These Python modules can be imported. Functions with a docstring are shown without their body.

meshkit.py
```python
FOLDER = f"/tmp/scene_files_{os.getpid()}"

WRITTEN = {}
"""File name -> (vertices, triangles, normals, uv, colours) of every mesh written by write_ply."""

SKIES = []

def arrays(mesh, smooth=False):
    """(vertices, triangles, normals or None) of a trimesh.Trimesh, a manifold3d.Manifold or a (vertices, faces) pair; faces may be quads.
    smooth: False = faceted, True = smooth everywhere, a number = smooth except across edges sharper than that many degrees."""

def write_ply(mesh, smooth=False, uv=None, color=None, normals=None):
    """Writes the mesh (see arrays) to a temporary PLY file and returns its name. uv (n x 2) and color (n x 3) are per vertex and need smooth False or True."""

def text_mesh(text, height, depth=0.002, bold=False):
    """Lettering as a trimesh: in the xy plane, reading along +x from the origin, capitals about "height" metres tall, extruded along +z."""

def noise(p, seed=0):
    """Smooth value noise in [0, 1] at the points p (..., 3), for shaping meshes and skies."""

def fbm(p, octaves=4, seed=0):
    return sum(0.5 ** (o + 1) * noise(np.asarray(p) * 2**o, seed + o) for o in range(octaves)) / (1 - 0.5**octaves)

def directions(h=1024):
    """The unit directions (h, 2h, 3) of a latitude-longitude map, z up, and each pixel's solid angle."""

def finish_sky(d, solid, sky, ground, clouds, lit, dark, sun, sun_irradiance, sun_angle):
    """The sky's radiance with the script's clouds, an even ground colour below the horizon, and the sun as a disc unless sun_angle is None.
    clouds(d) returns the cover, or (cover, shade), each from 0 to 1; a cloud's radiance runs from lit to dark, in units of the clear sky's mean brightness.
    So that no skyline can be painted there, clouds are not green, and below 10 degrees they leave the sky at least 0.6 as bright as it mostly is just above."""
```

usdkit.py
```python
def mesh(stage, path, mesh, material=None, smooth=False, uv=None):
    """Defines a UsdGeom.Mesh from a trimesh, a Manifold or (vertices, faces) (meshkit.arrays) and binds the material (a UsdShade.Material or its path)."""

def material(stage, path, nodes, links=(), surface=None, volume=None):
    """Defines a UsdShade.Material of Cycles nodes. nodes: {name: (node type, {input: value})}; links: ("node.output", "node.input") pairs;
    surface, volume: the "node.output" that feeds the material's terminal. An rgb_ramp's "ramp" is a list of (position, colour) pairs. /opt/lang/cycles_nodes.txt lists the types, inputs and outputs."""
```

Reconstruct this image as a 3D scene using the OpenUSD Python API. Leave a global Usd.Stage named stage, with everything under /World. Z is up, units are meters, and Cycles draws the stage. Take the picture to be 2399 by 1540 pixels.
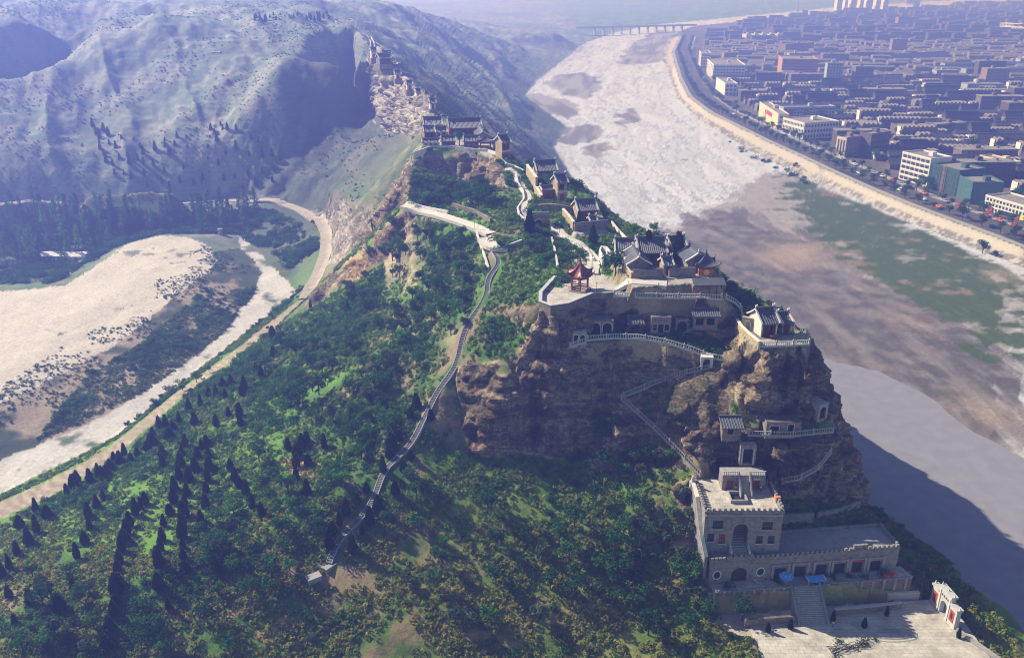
import math, random
import numpy as np, trimesh, shapely
from scipy.interpolate import LinearNDInterpolator
from scipy.ndimage import gaussian_filter, gaussian_filter1d, map_coordinates
from shapely.geometry import Polygon, LineString
from pxr import Usd, UsdGeom, UsdLux, UsdShade, Gf, Sdf, Vt
import usdkit, meshkit

stage = Usd.Stage.CreateInMemory()
UsdGeom.SetStageUpAxis(stage, 'Z'); UsdGeom.SetStageMetersPerUnit(stage, 1.0)
UsdGeom.Xform.Define(stage, '/World'); UsdGeom.Scope.Define(stage, '/World/Looks')
# ------------------------------------------------------------ camera, sky, sun, exposure
EYE = np.array([0.0, 0.0, 120.0]); PITCH = math.radians(22.25); FPX = 2077.0   # focal length in units of a 2398-wide picture
cam = UsdGeom.Camera.Define(stage, '/World/camera')
cam.CreateHorizontalApertureAttr(36.0); cam.CreateFocalLengthAttr(36.0 * FPX / 2398.0)
cam.CreateClippingRangeAttr((1.0, 60000.0))
cam.AddTranslateOp().Set(Gf.Vec3d(*EYE)); cam.AddRotateXOp().Set(90.0 - 22.25)
cam.CreateExposureAttr(0.74)
SUN_EL = math.radians(36.0); SX, SY = -0.875, 0.485
SUN = np.array([SX * math.cos(SUN_EL), SY * math.cos(SUN_EL), math.sin(SUN_EL)]); SUN /= np.linalg.norm(SUN)
sun = UsdLux.DistantLight.Define(stage, '/World/sun')
sun.CreateNormalizeAttr(True); sun.CreateIntensityAttr(1.25); sun.CreateAngleAttr(0.5); sun.CreateColorAttr(Gf.Vec3f(1.0, 0.95, 0.89))
_z = Gf.Rotation(Gf.Vec3d(0, 0, 1), Gf.Vec3d(*SUN)); _a = _z.GetAxis(); _q = Gf.Quatf(_z.GetQuat())
sun.AddOrientOp().Set(_q)
usdkit.material(stage, '/World/Looks/sky_look', {
    's': ('sky_texture', {'sky_type': 'single_scattering', 'sun_disc': False, 'sun_elevation': SUN_EL, 'sun_rotation': math.atan2(SX, SY), 'air_density': 1.3, 'ozone_density': 4.0}),
    'b': ('background_shader', {'strength': 0.05})}, [('s.color', 'b.color')], surface='b.background')
dome = UsdLux.DomeLight.Define(stage, '/World/sky')
UsdShade.MaterialBindingAPI.Apply(dome.GetPrim()).Bind(UsdShade.Material.Get(stage, '/World/Looks/sky_look'))
HAZE_DENSITY, HAZE_COLOR, HAZE_G = 0.00092, (0.235, 0.30, 1.0), 0.42

# ------------------------------------------------------------ from a direction of view and a height to a place
CT, ST = math.cos(PITCH), math.sin(PITCH)
def ray(px, py):
    u, v = (np.asarray(px, float) - 1199.0) / FPX, (770.0 - np.asarray(py, float)) / FPX
    return u, CT + v * ST, -ST + v * CT
def at(px, py, z):
    dx, dy, dz = ray(px, py); t = (120.0 - z) / -dz
    return np.array([dx * t, dy * t, z + 0 * t])
def A(px, py, z): return tuple(float(q) for q in at(px, py, z))
def scale_at(p): return (p[1] * CT + (120.0 - p[2]) * ST) / FPX      # metres per unit at a place

_rng = np.random.default_rng(77); _T2 = [_rng.random((256, 256)).astype(np.float32) for _ in range(6)]; _T3 = [_rng.random((48, 48, 48)).astype(np.float32) for _ in range(4)]
def noise(p, seed=0):
    """Smooth value noise in [0, 1]; flat when the third coordinate never changes."""
    p = np.asarray(p, float) + np.array([seed * 17.31, seed * 5.77, 0]); two = np.ptp(p[..., 2]) < 1e-9; p = p[..., :2] if two else p
    i = np.floor(p); t = p - i; c = i + t * t * (3 - 2 * t)
    return map_coordinates((_T2[seed % 6] if two else _T3[seed % 4]), np.moveaxis(c, -1, 0), order=1, mode='grid-wrap', output=np.float32).astype(float)
def fbm(p, octaves=4, seed=0):
    p = np.asarray(p, float); return sum(0.5 ** (o + 1) * noise(p * 2 ** o, seed + o) for o in range(octaves)) / (1 - 0.5 ** octaves)

def dense(line, step):
    line = np.array(line, float); out = [line[:1]]
    for a, b in zip(line[:-1], line[1:]):
        n = max(1, int(np.linalg.norm((b - a)[:2]) / step))
        out.append(a + (b - a) * (np.arange(1, n + 1) / n)[:, None])
    return np.vstack(out)
# ------------------------------------------------------------ the land: known heights along lines
L = []                                   # (points, spacing)
def line(pts, step=4.0): L.append((np.array([A(*p) for p in pts]), step))
def wline(pts, step=6.0): L.append((np.array(pts, float), step))
BANK = [(97,80,0),(103,143.6,0),(100.7,149,0),(95.6,163,0),(85,180,0),(86,210,0),(88,250,0),(84,300,0),(78,328,0),(63,377,0),(49,436,0),(37,532,0),(30,632,0),(45,717,0),(30,800,0),(13,905,0),(30,1040,0),(54,1165,0),(127,1570,0),(200,1806,0),(298,2032,0),(530,2328,0),(1084,3027,0),(2180,4040,0)]
wline(BANK, 5)
# the river bed and the town plain
wline([(x + 22, y, 0.0) for x, y, z in BANK], 10)
LEV_LO = [(1566,92),(1553,118),(1553,146),(1590,237),(1637,280),(1696,317),(1761,357),(1820,386),(1878,412),(1980,455),(2089,503),(2198,550),(2300,590),(2398,628)]
LEV_UP = [(1592,84),(1574,120),(1590,182),(1612,226),(1659,262),(1717,291),(1797,331),(1870,364),(1954,404),(2053,448),(2162,492),(2271,532),(2344,559),(2398,580)]
line([(a, b, 0.6) for a, b in LEV_LO], 8); line([(a, b, 5.2) for a, b in LEV_UP], 8)
line([(a + 6, b - 3, 5.2) for a, b in LEV_UP], 8)
line([(a + 14, b - 7, 4.2) for a, b in LEV_UP], 8)
wline([(560,300,4),(500,500,4),(700,800,4),(900,1500,4),(700,2000,4),(2500,3000,4),(5200,5200,4)], 60)
wline([(lev[0] + 25, lev[1] - 60, 0.4) for lev in [A(2398,628,0)]] + [(420,100,0.4),(300,60,0.4)], 20)
wline([(260,60,0),(170,60,0),(97,60,0)], 20)
# castle, plaza, foreground
line([(2398,1500,2),(2340,1450,3),(2270,1400,4.4),(2180,1370,4.4),(2110,1345,5)], 3)
line([(1790,1540,4.5),(1850,1475,4.5),(2240,1475,4.5),(2300,1540,4.5)], 3)
line([(0,1540,10),(300,1540,8),(600,1540,6),(900,1540,4),(1200,1540,3),(1500,1540,3),(1740,1540,4.5)], 4)
wline([(-160,100,6),(-92,95,6),(0,95,0),(60,95,1),(97,95,1)], 8)
wline([(-260,60,2),(0,60,-2),(97,60,0)], 15)
line([(1770,1500,5),(1700,1440,6),(1640,1400,7.5),(1625,1300,12),(1610,1200,18),(1600,1130,23)], 3)
# long stairway on the slope
STAIR = [(770,1320,12),(800,1265,14.2),(845,1210,16.8),(880,1150,19.6),(905,1105,21.6),(945,1060,24),(985,990,28),(1010,960,30),(1035,905,33.2),(1060,860,36),(1100,760,43),(1130,700,47),(1165,620,51),(1150,575,53.5)]
line(STAIR, 3)
line([(450,1050,13),(300,1200,12),(300,1350,13)]); line([(600,1250,15),(600,1400,11)]); line([(700,900,22),(620,1030,18)])
line([(900,800,30),(900,700,33),(900,620,37)]); line([(1000,800,36),(1000,700,40),(1000,600,45)])
line([(1000,1300,12.5),(1200,1300,12),(1400,1300,11.5),(1560,1300,11.5)]); line([(1000,1420,8.5),(1400,1420,7),(1600,1440,6)])
line([(1000,1170,18),(1100,1180,17.5),(1300,1170,17),(1450,1150,18),(1580,1140,21)])
# cliff A below the pavilion terrace
line([(1105,1062,22),(1155,1072,22),(1210,1078,22),(1300,1072,22),(1335,1058,22.5)], 1.5)
line([(1105,1052,22.6),(1150,1050,23.4),(1240,1052,23.4),(1300,1050,23.6)], 1.5)
line([(1135,1000,28),(1165,930,34),(1185,860,39.5),(1215,800,43.5),(1240,770,45.5)], 1.5)
line([(1200,880,37),(1250,830,42),(1300,800,44.2),(1345,803,44.4),(1400,802,44.3),(1442,803,44.3)], 1.5)
line([(1180,1010,27),(1250,1010,27.2),(1320,1000,27.6),(1370,1000,27.5)], 1.5)
line([(1245,775,45.6),(1265,757,46.2),(1300,760,46)], 1.5)
line([(1350,1055,22.5),(1400,1000,27),(1430,950,31.5),(1450,925,34)], 1.5)
line([(1040,900,34),(1080,960,29),(1090,1040,24)], 2)
# bay with the zigzag stairs
LEDGE = [(1375,797,45),(1440,792,45),(1500,794,44.8),(1560,805,44),(1620,822,42.6),(1660,838,41.6),(1740,853,41)]
line(LEDGE, 1.5); line([(1345,772,45),(1450,767,45),(1560,770,44.6),(1640,780,44),(1700,800,43)], 2)
ZIG1 = [(1660,864,39.6),(1600,878,38),(1530,902,36),(1460,930,34)]; ZIG2 = [(1455,936,33.6),(1500,975,31.2),(1550,1022,28.4),(1590,1062,26),(1640,1115,23.5)]
line(ZIG1, 1.5); line(ZIG2, 1.5)
line([(1480,850,39.4),(1560,845,40),(1640,848,40.6)], 2)
line([(1560,960,34),(1620,930,36),(1680,900,38)], 2); line([(1600,1010,30),(1660,1000,32),(1690,980,34)], 2)
line([(1400,1085,21.5),(1500,1075,22.5),(1580,1095,23.4)], 2)
# tower B
line([(1733,800,46.8),(1778,812,46.8),(1897,806,46.8),(1895,760,46.8),(1735,752,46.8)], 1.5)
line([(1737,860,41),(1722,905,37.5),(1700,960,34),(1690,1020,30),(1690,1075,25)], 1.5)
line([(1770,985,32.6),(1850,985,32.6),(1930,985,32.2),(1955,985,31)], 1.5); line([(1760,1016,31),(1850,1018,31),(1955,1010,30.6)], 1.5)
line([(1690,1095,23.8),(1770,1100,23.6),(1830,1105,21)], 1.5)
line([(1905,870,41),(1912,920,36),(1950,970,31),(2000,1050,22),(2014,1120,14),(2018,1180,7)], 1.5)
line([(1840,1150,18),(1900,1160,17),(1960,1160,17),(2005,1165,15)], 2); line([(1830,1232,13.6),(1920,1232,13.6),(2010,1215,13.4)], 2)
line([(1830,1262,13),(1950,1250,13),(2085,1238,12)], 2)
line([(2100,1260,9),(2110,1330,8.2)], 2)
# ridge top
TERR = [(1264,712,52),(1290,722,52),(1330,716,52),(1385,692,52),(1500,697,52),(1640,698,51.6),(1700,702,51)]
line(TERR, 1.5); line([(1285,688,52),(1320,660,52),(1400,655,52.2),(1600,660,52),(1700,680,51)], 2)
PATHA = [(1385,640,52.4),(1392,610,53),(1370,585,53.4),(1320,555,54.4),(1288,527,55)]
line(PATHA, 2)
line([(1420,600,53),(1560,560,53.5),(1640,590,52.5),(1690,650,51.6)], 3)
line([(1330,575,54),(1400,560,54.6),(1440,530,54.6),(1440,505,54.6)], 2)
line([(1340,515,56),(1410,512,56)], 2)
line([(1240,470,58),(1290,475,58),(1340,470,57.5)], 2); line([(1240,425,59.5),(1335,420,59)], 2)
PATHB = [(1240,520,55),(1222,492,56),(1238,462,57.2),(1215,430,58.6),(1212,412,59.6),(1190,392,61)]
line(PATHB, 2)
line([(1165,380,61.6),(1205,380,61)], 2)
HT = [(985,352,62),(1050,345,62.2),(1110,352,62),(1160,372,61.8)]
line(HT, 2); line([(985,330,62.6),(1130,330,62.6)], 2)
line([(958,395,60.5),(972,368,61.8)], 2)
line([(955,466,50.2),(1000,445,50.0),(1080,441,50.4),(1140,444,52),(1175,455,55)], 1.5)
PATHC = [(945,484,52),(990,493,52.2),(1050,510,53),(1110,530,53.6),(1150,548,54)]
line(PATHC, 2); line([(1150,548,54),(1160,575,54),(1200,580,54)], 2)
line([(1180,400,60.6),(1190,470,57),(1200,540,55)], 2)
line([(1060,560,50),(1000,540,49),(945,520,48)], 2)
# white cliffs up the ridge
CREST = [(1140,335,62.5),(1020,265,64),(1005,240,66),(985,222,67),(960,200,68.5),(935,170,70.5),(915,148,71.5),(885,130,73),(875,108,75.6),(850,88,78),(810,72,81),(790,55,83),(770,44,84)]
line(CREST, 4)
line([(985,345,51.5),(950,325,47.5),(900,300,41.5),(868,260,41.5),(866,210,52.5),(862,150,66.5)], 3)
line([(995,285,63),(980,250,64.5),(950,215,65.5),(915,180,66.5),(890,160,68.5),(872,135,71.5)], 3)
line([(900,400,40),(850,330,37),(822,260,39),(828,180,53)], 5)
# white rock above the bend of the road, hill foot along the roads
line([(760,455,24),(830,480,30),(870,510,32),(850,560,29),(800,620,22)], 3)
ROAD_C = [(-120,520,7.5),(0,503,8),(200,492,8),(380,482,8),(510,467,9),(640,474,10),(700,489,10.7),(745,520,11),(766,555,11),(764,600,10.6),(745,650,9.8),(715,700,8.8)]
line([(a + 8, b - 5, c) for a, b, c in ROAD_C], 4); line([(a - 8, b + 6, c - 0.2) for a, b, c in ROAD_C], 4)
STRIP_R = [(735,698,9),(600,803,8),(430,925,7),(254,1083,6),(134,1152,5.4),(0,1215,5),(-200,1310,4)]
STRIP_L = [(690,705,8.5),(563,806,7.2),(405,920,6.1),(235,1055,5.1),(120,1112,4.8),(0,1168,4.5),(-200,1260,3.6)]
STRIP_L = [tuple(a_ + (b_ - a_) * .2 for a_, b_ in zip(p_, q_)) for p_, q_ in zip(STRIP_L, STRIP_R)] if len(STRIP_L) == len(STRIP_R) else STRIP_L
line(STRIP_R, 4); line(STRIP_L, 4)
STREAM_R = [(700,690,2),(683,697,2),(553,797,1.8),(424,899,1.5),(268,1026,1.4),(128,1094,1.2),(0,1158,1),(-200,1250,0.6)]
line(STREAM_R, 4); line([(560,547,3),(640,572,3),(678,612,3),(692,650,2.6),(700,690,2)], 4)
STREAM_L = [(560,580,3),(600,612,3),(613,640,2.5),(590,692,2),(520,782,2),(430,852,2),(330,922,2),(200,1000,1.5),(0,1078,1.4),(-200,1160,1.2)]
line(STREAM_L, 4)
PLAT = [(-200,1040,6.4),(0,946,6.8),(130,882,6.8),(290,792,7.3),(400,700,7.8),(480,640,7.8),(505,615,7.8),(500,590,7.8),(480,572,7.8),(440,555,7.8),(380,551,7.8),(300,570,7.8),(250,605,7.8),(150,668,6.8),(0,682,5.8),(-200,700,5.3)]
line(PLAT, 4); line([(100,800,8.0),(250,700,8.4),(400,600,8.4)], 10)
line([(-200,560,3),(0,562,3),(200,555,3),(400,545,3),(500,545,3)], 6); line([(-200,650,3),(0,645,3),(120,640,3),(200,590,3.5),(300,560,3.5)], 6)
# left hill: foot, spurs, gullies, brow
line([(560,440,13),(640,452,14),(690,456,15)], 5)
line([(-200,470,16),(0,460,17),(200,450,18),(400,440,18)], 6)
line([(715,85,80),(640,190,63),(560,280,46),(480,350,31),(430,400,22)], 6)          # spur 1
line([(700,75,80),(650,100,75),(610,180,61),(560,235,51),(520,300,38)], 6)          # gully beside it
line([(850,120,74),(800,190,61),(760,260,47),(720,340,33),(695,420,19)], 6)         # gully 2
line([(715,85,80),(760,75,81.5),(820,75,81),(862,100,77)], 5)
line([(235,52,84),(190,110,73),(120,165,63),(0,208,55),(-200,280,46)], 8)             # spur 3
line([(330,60,80),(280,90,72),(210,140,60),(60,220,47)], 8)
line([(350,75,82),(400,130,70),(360,180,60),(300,230,49),(220,300,38),(100,380,27)], 8)
line([(440,100,76),(430,180,60),(400,240,48),(300,340,32)], 8)
line([(480,60,84),(520,130,70),(500,210,56),(440,300,40),(350,380,26)], 8)
line([(-200,90,82),(0,62,85),(210,46,87),(340,52,86),(520,40,87),(640,38,87),(700,40,86.5),(770,42,85)], 8)
line([(0,24,90),(300,18,90),(600,14,90),(800,10,88),(905,14,84)], 12)
line([(905,14,84),(928,43,76),(969,71,68),(1020,105,58),(1060,140,48)], 8)
wline([(-900,1000,92),(-500,1100,92),(-250,1150,88)], 25); wline([(-1400,1500,92),(-700,1600,90),(-350,1500,82)], 40)
line([(969,25,72),(1061,56,48),(1120,87,26)], 12); line([(1130,75,16),(1240,73,24),(1310,85,20),(1380,99,7)], 12)
wline([(-150,1500,40),(0,1750,12),(100,1900,3),(60,2300,3),(600,2800,2)], 40)
wline([(-1500,2300,85),(-700,2300,60),(-250,2300,14)], 60); wline([(-3000,3200,90),(-1500,3300,60),(-600,3300,10),(0,3500,6)], 90)
wline([(-5200,5200,90),(-2500,5200,60),(0,5200,25),(3000,5200,15),(5200,5200,8)], 200)
wline([(-420,300,10),(-600,420,12),(-1500,900,60),(-5200,2500,90)], 40); wline([(-5200,60,60),(-1500,60,30),(-400,60,4)], 90)
wline([(560,60,4),(2000,60,4),(5200,60,4),(5200,2500,4)], 120)
TP = np.vstack([dense(p, s) for p, s in L])
_k = np.unique(np.round(TP[:, :2] * 2).astype(int), axis=0, return_index=True)[1]; TP = TP[np.sort(_k)]
tin = LinearNDInterpolator(TP[:, :2], TP[:, 2], fill_value=0.0)

def poly2(pts, z=None): return Polygon([A(p[0], p[1], p[2] if len(p) > 2 else z)[:2] for p in pts])
PADS = []                               # level ground that people made: (polygon, height)
def pad(poly, z): PADS.append((poly, z))
pad(poly2([(1285,690),(1264,712),(1290,722),(1330,716),(1385,692),(1500,697),(1640,698),(1700,700),(1690,665),(1620,640),(1480,660),(1415,650),(1395,625),(1380,645),(1330,660)], 52), 51.9)
pad(Polygon([(37.6,147),(51.8,147),(51.8,158),(40,158),(37.6,155)]), 22.4)
pad(Polygon([(38.5,139.3),(78,143.9),(77,154),(52.7,151),(51,146.2),(38.5,146.2)]), 8.2)
pad(Polygon([(44,130),(84,130),(83,142.9),(79,142.6),(37.6,137.9),(38,134)]), 4.2)
pad(Polygon([(45,120),(86,120),(86,141),(74,141),(45,134)]), 4.4)
pad(poly2([(1735,752),(1733,800),(1778,812),(1897,806),(1895,755)], 46.8), 46.7)
pad(poly2([(985,330),(985,350),(1050,343),(1110,350),(1160,370),(1160,330)], 62), 62)

# halls of the temples: eave corners seen in the photograph, ground height, wall height, depth
HALLS = {
 'rear_left': ((1439,588),(1493,588.5),54.5,3.0,5.5), 'rear_middle': ((1495,591),(1567,589.5),54.5,3.4,6.5), 'rear_right': ((1574,584),(1616,581),54.5,3.2,5.5),
 'gate_house': ((1553,620.5),(1582,619),54.5,2.6,3.0), 'lone': ((1353,492.5),(1404,489.5),55.5,3.2,5.5), 'lone_gate': ((1381,516),(1402,514.5),55.3,2.2,1.6),
 'upper_main': ((1256,399.5),(1309,397),58.2,3.2,6.0), 'upper_gate': ((1305,427.5),(1334,425),57.4,5.8,4.0), 'red_gate': ((1268,444),(1301,442),57.2,3.6,2.5),
 'watch': ((1175,333.5),(1200,331),61.0,6.2,4.6), 'great': ((1050,299.5),(1131,297),62.2,3.6,7.0), 'west_rear': ((991,291.7),(1038,290.3),62.6,3.4,5.5),
 'west_mid': ((991,307.5),(1022,306.5),62.2,2.6,3.6), 'west_wing': ((1020,309),(1050,307.5),62.2,2.6,3.6), 'front_left': ((1031,329.5),(1069,329),62.0,2.4,3.4), 'front_right': ((1083,329.5),(1123,329.5),62.0,2.4,3.4),
 'low_west': ((986,333),(1030,333),62.0,2.0,2.6),
 'summit_low': ((900,150.8),(923,149),71.2,3.0,5.0), 'summit_high': ((888,136.5),(918,135),74.4,3.0,5.0), 'summit_gate': ((868,119),(884,118.5),75.0,4.0,3.4),
 'crag_a': ((924,173),(941,172.5),69.8,2.4,3.0), 'crag_b': ((973,216),(988,215.5),66.8,2.2,2.8), 'summit_wall': ((896,126),(919,125),75.4,2.2,3.0), 'kiosk_a': ((951,197.5),(968,197),68.4,2.6,3.4), 'kiosk_b': ((1005,240.5),(1023,240),65.6,2.8,3.4), 'bluff': ((1784,758),(1831,753.8),46.7,3.4,5.6), 'bluff_annex': ((1833,755),(1863,752.5),46.7,3.0,4.6)}
HALL = {}
for key, (l, r, zg, wh, dp) in HALLS.items():
    a, b = np.array(A(*l, zg + wh)), np.array(A(*r, zg + wh)); u = (b - a)[:2]; wd = np.linalg.norm(u); rz = math.atan2(u[1], u[0])
    e = np.array([math.cos(rz), math.sin(rz)]); f = np.array([-e[1], e[0]]); o = a[:2] + e * 0.45 + f * 0.75; wd -= 0.9
    HALL[key] = (o[0], o[1], zg, rz, wd, dp, wh)
    pad(Polygon([o - e * .6 - f * .9, o + e * (wd + .6) - f * .9, o + e * (wd + .6) + f * (dp + .6), o - e * .6 + f * (dp + .6)]), zg - 0.15)
pad(poly2([(1478,672),(1612,664),(1690,668),(1690,640),(1625,590),(1440,600),(1440,625)], 54.5), 54.3)
pad(poly2([(1344,548),(1424,540),(1412,505),(1345,508)], 55.3), 55.2)

class Field:
    def __init__(self, x0, x1, y0, y1, step, sigma, pads):
        self.o, self.s = (x0, y0), step
        xs, ys = np.arange(x0, x1 + step, step), np.arange(y0, y1 + step, step)
        X, Y = np.meshgrid(xs, ys); z = gaussian_filter(tin(X, Y), sigma)
        if not pads:
            soft_ = gaussian_filter(z, 5.0 / step); k_ = np.clip((z - 15) / 8, 0, 1) * np.clip((-95 - X) / 40, 0, 1); z = z + (soft_ - z) * k_
        if pads:
            for poly, h in PADS:
                b = poly.bounds; m = (X > b[0]) & (X < b[2]) & (Y > b[1]) & (Y < b[3])
                inside = np.zeros(X.shape, bool); inside[m] = shapely.contains_xy(poly, X[m], Y[m]); z[inside] = h
            z = gaussian_filter(z, 0.35)
        self.z, self.b = z, (x0, x1, y0, y1)
    def __call__(self, x, y):
        return map_coordinates(self.z, [(y - self.o[1]) / self.s, (x - self.o[0]) / self.s], order=1, mode='nearest')
F1 = Field(-130, 130, 90, 330, 0.6, 0.8, True); F2 = Field(-500, 560, 60, 1150, 2.0, 0.7, False); F3 = Field(-5000, 5000, 60, 5000, 14.0, 0.7, False)
def wgt(x, y, b, m):
    d = np.minimum(np.minimum(x - b[0], b[1] - x), np.minimum(y - b[2], b[3] - y)); return np.clip(d / m, 0, 1)
bank_line = LineString([(x, y) for x, y, z in BANK])
_bx = np.array([b[0] for b in BANK]); _by = np.array([b[1] for b in BANK])
def right_of_bank(x, y): return x - np.interp(y, _by, _bx)
def base(x, y):
    x, y = np.asarray(x, float), np.asarray(y, float)
    z = F3(x, y); w = wgt(x, y, F2.b, 40.0); z = z + (F2(x, y) - z) * w
    w = wgt(x, y, F1.b, 12.0); return z + (F1(x, y) - z) * w
PATH_LINES = [[A(*p) for p in q] for q in (STAIR, PATHA, PATHB, PATHC, ROAD_C, LEDGE, ZIG1, ZIG2, STRIP_L, STRIP_R)]
paths_geo = shapely.union_all([LineString([p[:2] for p in q]) for q in PATH_LINES])
pads_geo = shapely.union_all([p.buffer(0.8) for p, h in PADS])
_calm_x, _calm_y = np.arange(-300, 131, 1.5), np.arange(60, 480, 1.5)
_X, _Y = np.meshgrid(_calm_x, _calm_y)
_pp = shapely.points(_X.ravel(), _Y.ravel())
shapely.prepare(paths_geo); shapely.prepare(pads_geo)
_calm = np.minimum(np.clip(shapely.distance(_pp, paths_geo) / 5.0 - 0.35, 0, 1), np.clip(shapely.distance(_pp, pads_geo) / 3.0, 0, 1)).reshape(_X.shape)
def calm(x, y):
    c = map_coordinates(_calm, [(y + 0.0 - 60) / 1.5, (x + 300) / 1.5], order=1, mode='nearest')
    return c
def rough(x, y):
    """Humps and runnels of the ground, quiet on paths and level places and on the river plain."""
    hill = np.clip(-right_of_bank(x, y) / 12.0, 0, 1) * np.clip((y - 60) / 30, 0, 1)
    far = np.clip((y - 330) / 120, 0, 1)
    p = np.stack([x, y, 0 * x], -1)
    n1 = fbm(p / 9.0, 3, 11) - 0.5
    n2 = fbm(p / 46.0, 4, 5) - 0.5
    q = np.stack([x * 0.8 + y * 0.35, y * 0.22 - x * 0.1, 0 * x], -1)
    rid = 1 - np.abs(fbm(q / 26.0, 4, 8) * 2 - 1) * 2.2
    flat = np.clip((base(x, y) - 13.0) / 6.0, 0.06, 1)
    return hill * calm(x, y) * (n1 * 2.2 * (0.35 + 0.65 * flat) + far * flat * (n2 * 8 + rid * 4.2))
def height(x, y):
    x, y = np.asarray(x, float), np.asarray(y, float)
    return base(x, y) + rough(x, y)
def pick(px, py):
    """Where the line of sight meets the land."""
    dx, dy, dz = ray(px, py); dx, dy, dz = np.atleast_1d(dx), np.atleast_1d(dy), np.atleast_1d(dz)
    t = np.full(dx.shape, 95.0); done = np.zeros(dx.shape, bool); lo = t.copy()
    for _ in range(900):
        x, y, z = dx * t, dy * t, 120 + dz * t
        under = z < base(x, y); done |= under
        if done.all() or t.min() > 6000: break
        lo = np.where(done, lo, t); t = np.where(done, t, t * 1.006)
    hi = t
    for _ in range(14):
        mid = (lo + hi) / 2; u = 120 + dz * mid < height(dx * mid, dy * mid); hi = np.where(u, mid, hi); lo = np.where(u, lo, mid)
    return np.stack([dx * hi, dy * hi, 120 + dz * hi], -1)
def P1(px, py): return tuple(float(v) for v in pick([px], [py])[0])
# ------------------------------------------------------------ looks
LK = '/World/Looks/'
def mat(name, nodes, links, surface='p.BSDF'):
    return usdkit.material(stage, LK + name, nodes, links, surface=surface)
def plain(name, color, rough=0.8, var=0.25, scale=1.5, bump=0.0, metallic=0.0, spec=0.3, dark=None):
    """A surface of one colour, mottled by noise in its own space."""
    d = dark if dark is not None else tuple(c * (1 - var) for c in color)
    b = tuple(min(1, c * (1 + var * 0.6)) for c in color)
    nodes = {'g': ('geometry', {}), 'n': ('noise_texture', {'scale': scale, 'detail': 4.0, 'roughness': 0.6}),
             'r': ('rgb_ramp', {'ramp': [(0.3, d), (0.5, color), (0.72, b)]}),
             'p': ('principled_bsdf', {'roughness': rough, 'metallic': metallic, 'specular_ior_level': spec})}
    links = [('g.position', 'n.vector'), ('n.fac', 'r.fac'), ('r.color', 'p.base_color')]
    if bump:
        nodes['b'] = ('bump', {'strength': 0.6, 'distance': bump}); nodes['n2'] = ('noise_texture', {'scale': scale * 4, 'detail': 3.0})
        links += [('g.position', 'n2.vector'), ('n2.fac', 'b.height'), ('b.normal', 'p.normal')]
    return mat(name, nodes, links)
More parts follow.
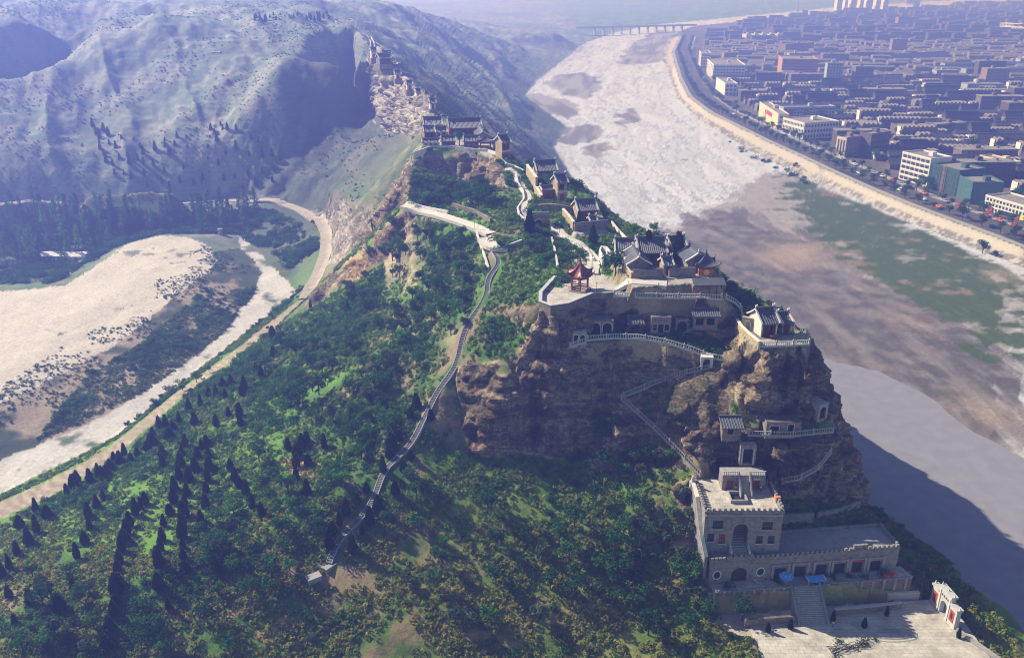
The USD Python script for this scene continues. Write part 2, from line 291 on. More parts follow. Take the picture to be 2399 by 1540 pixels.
def masonry(name, c1, c2, mortar, w, h, rough=0.85, msize=0.03, rot=(0, 0, 0)):
    """Courses of brick or stone too small to build one by one; follows walls through object space (x+y, z)."""
    nodes = {'t': ('texture_coordinate', {}), 's': ('separate_xyz', {}), 'a': ('math', {'math_type': 'add'}), 'c': ('combine_xyz', {}),
             'k': ('brick_texture', {'color1': c1, 'color2': c2, 'mortar': mortar, 'scale': 1.0, 'mortar_size': msize, 'brick_width': w, 'row_height': h, 'bias': -0.1}),
             'n': ('noise_texture', {'scale': 0.9, 'detail': 5.0, 'roughness': 0.65}), 'r': ('rgb_ramp', {'ramp': [(0.3, (0.36, 0.34, 0.32)), (0.48, (0.8, 0.79, 0.77)), (0.7, (1.15, 1.13, 1.1))]}),
             'm': ('mix_color', {'blend_type': 'multiply', 'fac': 0.85}), 'b': ('bump', {'strength': 0.5, 'distance': 0.03}),
             'p': ('principled_bsdf', {'roughness': rough, 'specular_ior_level': 0.25})}
    links = [('t.object', 's.vector'), ('s.x', 'a.value1'), ('s.y', 'a.value2'), ('a.value', 'c.x'), ('s.z', 'c.y'), ('c.vector', 'k.vector'), ('t.object', 'n.vector'),
             ('n.fac', 'r.fac'), ('k.color', 'm.a'), ('r.color', 'm.b'), ('m.result', 'p.base_color'), ('k.fac', 'b.height'), ('b.normal', 'p.normal')]
    return mat(name, nodes, links)
M = {}
M['land'] = mat('land', {'a': ('attribute', {'attribute': 'tone'}), 'g': ('geometry', {}), 'n': ('noise_texture', {'scale': 1.1, 'detail': 6.0, 'roughness': 0.7}),
    'r': ('rgb_ramp', {'ramp': [(0.25, (0.62, 0.6, 0.56)), (0.5, (1, 1, 1)), (0.75, (1.35, 1.33, 1.28))]}), 'm': ('mix_color', {'blend_type': 'multiply', 'fac': 0.8, 'use_clamp': False}),
    'n2': ('noise_texture', {'scale': 0.55, 'detail': 7.0, 'roughness': 0.68}), 'b': ('bump', {'strength': 0.55, 'distance': 0.5}),
    'p': ('principled_bsdf', {'roughness': 0.92, 'specular_ior_level': 0.15})},
    [('g.position', 'n.vector'), ('n.fac', 'r.fac'), ('a.color', 'm.a'), ('r.color', 'm.b'), ('m.result', 'p.base_color'), ('g.position', 'n2.vector'), ('n2.fac', 'b.height'), ('b.normal', 'p.normal')])
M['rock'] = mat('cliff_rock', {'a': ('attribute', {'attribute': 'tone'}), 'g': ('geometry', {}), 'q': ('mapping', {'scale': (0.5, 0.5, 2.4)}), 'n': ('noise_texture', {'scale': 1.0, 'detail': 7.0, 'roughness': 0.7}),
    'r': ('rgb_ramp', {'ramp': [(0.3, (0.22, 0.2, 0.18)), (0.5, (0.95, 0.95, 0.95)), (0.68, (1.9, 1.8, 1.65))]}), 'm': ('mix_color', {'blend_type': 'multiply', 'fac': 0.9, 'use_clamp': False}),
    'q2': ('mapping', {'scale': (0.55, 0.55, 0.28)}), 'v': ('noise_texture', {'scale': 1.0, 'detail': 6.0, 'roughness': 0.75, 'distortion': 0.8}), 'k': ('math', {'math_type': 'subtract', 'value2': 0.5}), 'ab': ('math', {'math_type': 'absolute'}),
    'c': ('rgb_ramp', {'ramp': [(0.0, (0.22, 0.2, 0.18)), (0.035, (0.75, 0.74, 0.72)), (0.09, (1, 1, 1))]}), 'm2': ('mix_color', {'blend_type': 'multiply', 'fac': 0.85}),  # cracks and strata, contrast raised to paint relief shade into the rock colour
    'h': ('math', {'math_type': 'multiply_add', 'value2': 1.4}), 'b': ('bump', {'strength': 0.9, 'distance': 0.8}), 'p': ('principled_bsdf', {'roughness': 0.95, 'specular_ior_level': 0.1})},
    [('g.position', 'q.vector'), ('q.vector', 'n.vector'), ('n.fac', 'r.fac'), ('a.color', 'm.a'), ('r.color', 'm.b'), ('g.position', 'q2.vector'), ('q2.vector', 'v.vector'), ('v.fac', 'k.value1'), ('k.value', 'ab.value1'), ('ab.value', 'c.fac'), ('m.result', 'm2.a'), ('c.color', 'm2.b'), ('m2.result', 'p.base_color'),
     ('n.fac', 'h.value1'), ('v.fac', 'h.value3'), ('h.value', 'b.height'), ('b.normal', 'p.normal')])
M['water'] = mat('muddy_water', {'g': ('geometry', {}), 'n': ('noise_texture', {'scale': 0.25, 'detail': 4.0}), 'r': ('rgb_ramp', {'ramp': [(0.3, (0.22, 0.205, 0.235)), (0.7, (0.26, 0.245, 0.275))]}),
    'w': ('noise_texture', {'scale': 0.9, 'detail': 5.0, 'roughness': 0.65, 'distortion': 0.6}), 'b': ('bump', {'strength': 0.35, 'distance': 0.08}), 'p': ('principled_bsdf', {'roughness': 0.18, 'ior': 1.36})},
    [('g.position', 'n.vector'), ('n.fac', 'r.fac'), ('r.color', 'p.base_color'), ('g.position', 'w.vector'), ('w.fac', 'b.height'), ('b.normal', 'p.normal')])

# ------------------------------------------------------------ helpers that write prims
_used = {}
def free(path):
    k = _used.get(path, -1) + 1; _used[path] = k
    return path if k == 0 else f'{path}_{k:03d}'
def tag(prim, label=None, cat=None, group=None, kind=None):
    for k, v in (('label', label), ('category', cat), ('group', group), ('kind', kind)):
        if v: prim.SetCustomDataByKey(k, v)
    return prim
def bind(prim, m): UsdShade.MaterialBindingAPI.Apply(prim).Bind(m if isinstance(m, UsdShade.Material) else M[m])
def thing(name, label, cat, loc=(0, 0, 0), rz=0.0, group=None, kind=None):
    x = UsdGeom.Xform.Define(stage, free('/World/' + name))
    x.AddTranslateOp().Set(Gf.Vec3d(*map(float, loc)))
    if rz: x.AddRotateZOp().Set(math.degrees(rz))
    return tag(x.GetPrim(), label, cat, group, kind)
def raw(path, v, f, m=None, n=None, tone=None):
    me = UsdGeom.Mesh.Define(stage, path)
    me.CreatePointsAttr(Vt.Vec3fArray.FromNumpy(np.ascontiguousarray(v, np.float32)))
    me.CreateFaceVertexCountsAttr(Vt.IntArray.FromNumpy(np.full(len(f), f.shape[1], np.int32)))
    me.CreateFaceVertexIndicesAttr(Vt.IntArray.FromNumpy(np.ascontiguousarray(f, np.int32).ravel()))
    me.CreateSubdivisionSchemeAttr('none')
    if n is not None:
        me.CreateNormalsAttr(Vt.Vec3fArray.FromNumpy(np.ascontiguousarray(n, np.float32))); me.SetNormalsInterpolation('vertex')
    if tone is not None:
        UsdGeom.PrimvarsAPI(me).CreatePrimvar('tone', Sdf.ValueTypeNames.Color3fArray, 'vertex').Set(Vt.Vec3fArray.FromNumpy(np.ascontiguousarray(tone, np.float32)))
    if m is not None: bind(me.GetPrim(), m)
    return me.GetPrim()
class MB:
    """Collects boxes, slabs, tubes and sheets into one mesh."""
    def __init__(self): self.v, self.f, self.n = [], [], 0
    def add(self, v, f):
        v = np.asarray(v, float); f = np.asarray(f, int)
        if f.shape[1] == 4: f = np.vstack([f[:, [0, 1, 2]], f[:, [0, 2, 3]]])
        self.v.append(v); self.f.append(f + self.n); self.n += len(v); return self
    def box(self, x0, x1, y0, y1, z0, z1):
        v = [(x, y, z) for z in (z0, z1) for y in (y0, y1) for x in (x0, x1)]
        return self.add(v, [(0, 2, 3, 1), (4, 5, 7, 6), (0, 1, 5, 4), (2, 6, 7, 3), (0, 4, 6, 2), (1, 3, 7, 5)])
    def loft(self, a, b, caps=True):
        """Between two rings of the same number of points."""
        a, b = np.asarray(a, float), np.asarray(b, float); n = len(a); i = np.arange(n); j = (i + 1) % n
        self.add(np.vstack([a, b]), np.stack([i, j, j + n, i + n], 1))
        if caps:
            for ring, flip in ((a, True), (b, False)):
                t = np.stack([np.zeros(n - 2, int), np.arange(1, n - 1), np.arange(2, n)], 1); self.add(ring, t[:, ::-1] if flip else t)
        return self
    def prism(self, poly, z0, z1):
        """Upright prism on a polygon of (x, y); concave outlines too."""
        p = np.asarray(poly, float)
        if np.sum(p[:, 0] * np.roll(p[:, 1], -1) - np.roll(p[:, 0], -1) * p[:, 1]) < 0: p = p[::-1]
        m = trimesh.creation.extrude_polygon(Polygon(p), z1 - z0, engine='earcut'); m.apply_translation((0, 0, z0)); return self.add(m.vertices, m.faces)
    def face(self, poly_xz, y0, y1):
        """A plate standing in the x-z plane, given by an outline (x, z), between y0 and y1."""
        m = trimesh.creation.extrude_polygon(poly_xz if isinstance(poly_xz, Polygon) else Polygon(poly_xz), y1 - y0, engine='earcut'); v = m.vertices
        return self.add(np.stack([v[:, 0], y1 - v[:, 2], v[:, 1]], 1), m.faces)
    def plate(self, poly_yz, x0, x1):
        m = trimesh.creation.extrude_polygon(poly_yz if isinstance(poly_yz, Polygon) else Polygon(poly_yz), x1 - x0, engine='earcut'); v = m.vertices
        return self.add(np.stack([x0 + v[:, 2], v[:, 0], v[:, 1]], 1), m.faces)
    def tube(self, pts, r, sides=6):
        p = np.asarray(pts, float); r = np.broadcast_to(np.asarray(r, float), (len(p),)); t = np.gradient(p, axis=0); t /= np.linalg.norm(t, axis=1, keepdims=True) + 1e-9
        up = np.where(np.abs(t[:, 2:]) < 0.9, [0, 0, 1.0], [1.0, 0, 0]); a = np.cross(t, up); a /= np.linalg.norm(a, axis=1, keepdims=True); b = np.cross(t, a)
        g = np.arange(sides) * 2 * np.pi / sides
        v = p[:, None] + r[:, None, None] * (np.cos(g)[None, :, None] * a[:, None] + np.sin(g)[None, :, None] * b[:, None])
        for k in range(len(p) - 1): self.loft(v[k], v[k + 1], False)
        for ring in (v[0], v[-1]): self.add(ring, np.stack([np.zeros(sides - 2, int), np.arange(1, sides - 1), np.arange(2, sides)], 1))
        return self
    def sheet(self, rows):
        """A grid of points as a surface."""
        g = np.asarray(rows, float); a, b = g.shape[:2]; i, j = np.meshgrid(np.arange(a - 1), np.arange(b - 1), indexing='ij'); q = (i * b + j).ravel()
        return self.add(g.reshape(-1, 3), np.stack([q, q + 1, q + b + 1, q + b], 1))
    def cyl(self, x, y, z0, z1, r0, r1=None, sides=8):
        g = np.arange(sides) * 2 * np.pi / sides; c, s = np.cos(g), np.sin(g); r1 = r0 if r1 is None else r1
        return self.loft(np.stack([x + r0 * c, y + r0 * s, 0 * c + z0], 1), np.stack([x + r1 * c, y + r1 * s, 0 * c + z1], 1))
    def geo(self): return np.vstack(self.v), np.vstack(self.f)
    def build(self, name, m, parent=None, smooth=None, label=None, tone=None):
        v, f = self.geo(); path = free((str(parent.GetPath()) if parent is not None else '/World') + '/' + name)
        if smooth: p = usdkit.mesh(stage, path, (v, f), M[m] if isinstance(m, str) else m, smooth=smooth).GetPrim()
        else: p = raw(path, v, f, m)
        if label: p.SetCustomDataByKey('label', label)
        return p
def copy(proto, loc, rz=0.0, sc=1.0, label=None, cat=None, group=None):
    """Another one of a thing: a reference to the first with its parts."""
    name = str(proto.GetPath()).rsplit('/', 1)[1]
    x = UsdGeom.Xform.Define(stage, free('/World/' + name)); p = x.GetPrim(); p.GetReferences().AddInternalReference(proto.GetPath()); p.SetInstanceable(True)
    x.ClearXformOpOrder(); place(x, loc, rz, sc)
    was = proto.GetCustomData(); return tag(p, label or was.get('label'), cat or was.get('category'), group or was.get('group'))
def place(x, loc, rz, sc):
    ops = {o.GetOpName(): o for o in UsdGeom.Xformable(x.GetPrim()).GetOrderedXformOps()}
    api = UsdGeom.XformCommonAPI(x.GetPrim()); api.SetTranslate(Gf.Vec3d(*map(float, loc))); api.SetRotate(Gf.Vec3f(0, 0, math.degrees(rz)))
    s = (sc, sc, sc) if np.ndim(sc) == 0 else sc; api.SetScale(Gf.Vec3f(*map(float, s)))

# ------------------------------------------------------------ the land as a mesh, finest where it is near and steep
def inside(poly, x, y, wob=0.0, freq=0.1, seed=3):
    b = poly.bounds; m = (x > b[0] - wob) & (x < b[2] + wob) & (y > b[1] - wob) & (y < b[3] + wob); out = np.zeros(x.shape, bool); x, y = x[m], y[m]
    if wob and len(x):
        p = np.stack([x * freq, y * freq, 0 * x], -1); x, y = x + (fbm(p, 3, seed) - 0.5) * 2 * wob, y + (fbm(p, 3, seed + 50) - 0.5) * 2 * wob
    out[m] = shapely.contains_xy(poly, x, y); return out
POOL = [(1880,816),(1910,834),(1960,850),(2050,874),(2120,905),(2180,940),(2220,972),(2260,1002),(2330,1040),(2398,1076)]
pool_up = [A(a, b, 0)[:2] for a, b in POOL]
pool_poly = Polygon(pool_up + [(330, 140), (300, 60), (80, 60), (60, 180), (70, 240)])
lev_lo = [A(a, b, 0.6)[:2] for a, b in LEV_LO]; lev_up = [A(a, b, 5.2)[:2] for a, b in LEV_UP]
TOWN_EDGE = [(1600,74),(1625,62),(1750,50),(2000,27),(2398,4)]
river_poly = Polygon([(b[0], b[1]) for b in BANK] + [A(a, b, 0.5)[:2] for a, b in TOWN_EDGE[::-1]] + lev_lo + [(330, 150), (300, 60)])
if not river_poly.is_valid: river_poly = river_poly.buffer(0)
town_poly = Polygon([(5000, 5000)] + [A(a, b, 0.5)[:2] for a, b in TOWN_EDGE[::-1]] + lev_up + [(420, 120), (5000, 60)])
plat_poly = poly2([p for p in PLAT]); strip_poly = Polygon([A(*p)[:2] for p in STRIP_L] + [A(*p)[:2] for p in STRIP_R[::-1]])
stream_poly = Polygon([A(*p)[:2] for p in STREAM_L] + [A(*p)[:2] for p in STREAM_R[::-1]] + [A(560,547,3)[:2]]).buffer(0)
TANS = np.concatenate([-np.linspace(1.7, 0.801, 40), np.linspace(-0.8, 0.8, 920), np.linspace(0.801, 1.7, 40)])
RS = np.exp(np.linspace(math.log(70), math.log(5600), 2600))
cosn = 1 / np.sqrt(1 + TANS ** 2)
GX, GY = (RS[None] * (TANS * cosn)[:, None]), (RS[None] * cosn[:, None])
GZ = base(GX, GY)
el = np.arctan2(GZ - 120, RS[None]); step3 = np.hypot(np.diff(RS)[None], np.diff(GZ, axis=1)) / RS[None, 1:]
w = np.hypot(np.diff(el, axis=1), 0.12 * step3); w = np.hstack([np.zeros((len(TANS), 1)), np.cumsum(w, 1)]); w /= w[:, -1:]
ROWS = 720
RR = np.stack([np.interp(np.linspace(0, 1, ROWS), w[k], RS) for k in range(len(TANS))]); RR = np.exp(gaussian_filter1d(np.log(RR), 2.0, axis=0))
X, Y = RR * (TANS * cosn)[:, None], RR * cosn[:, None]
del GX, GY, GZ, el, step3, w
in_pool = inside(pool_poly, X, Y, 3.0, 0.06); in_river = inside(river_poly, X, Y); in_town = inside(town_poly, X, Y)
in_plat = inside(plat_poly, X, Y, 1.5, 0.2); in_strip = inside(strip_poly, X, Y, 0.6, 0.3); in_stream = inside(stream_poly, X, Y, 1.0, 0.2)
Z = height(X, Y)
flow = np.stack([right_of_bank(X, Y) / 7.0, Y / 55.0, 0 * X], -1)
chan = fbm(flow, 5, 21)
Z = Z + in_river * (0.25 + (fbm(flow * 2.3, 3, 9) - 0.5) * 0.5) - gaussian_filter(in_pool.astype(float), (1.5, 1.2)) * 1.1
def normals(X, Y, Z):
    p = np.stack([X, Y, Z], -1); du, dv = np.gradient(p, axis=0), np.gradient(p, axis=1); n = np.cross(du, dv); n /= np.linalg.norm(n, axis=-1, keepdims=True) + 1e-12
    return n * np.sign(n[..., 2].mean())
NN = normals(X, Y, gaussian_filter(Z, 1.2))
steep = np.clip((np.arccos(np.clip(NN[..., 2], -1, 1)) - 0.70) / 0.30, 0, 1) * (~in_river) * np.clip((420 - Y) / 120, 0.25, 1) * (calm(X, Y) > 0.02)
crag_poly = poly2([(990,345,51.5),(950,328,47.5),(900,304,41.5),(864,262,41.5),(862,210,52.5),(858,150,66.5),(866,126,72.5),(892,128,73),(937,168,70.5),(988,220,67),(1022,263,64),(1004,335,62.5)]); road_rock = poly2([(690,455,18),(760,458,24),(830,482,30),(868,508,32),(855,560,29),(800,622,22),(778,610,12),(782,560,12),(735,492,11.5)])
bay_poly = poly2([(1335,802,44.3)] + [(q_[0], q_[1] + 3, q_[2]) for q_ in LEDGE] + [(1745,856,41),(1715,940,35),(1690,1095,24),(1400,1092,22),(1345,1058,22.5),(1400,1000,27),(1440,930,32),(1450,820,43)])
in_crag, in_bay, in_rr = inside(crag_poly, X, Y, 3.0, 0.1, 8), inside(bay_poly, X, Y, 1.0, 0.3, 9), inside(road_rock, X, Y, 4.0, 0.1, 7)
steep = np.maximum(steep, in_crag * 1.5); steep = np.maximum(steep, in_rr * .5); steep = np.maximum(steep, in_bay * .35 * (calm(X, Y) > .15)); steep = gaussian_filter(steep * (Y < 900), 1.0)
hillside = (~in_river) & (~in_town)
q = np.stack([X, Y, Z], -1)
rock = (fbm(q / np.array([4.5, 4.5, 3.2]), 4, 31) - 0.5) * 4.6 + (np.abs(fbm(q / 2.2, 3, 37) - 0.5) - 0.12) * 2.0
rock += (noise(np.stack([X / 5.5 + Y / 9.0, Y / 9.0, Z / 22.0], -1), 46) - 0.5) * 2.6; crack = noise(np.stack([X / 2.6 + Y / 4.0, Z / 14.0, 0 * X], -1), 44); rock -= np.clip(0.22 - crack, 0, 1) * 5.0
colm = 1 - np.abs(fbm(np.stack([X / 6.5, Y / 6.5, Z / 45.0], -1), 3, 91) * 2 - 1) * 2.0; rock += (colm - 0.5) * 3.0
saw = (Z / 3.4 + 1.3 * noise(np.stack([X / 7, Y / 7, Z / 30], -1), 93)) % 1.0; rock += (np.minimum(saw / 0.75, (1 - saw) / 0.25) - 0.5) * 0.9
rock += (0.32 - np.abs(fbm(q / np.array([1.3, 1.3, 0.9]), 3, 53) * 2 - 1)) * 1.3; ledge = noise(np.stack([X / 9.0, Y / 9.0, Z / 1.6], -1), 77) - 0.5; rock += ledge * 0.9
D = (rock * steep)[..., None] * np.stack([NN[..., 0], NN[..., 1], NN[..., 2] * 0.35], -1)
PTS = q + D
NRM = normals(PTS[..., 0], PTS[..., 1], PTS[..., 2])

def lerp(a, b, t): t = np.asarray(t)[..., None]; return np.asarray(a) * (1 - t) + np.asarray(b) * t
def sm(x, a, b): t = np.clip((x - a) / (b - a), 0, 1); return t * t * (3 - 2 * t)
def P2(px): return Polygon([A(a, b, 0)[:2] for a, b in px])
g2 = np.stack([X, Y, 0 * X], -1)
na, nb, nc = fbm(g2 / 5.0, 4, 61), fbm(g2 / 22.0, 4, 62), fbm(g2 / 90.0, 4, 63)
# hills: dry loess soil, grass, scrub
soil = lerp((0.24, 0.185, 0.11), (0.36, 0.28, 0.16), sm(na, 0.35, 0.65))
grass = lerp((0.05, 0.125, 0.02), (0.115, 0.235, 0.03), sm(nb, 0.35, 0.65))
near_green = sm(na * 0.6 + nb * 0.5, 0.32, 0.50)
C = lerp(soil, grass, near_green)
near_green = near_green * sm(NN[..., 2], 0.55, 0.78); C = lerp(soil, grass, near_green)
front = sm(-Y, -172, -140) * sm(X, -45, -5)                          # drier tussocks in the foreground
dry = lerp((0.30, 0.24, 0.09), (0.15, 0.21, 0.035), sm(na, 0.40, 0.58)); C = lerp(C, dry, front * 0.55)
far = sm(Y, 260, 420) * (X < 140)
fars = lerp((0.16, 0.215, 0.165), (0.33, 0.33, 0.27), sm(nb * 0.55 + na * 0.55 + 0.06, 0.54, 0.74) * 0.85)
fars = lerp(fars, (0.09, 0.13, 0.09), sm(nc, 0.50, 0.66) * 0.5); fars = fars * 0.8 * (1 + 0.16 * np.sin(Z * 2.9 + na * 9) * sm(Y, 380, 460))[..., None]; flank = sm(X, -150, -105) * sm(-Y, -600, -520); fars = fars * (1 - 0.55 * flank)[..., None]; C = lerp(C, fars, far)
# bare rock where steep
strata = fbm(np.stack([X / 30, Y / 30, Z / 0.9], -1), 3, 71)
rk = lerp((0.145, 0.115, 0.082), (0.40, 0.315, 0.215), sm(strata * 0.6 + na * 0.5, 0.42, 0.66)); rk = lerp(rk, (0.38, 0.23, 0.10), sm(nb, 0.52, 0.66) * 0.2)
white = sm(Y, 285, 330); rk = lerp(rk, lerp((0.40, 0.35, 0.29), (0.60, 0.54, 0.45), sm(strata, 0.4, 0.6)), white)
rockm = np.clip(steep * 1.5, 0, 1) * sm(na + steep * 0.5, 0.42, 0.62) * (1 - 0.85 * sm(Y, 290, 320))
rockm = np.maximum(rockm, in_rr * sm(na, 0.30, 0.5) * 0.95); rockm = np.maximum(rockm, in_crag * sm(na, 0.22, 0.40)); rockm = np.maximum(rockm, in_bay * sm(na, 0.30, 0.46))
C = lerp(C, rk, rockm)
# sand terrace, sandy track, stream bed
sand = lerp((0.44, 0.385, 0.32), (0.54, 0.48, 0.405), na); scr = sm(nb * 0.6 + na * 0.5, 0.71, 0.78)
C = np.where(in_plat[..., None], lerp(sand, (0.09, 0.12, 0.07), scr * 0.85), C)
toe = inside(Polygon([A(*p)[:2] for p in PLAT[:9]] + [A(*p)[:2] for p in STREAM_L[::-1]]).buffer(0), X, Y, 1.0, 0.2)
C = np.where((toe & ~in_plat)[..., None], lerp((0.34, 0.27, 0.19), (0.06, 0.08, 0.045), sm(nb + 0.35 * na, 0.60, 0.74)), C)
C = np.where(in_stream[..., None], lerp(lerp((0.42, 0.39, 0.36), (0.55, 0.52, 0.48), na), (0.10, 0.13, 0.08), sm(fbm(np.stack([X / 14 + Y / 30, Y / 14 - X / 30, 0 * X], -1), 4, 5) * .7 + na * .35, 0.55, 0.66)), C)
rip = 0.5 + 0.5 * np.sin((Y * 0.9 + X * 0.45) * 2.2 + na * 14)
C = np.where(in_strip[..., None], lerp((0.22, 0.17, 0.12), (0.42, 0.34, 0.25), 0.25 + 0.65 * rip * na * 1.6), C)
# the floor of trees below the far road
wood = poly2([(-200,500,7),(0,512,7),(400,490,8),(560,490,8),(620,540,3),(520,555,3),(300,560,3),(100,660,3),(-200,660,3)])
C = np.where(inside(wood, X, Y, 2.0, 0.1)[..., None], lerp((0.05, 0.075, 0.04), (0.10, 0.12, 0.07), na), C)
# river bed
bed = lerp((0.435, 0.435, 0.48), (0.51, 0.505, 0.555), sm(chan, 0.35, 0.6))
streak = np.exp(-((fbm(flow * np.array([1.0, 1.6, 1]), 4, 23) - 0.5) / 0.018) ** 2); bed = lerp(bed, (0.24, 0.21, 0.20), streak * 0.55)
br1 = np.abs(fbm(flow * np.array([0.55, 0.8, 1]) + np.array([3.3, 0, 0]), 5, 25) - 0.5); bed = lerp(bed, (0.29, 0.29, 0.34), (br1 < 0.020) * 0.75); bed = lerp(bed, (0.58, 0.58, 0.63), ((br1 > 0.020) & (br1 < 0.034)) * 0.6)
br2 = np.abs(fbm(flow * np.array([2.4, 3.0, 1]), 4, 27) - 0.5); bed = lerp(bed, (0.30, 0.29, 0.31), (br2 < 0.010) * 0.6 * sm(Y, 900, 500))
mott = sm(fbm(g2 / np.array([3.0, 1.6, 1]), 4, 29), 0.52, 0.66) * sm(Y, 640, 420); bed = lerp(bed, (0.26, 0.24, 0.25), mott * 0.32)
def soft(poly, wob, freq, seed, k):
    return np.mean([inside(P2(poly), X + dx * k, Y + dy * k, wob, freq, seed) for dx, dy in ((0, 0), (1, .4), (-1, -.4), (.3, -1), (-.3, 1))], axis=0)
for isl in ([(1280,192),(1300,178),(1360,170),(1398,182),(1410,207),(1380,235),(1340,225),(1295,210)], [(1236,222),(1262,220),(1330,236),(1352,264),(1340,281),(1290,268),(1250,245)],
            [(1364,352),(1380,338),(1420,333),(1447,345),(1415,362),(1380,373)], [(1445,150),(1470,112),(1540,74),(1585,78),(1575,105),(1560,147),(1500,153)], [(1335,300),(1395,290),(1420,310),(1370,335),(1320,345)], [(1440,270),(1490,255),(1500,280),(1460,300)]):
    bed = lerp(bed, lerp((0.15, 0.14, 0.14), (0.27, 0.25, 0.24), sm(chan, 0.35, 0.6)), soft(isl, 12.0, 0.05, 13, 1) * 0.95)
mud = soft([(1440,660),(1540,545),(1690,480),(1835,400),(2000,478),(2200,570),(2398,660),(2398,1110),(1880,1110),(1700,780)], 8.0, 0.05, 14, 9); bed = lerp(bed, lerp((0.22, 0.20, 0.195), (0.32, 0.29, 0.275), na), sm(mud + (nb - .5) * .8, .3, .7) * 0.95)
damp = soft([(1440,640),(1500,560),(1600,525),(1650,492),(1700,476),(1745,490),(1790,530),(1900,545),(1960,590),(2000,650),(2150,700),(2398,830),(2398,1110),(1880,1110),(1700,760)], 6.0, 0.05, 15, 11); damp = sm(damp + (fbm(flow * np.array([1.5, 2.0, 1]), 4, 18) - .5) * 1.5, .35, .75)  # outline of the ridge shadow, painted dark into the bed colour
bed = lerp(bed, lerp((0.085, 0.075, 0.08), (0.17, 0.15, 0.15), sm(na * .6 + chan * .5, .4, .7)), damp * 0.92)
green = soft([(1835,395),(2000,474),(2200,566),(2398,655),(2398,900),(2250,780),(2100,690),(1960,600),(1900,545),(1850,460)], 6.0, 0.06, 16, 11); green = sm(green + (fbm(g2 / np.array([9.0, 6.0, 1]), 4, 19) - .5) * 1.5, .35, .75)
bed = lerp(bed, lerp((0.055, 0.085, 0.03), (0.20, 0.145, 0.10), sm(nb * 0.5 + na * 0.6, 0.64, 0.82)), green * 0.97)
for ps in ([(1765,600),(1800,575),(1860,572),(1940,568),(1956,615),(1900,630),(1840,648),(1790,625)], [(2290,640),(2398,615),(2398,690)], [(2240,935),(2330,950),(2398,985),(2398,1030),(2300,985)], [(2040,715),(2120,740),(2200,790),(2120,770)]):
    bed = lerp(bed, (0.34, 0.26, 0.20), soft(ps, 8.0, 0.10, 17, 7) * 0.7)
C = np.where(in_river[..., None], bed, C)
# levee face and town ground
lev_poly = Polygon(lev_lo + lev_up[::-1]).buffer(0); lv = inside(lev_poly, X, Y)
ud = np.clip((Z - 0.6) / 4.6, 0, 1)
C = np.where(lv[..., None], lerp(lerp((0.19, 0.17, 0.155), (0.42, 0.38, 0.34), sm(fbm(g2 / 2.0, 3, 14), 0.42, 0.60)), (0.46, 0.40, 0.335), sm(ud, 0.42, 0.5)), C)
C = np.where(in_town[..., None], lerp(lerp((0.075, 0.065, 0.06), (0.15, 0.13, 0.11), na), (0.035, 0.045, 0.03), sm(nb, 0.52, 0.64) * 0.7), C)
for pl, h in PADS: C = np.where((inside(pl.buffer(0.4), X, Y) & (NN[..., 2] > .88))[..., None], (0.36, 0.32, 0.27), C)
for ps in ([(660,1075),(700,1060),(760,1090),(740,1140),(690,1110)], [(360,1448),(470,1432),(585,1424),(560,1440),(440,1455)], [(590,1490),(660,1440),(690,1450),(620,1515)], [(800,620),(850,600),(870,640),(820,660)]):
    pts_ = pick([q_[0] for q_ in ps], [q_[1] for q_ in ps]); C = np.where(inside(Polygon(pts_[:, :2]).buffer(0), X, Y, .8, .4)[..., None], lerp((0.30, 0.20, 0.10), (0.46, 0.32, 0.16), na), C)
C = np.clip(C, 0.01, 0.85)

ZONE = np.zeros(X.shape, int); ZONE[in_river] = 1; ZONE[in_town] = 2; ZONE[lv] = 3; ZONE[in_plat] = 4; ZONE[in_strip] = 5; ZONE[in_stream] = 6
ZONE[(in_crag | in_bay | in_rr) & (ZONE == 0)] = 7; ZONE[(steep > 0.55) & (ZONE == 0) & (Y < 560) & (X < 90)] = 7
a, b = X.shape; i, j = np.meshgrid(np.arange(a - 1), np.arange(b - 1), indexing='ij'); k = (i * b + j).ravel()
Q = np.stack([k, k + b, k + b + 1, k + 1], 1); zf = ZONE[:-1, :-1].ravel()
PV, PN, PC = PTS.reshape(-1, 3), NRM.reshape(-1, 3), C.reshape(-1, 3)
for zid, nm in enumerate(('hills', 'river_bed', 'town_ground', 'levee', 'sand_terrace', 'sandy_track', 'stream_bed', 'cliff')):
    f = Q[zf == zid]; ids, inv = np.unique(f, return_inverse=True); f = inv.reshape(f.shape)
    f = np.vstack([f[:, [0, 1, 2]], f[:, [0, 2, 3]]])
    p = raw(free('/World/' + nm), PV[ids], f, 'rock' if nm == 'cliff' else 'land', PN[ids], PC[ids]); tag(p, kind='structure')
wp = MB(); _w = pool_poly.buffer(9); m = trimesh.creation.triangulate_polygon(_w, engine='earcut')
wp.add(np.hstack([m[0], np.full((len(m[0]), 1), -0.12)]), m[1]); tag(wp.build('river', 'water'), kind='structure')
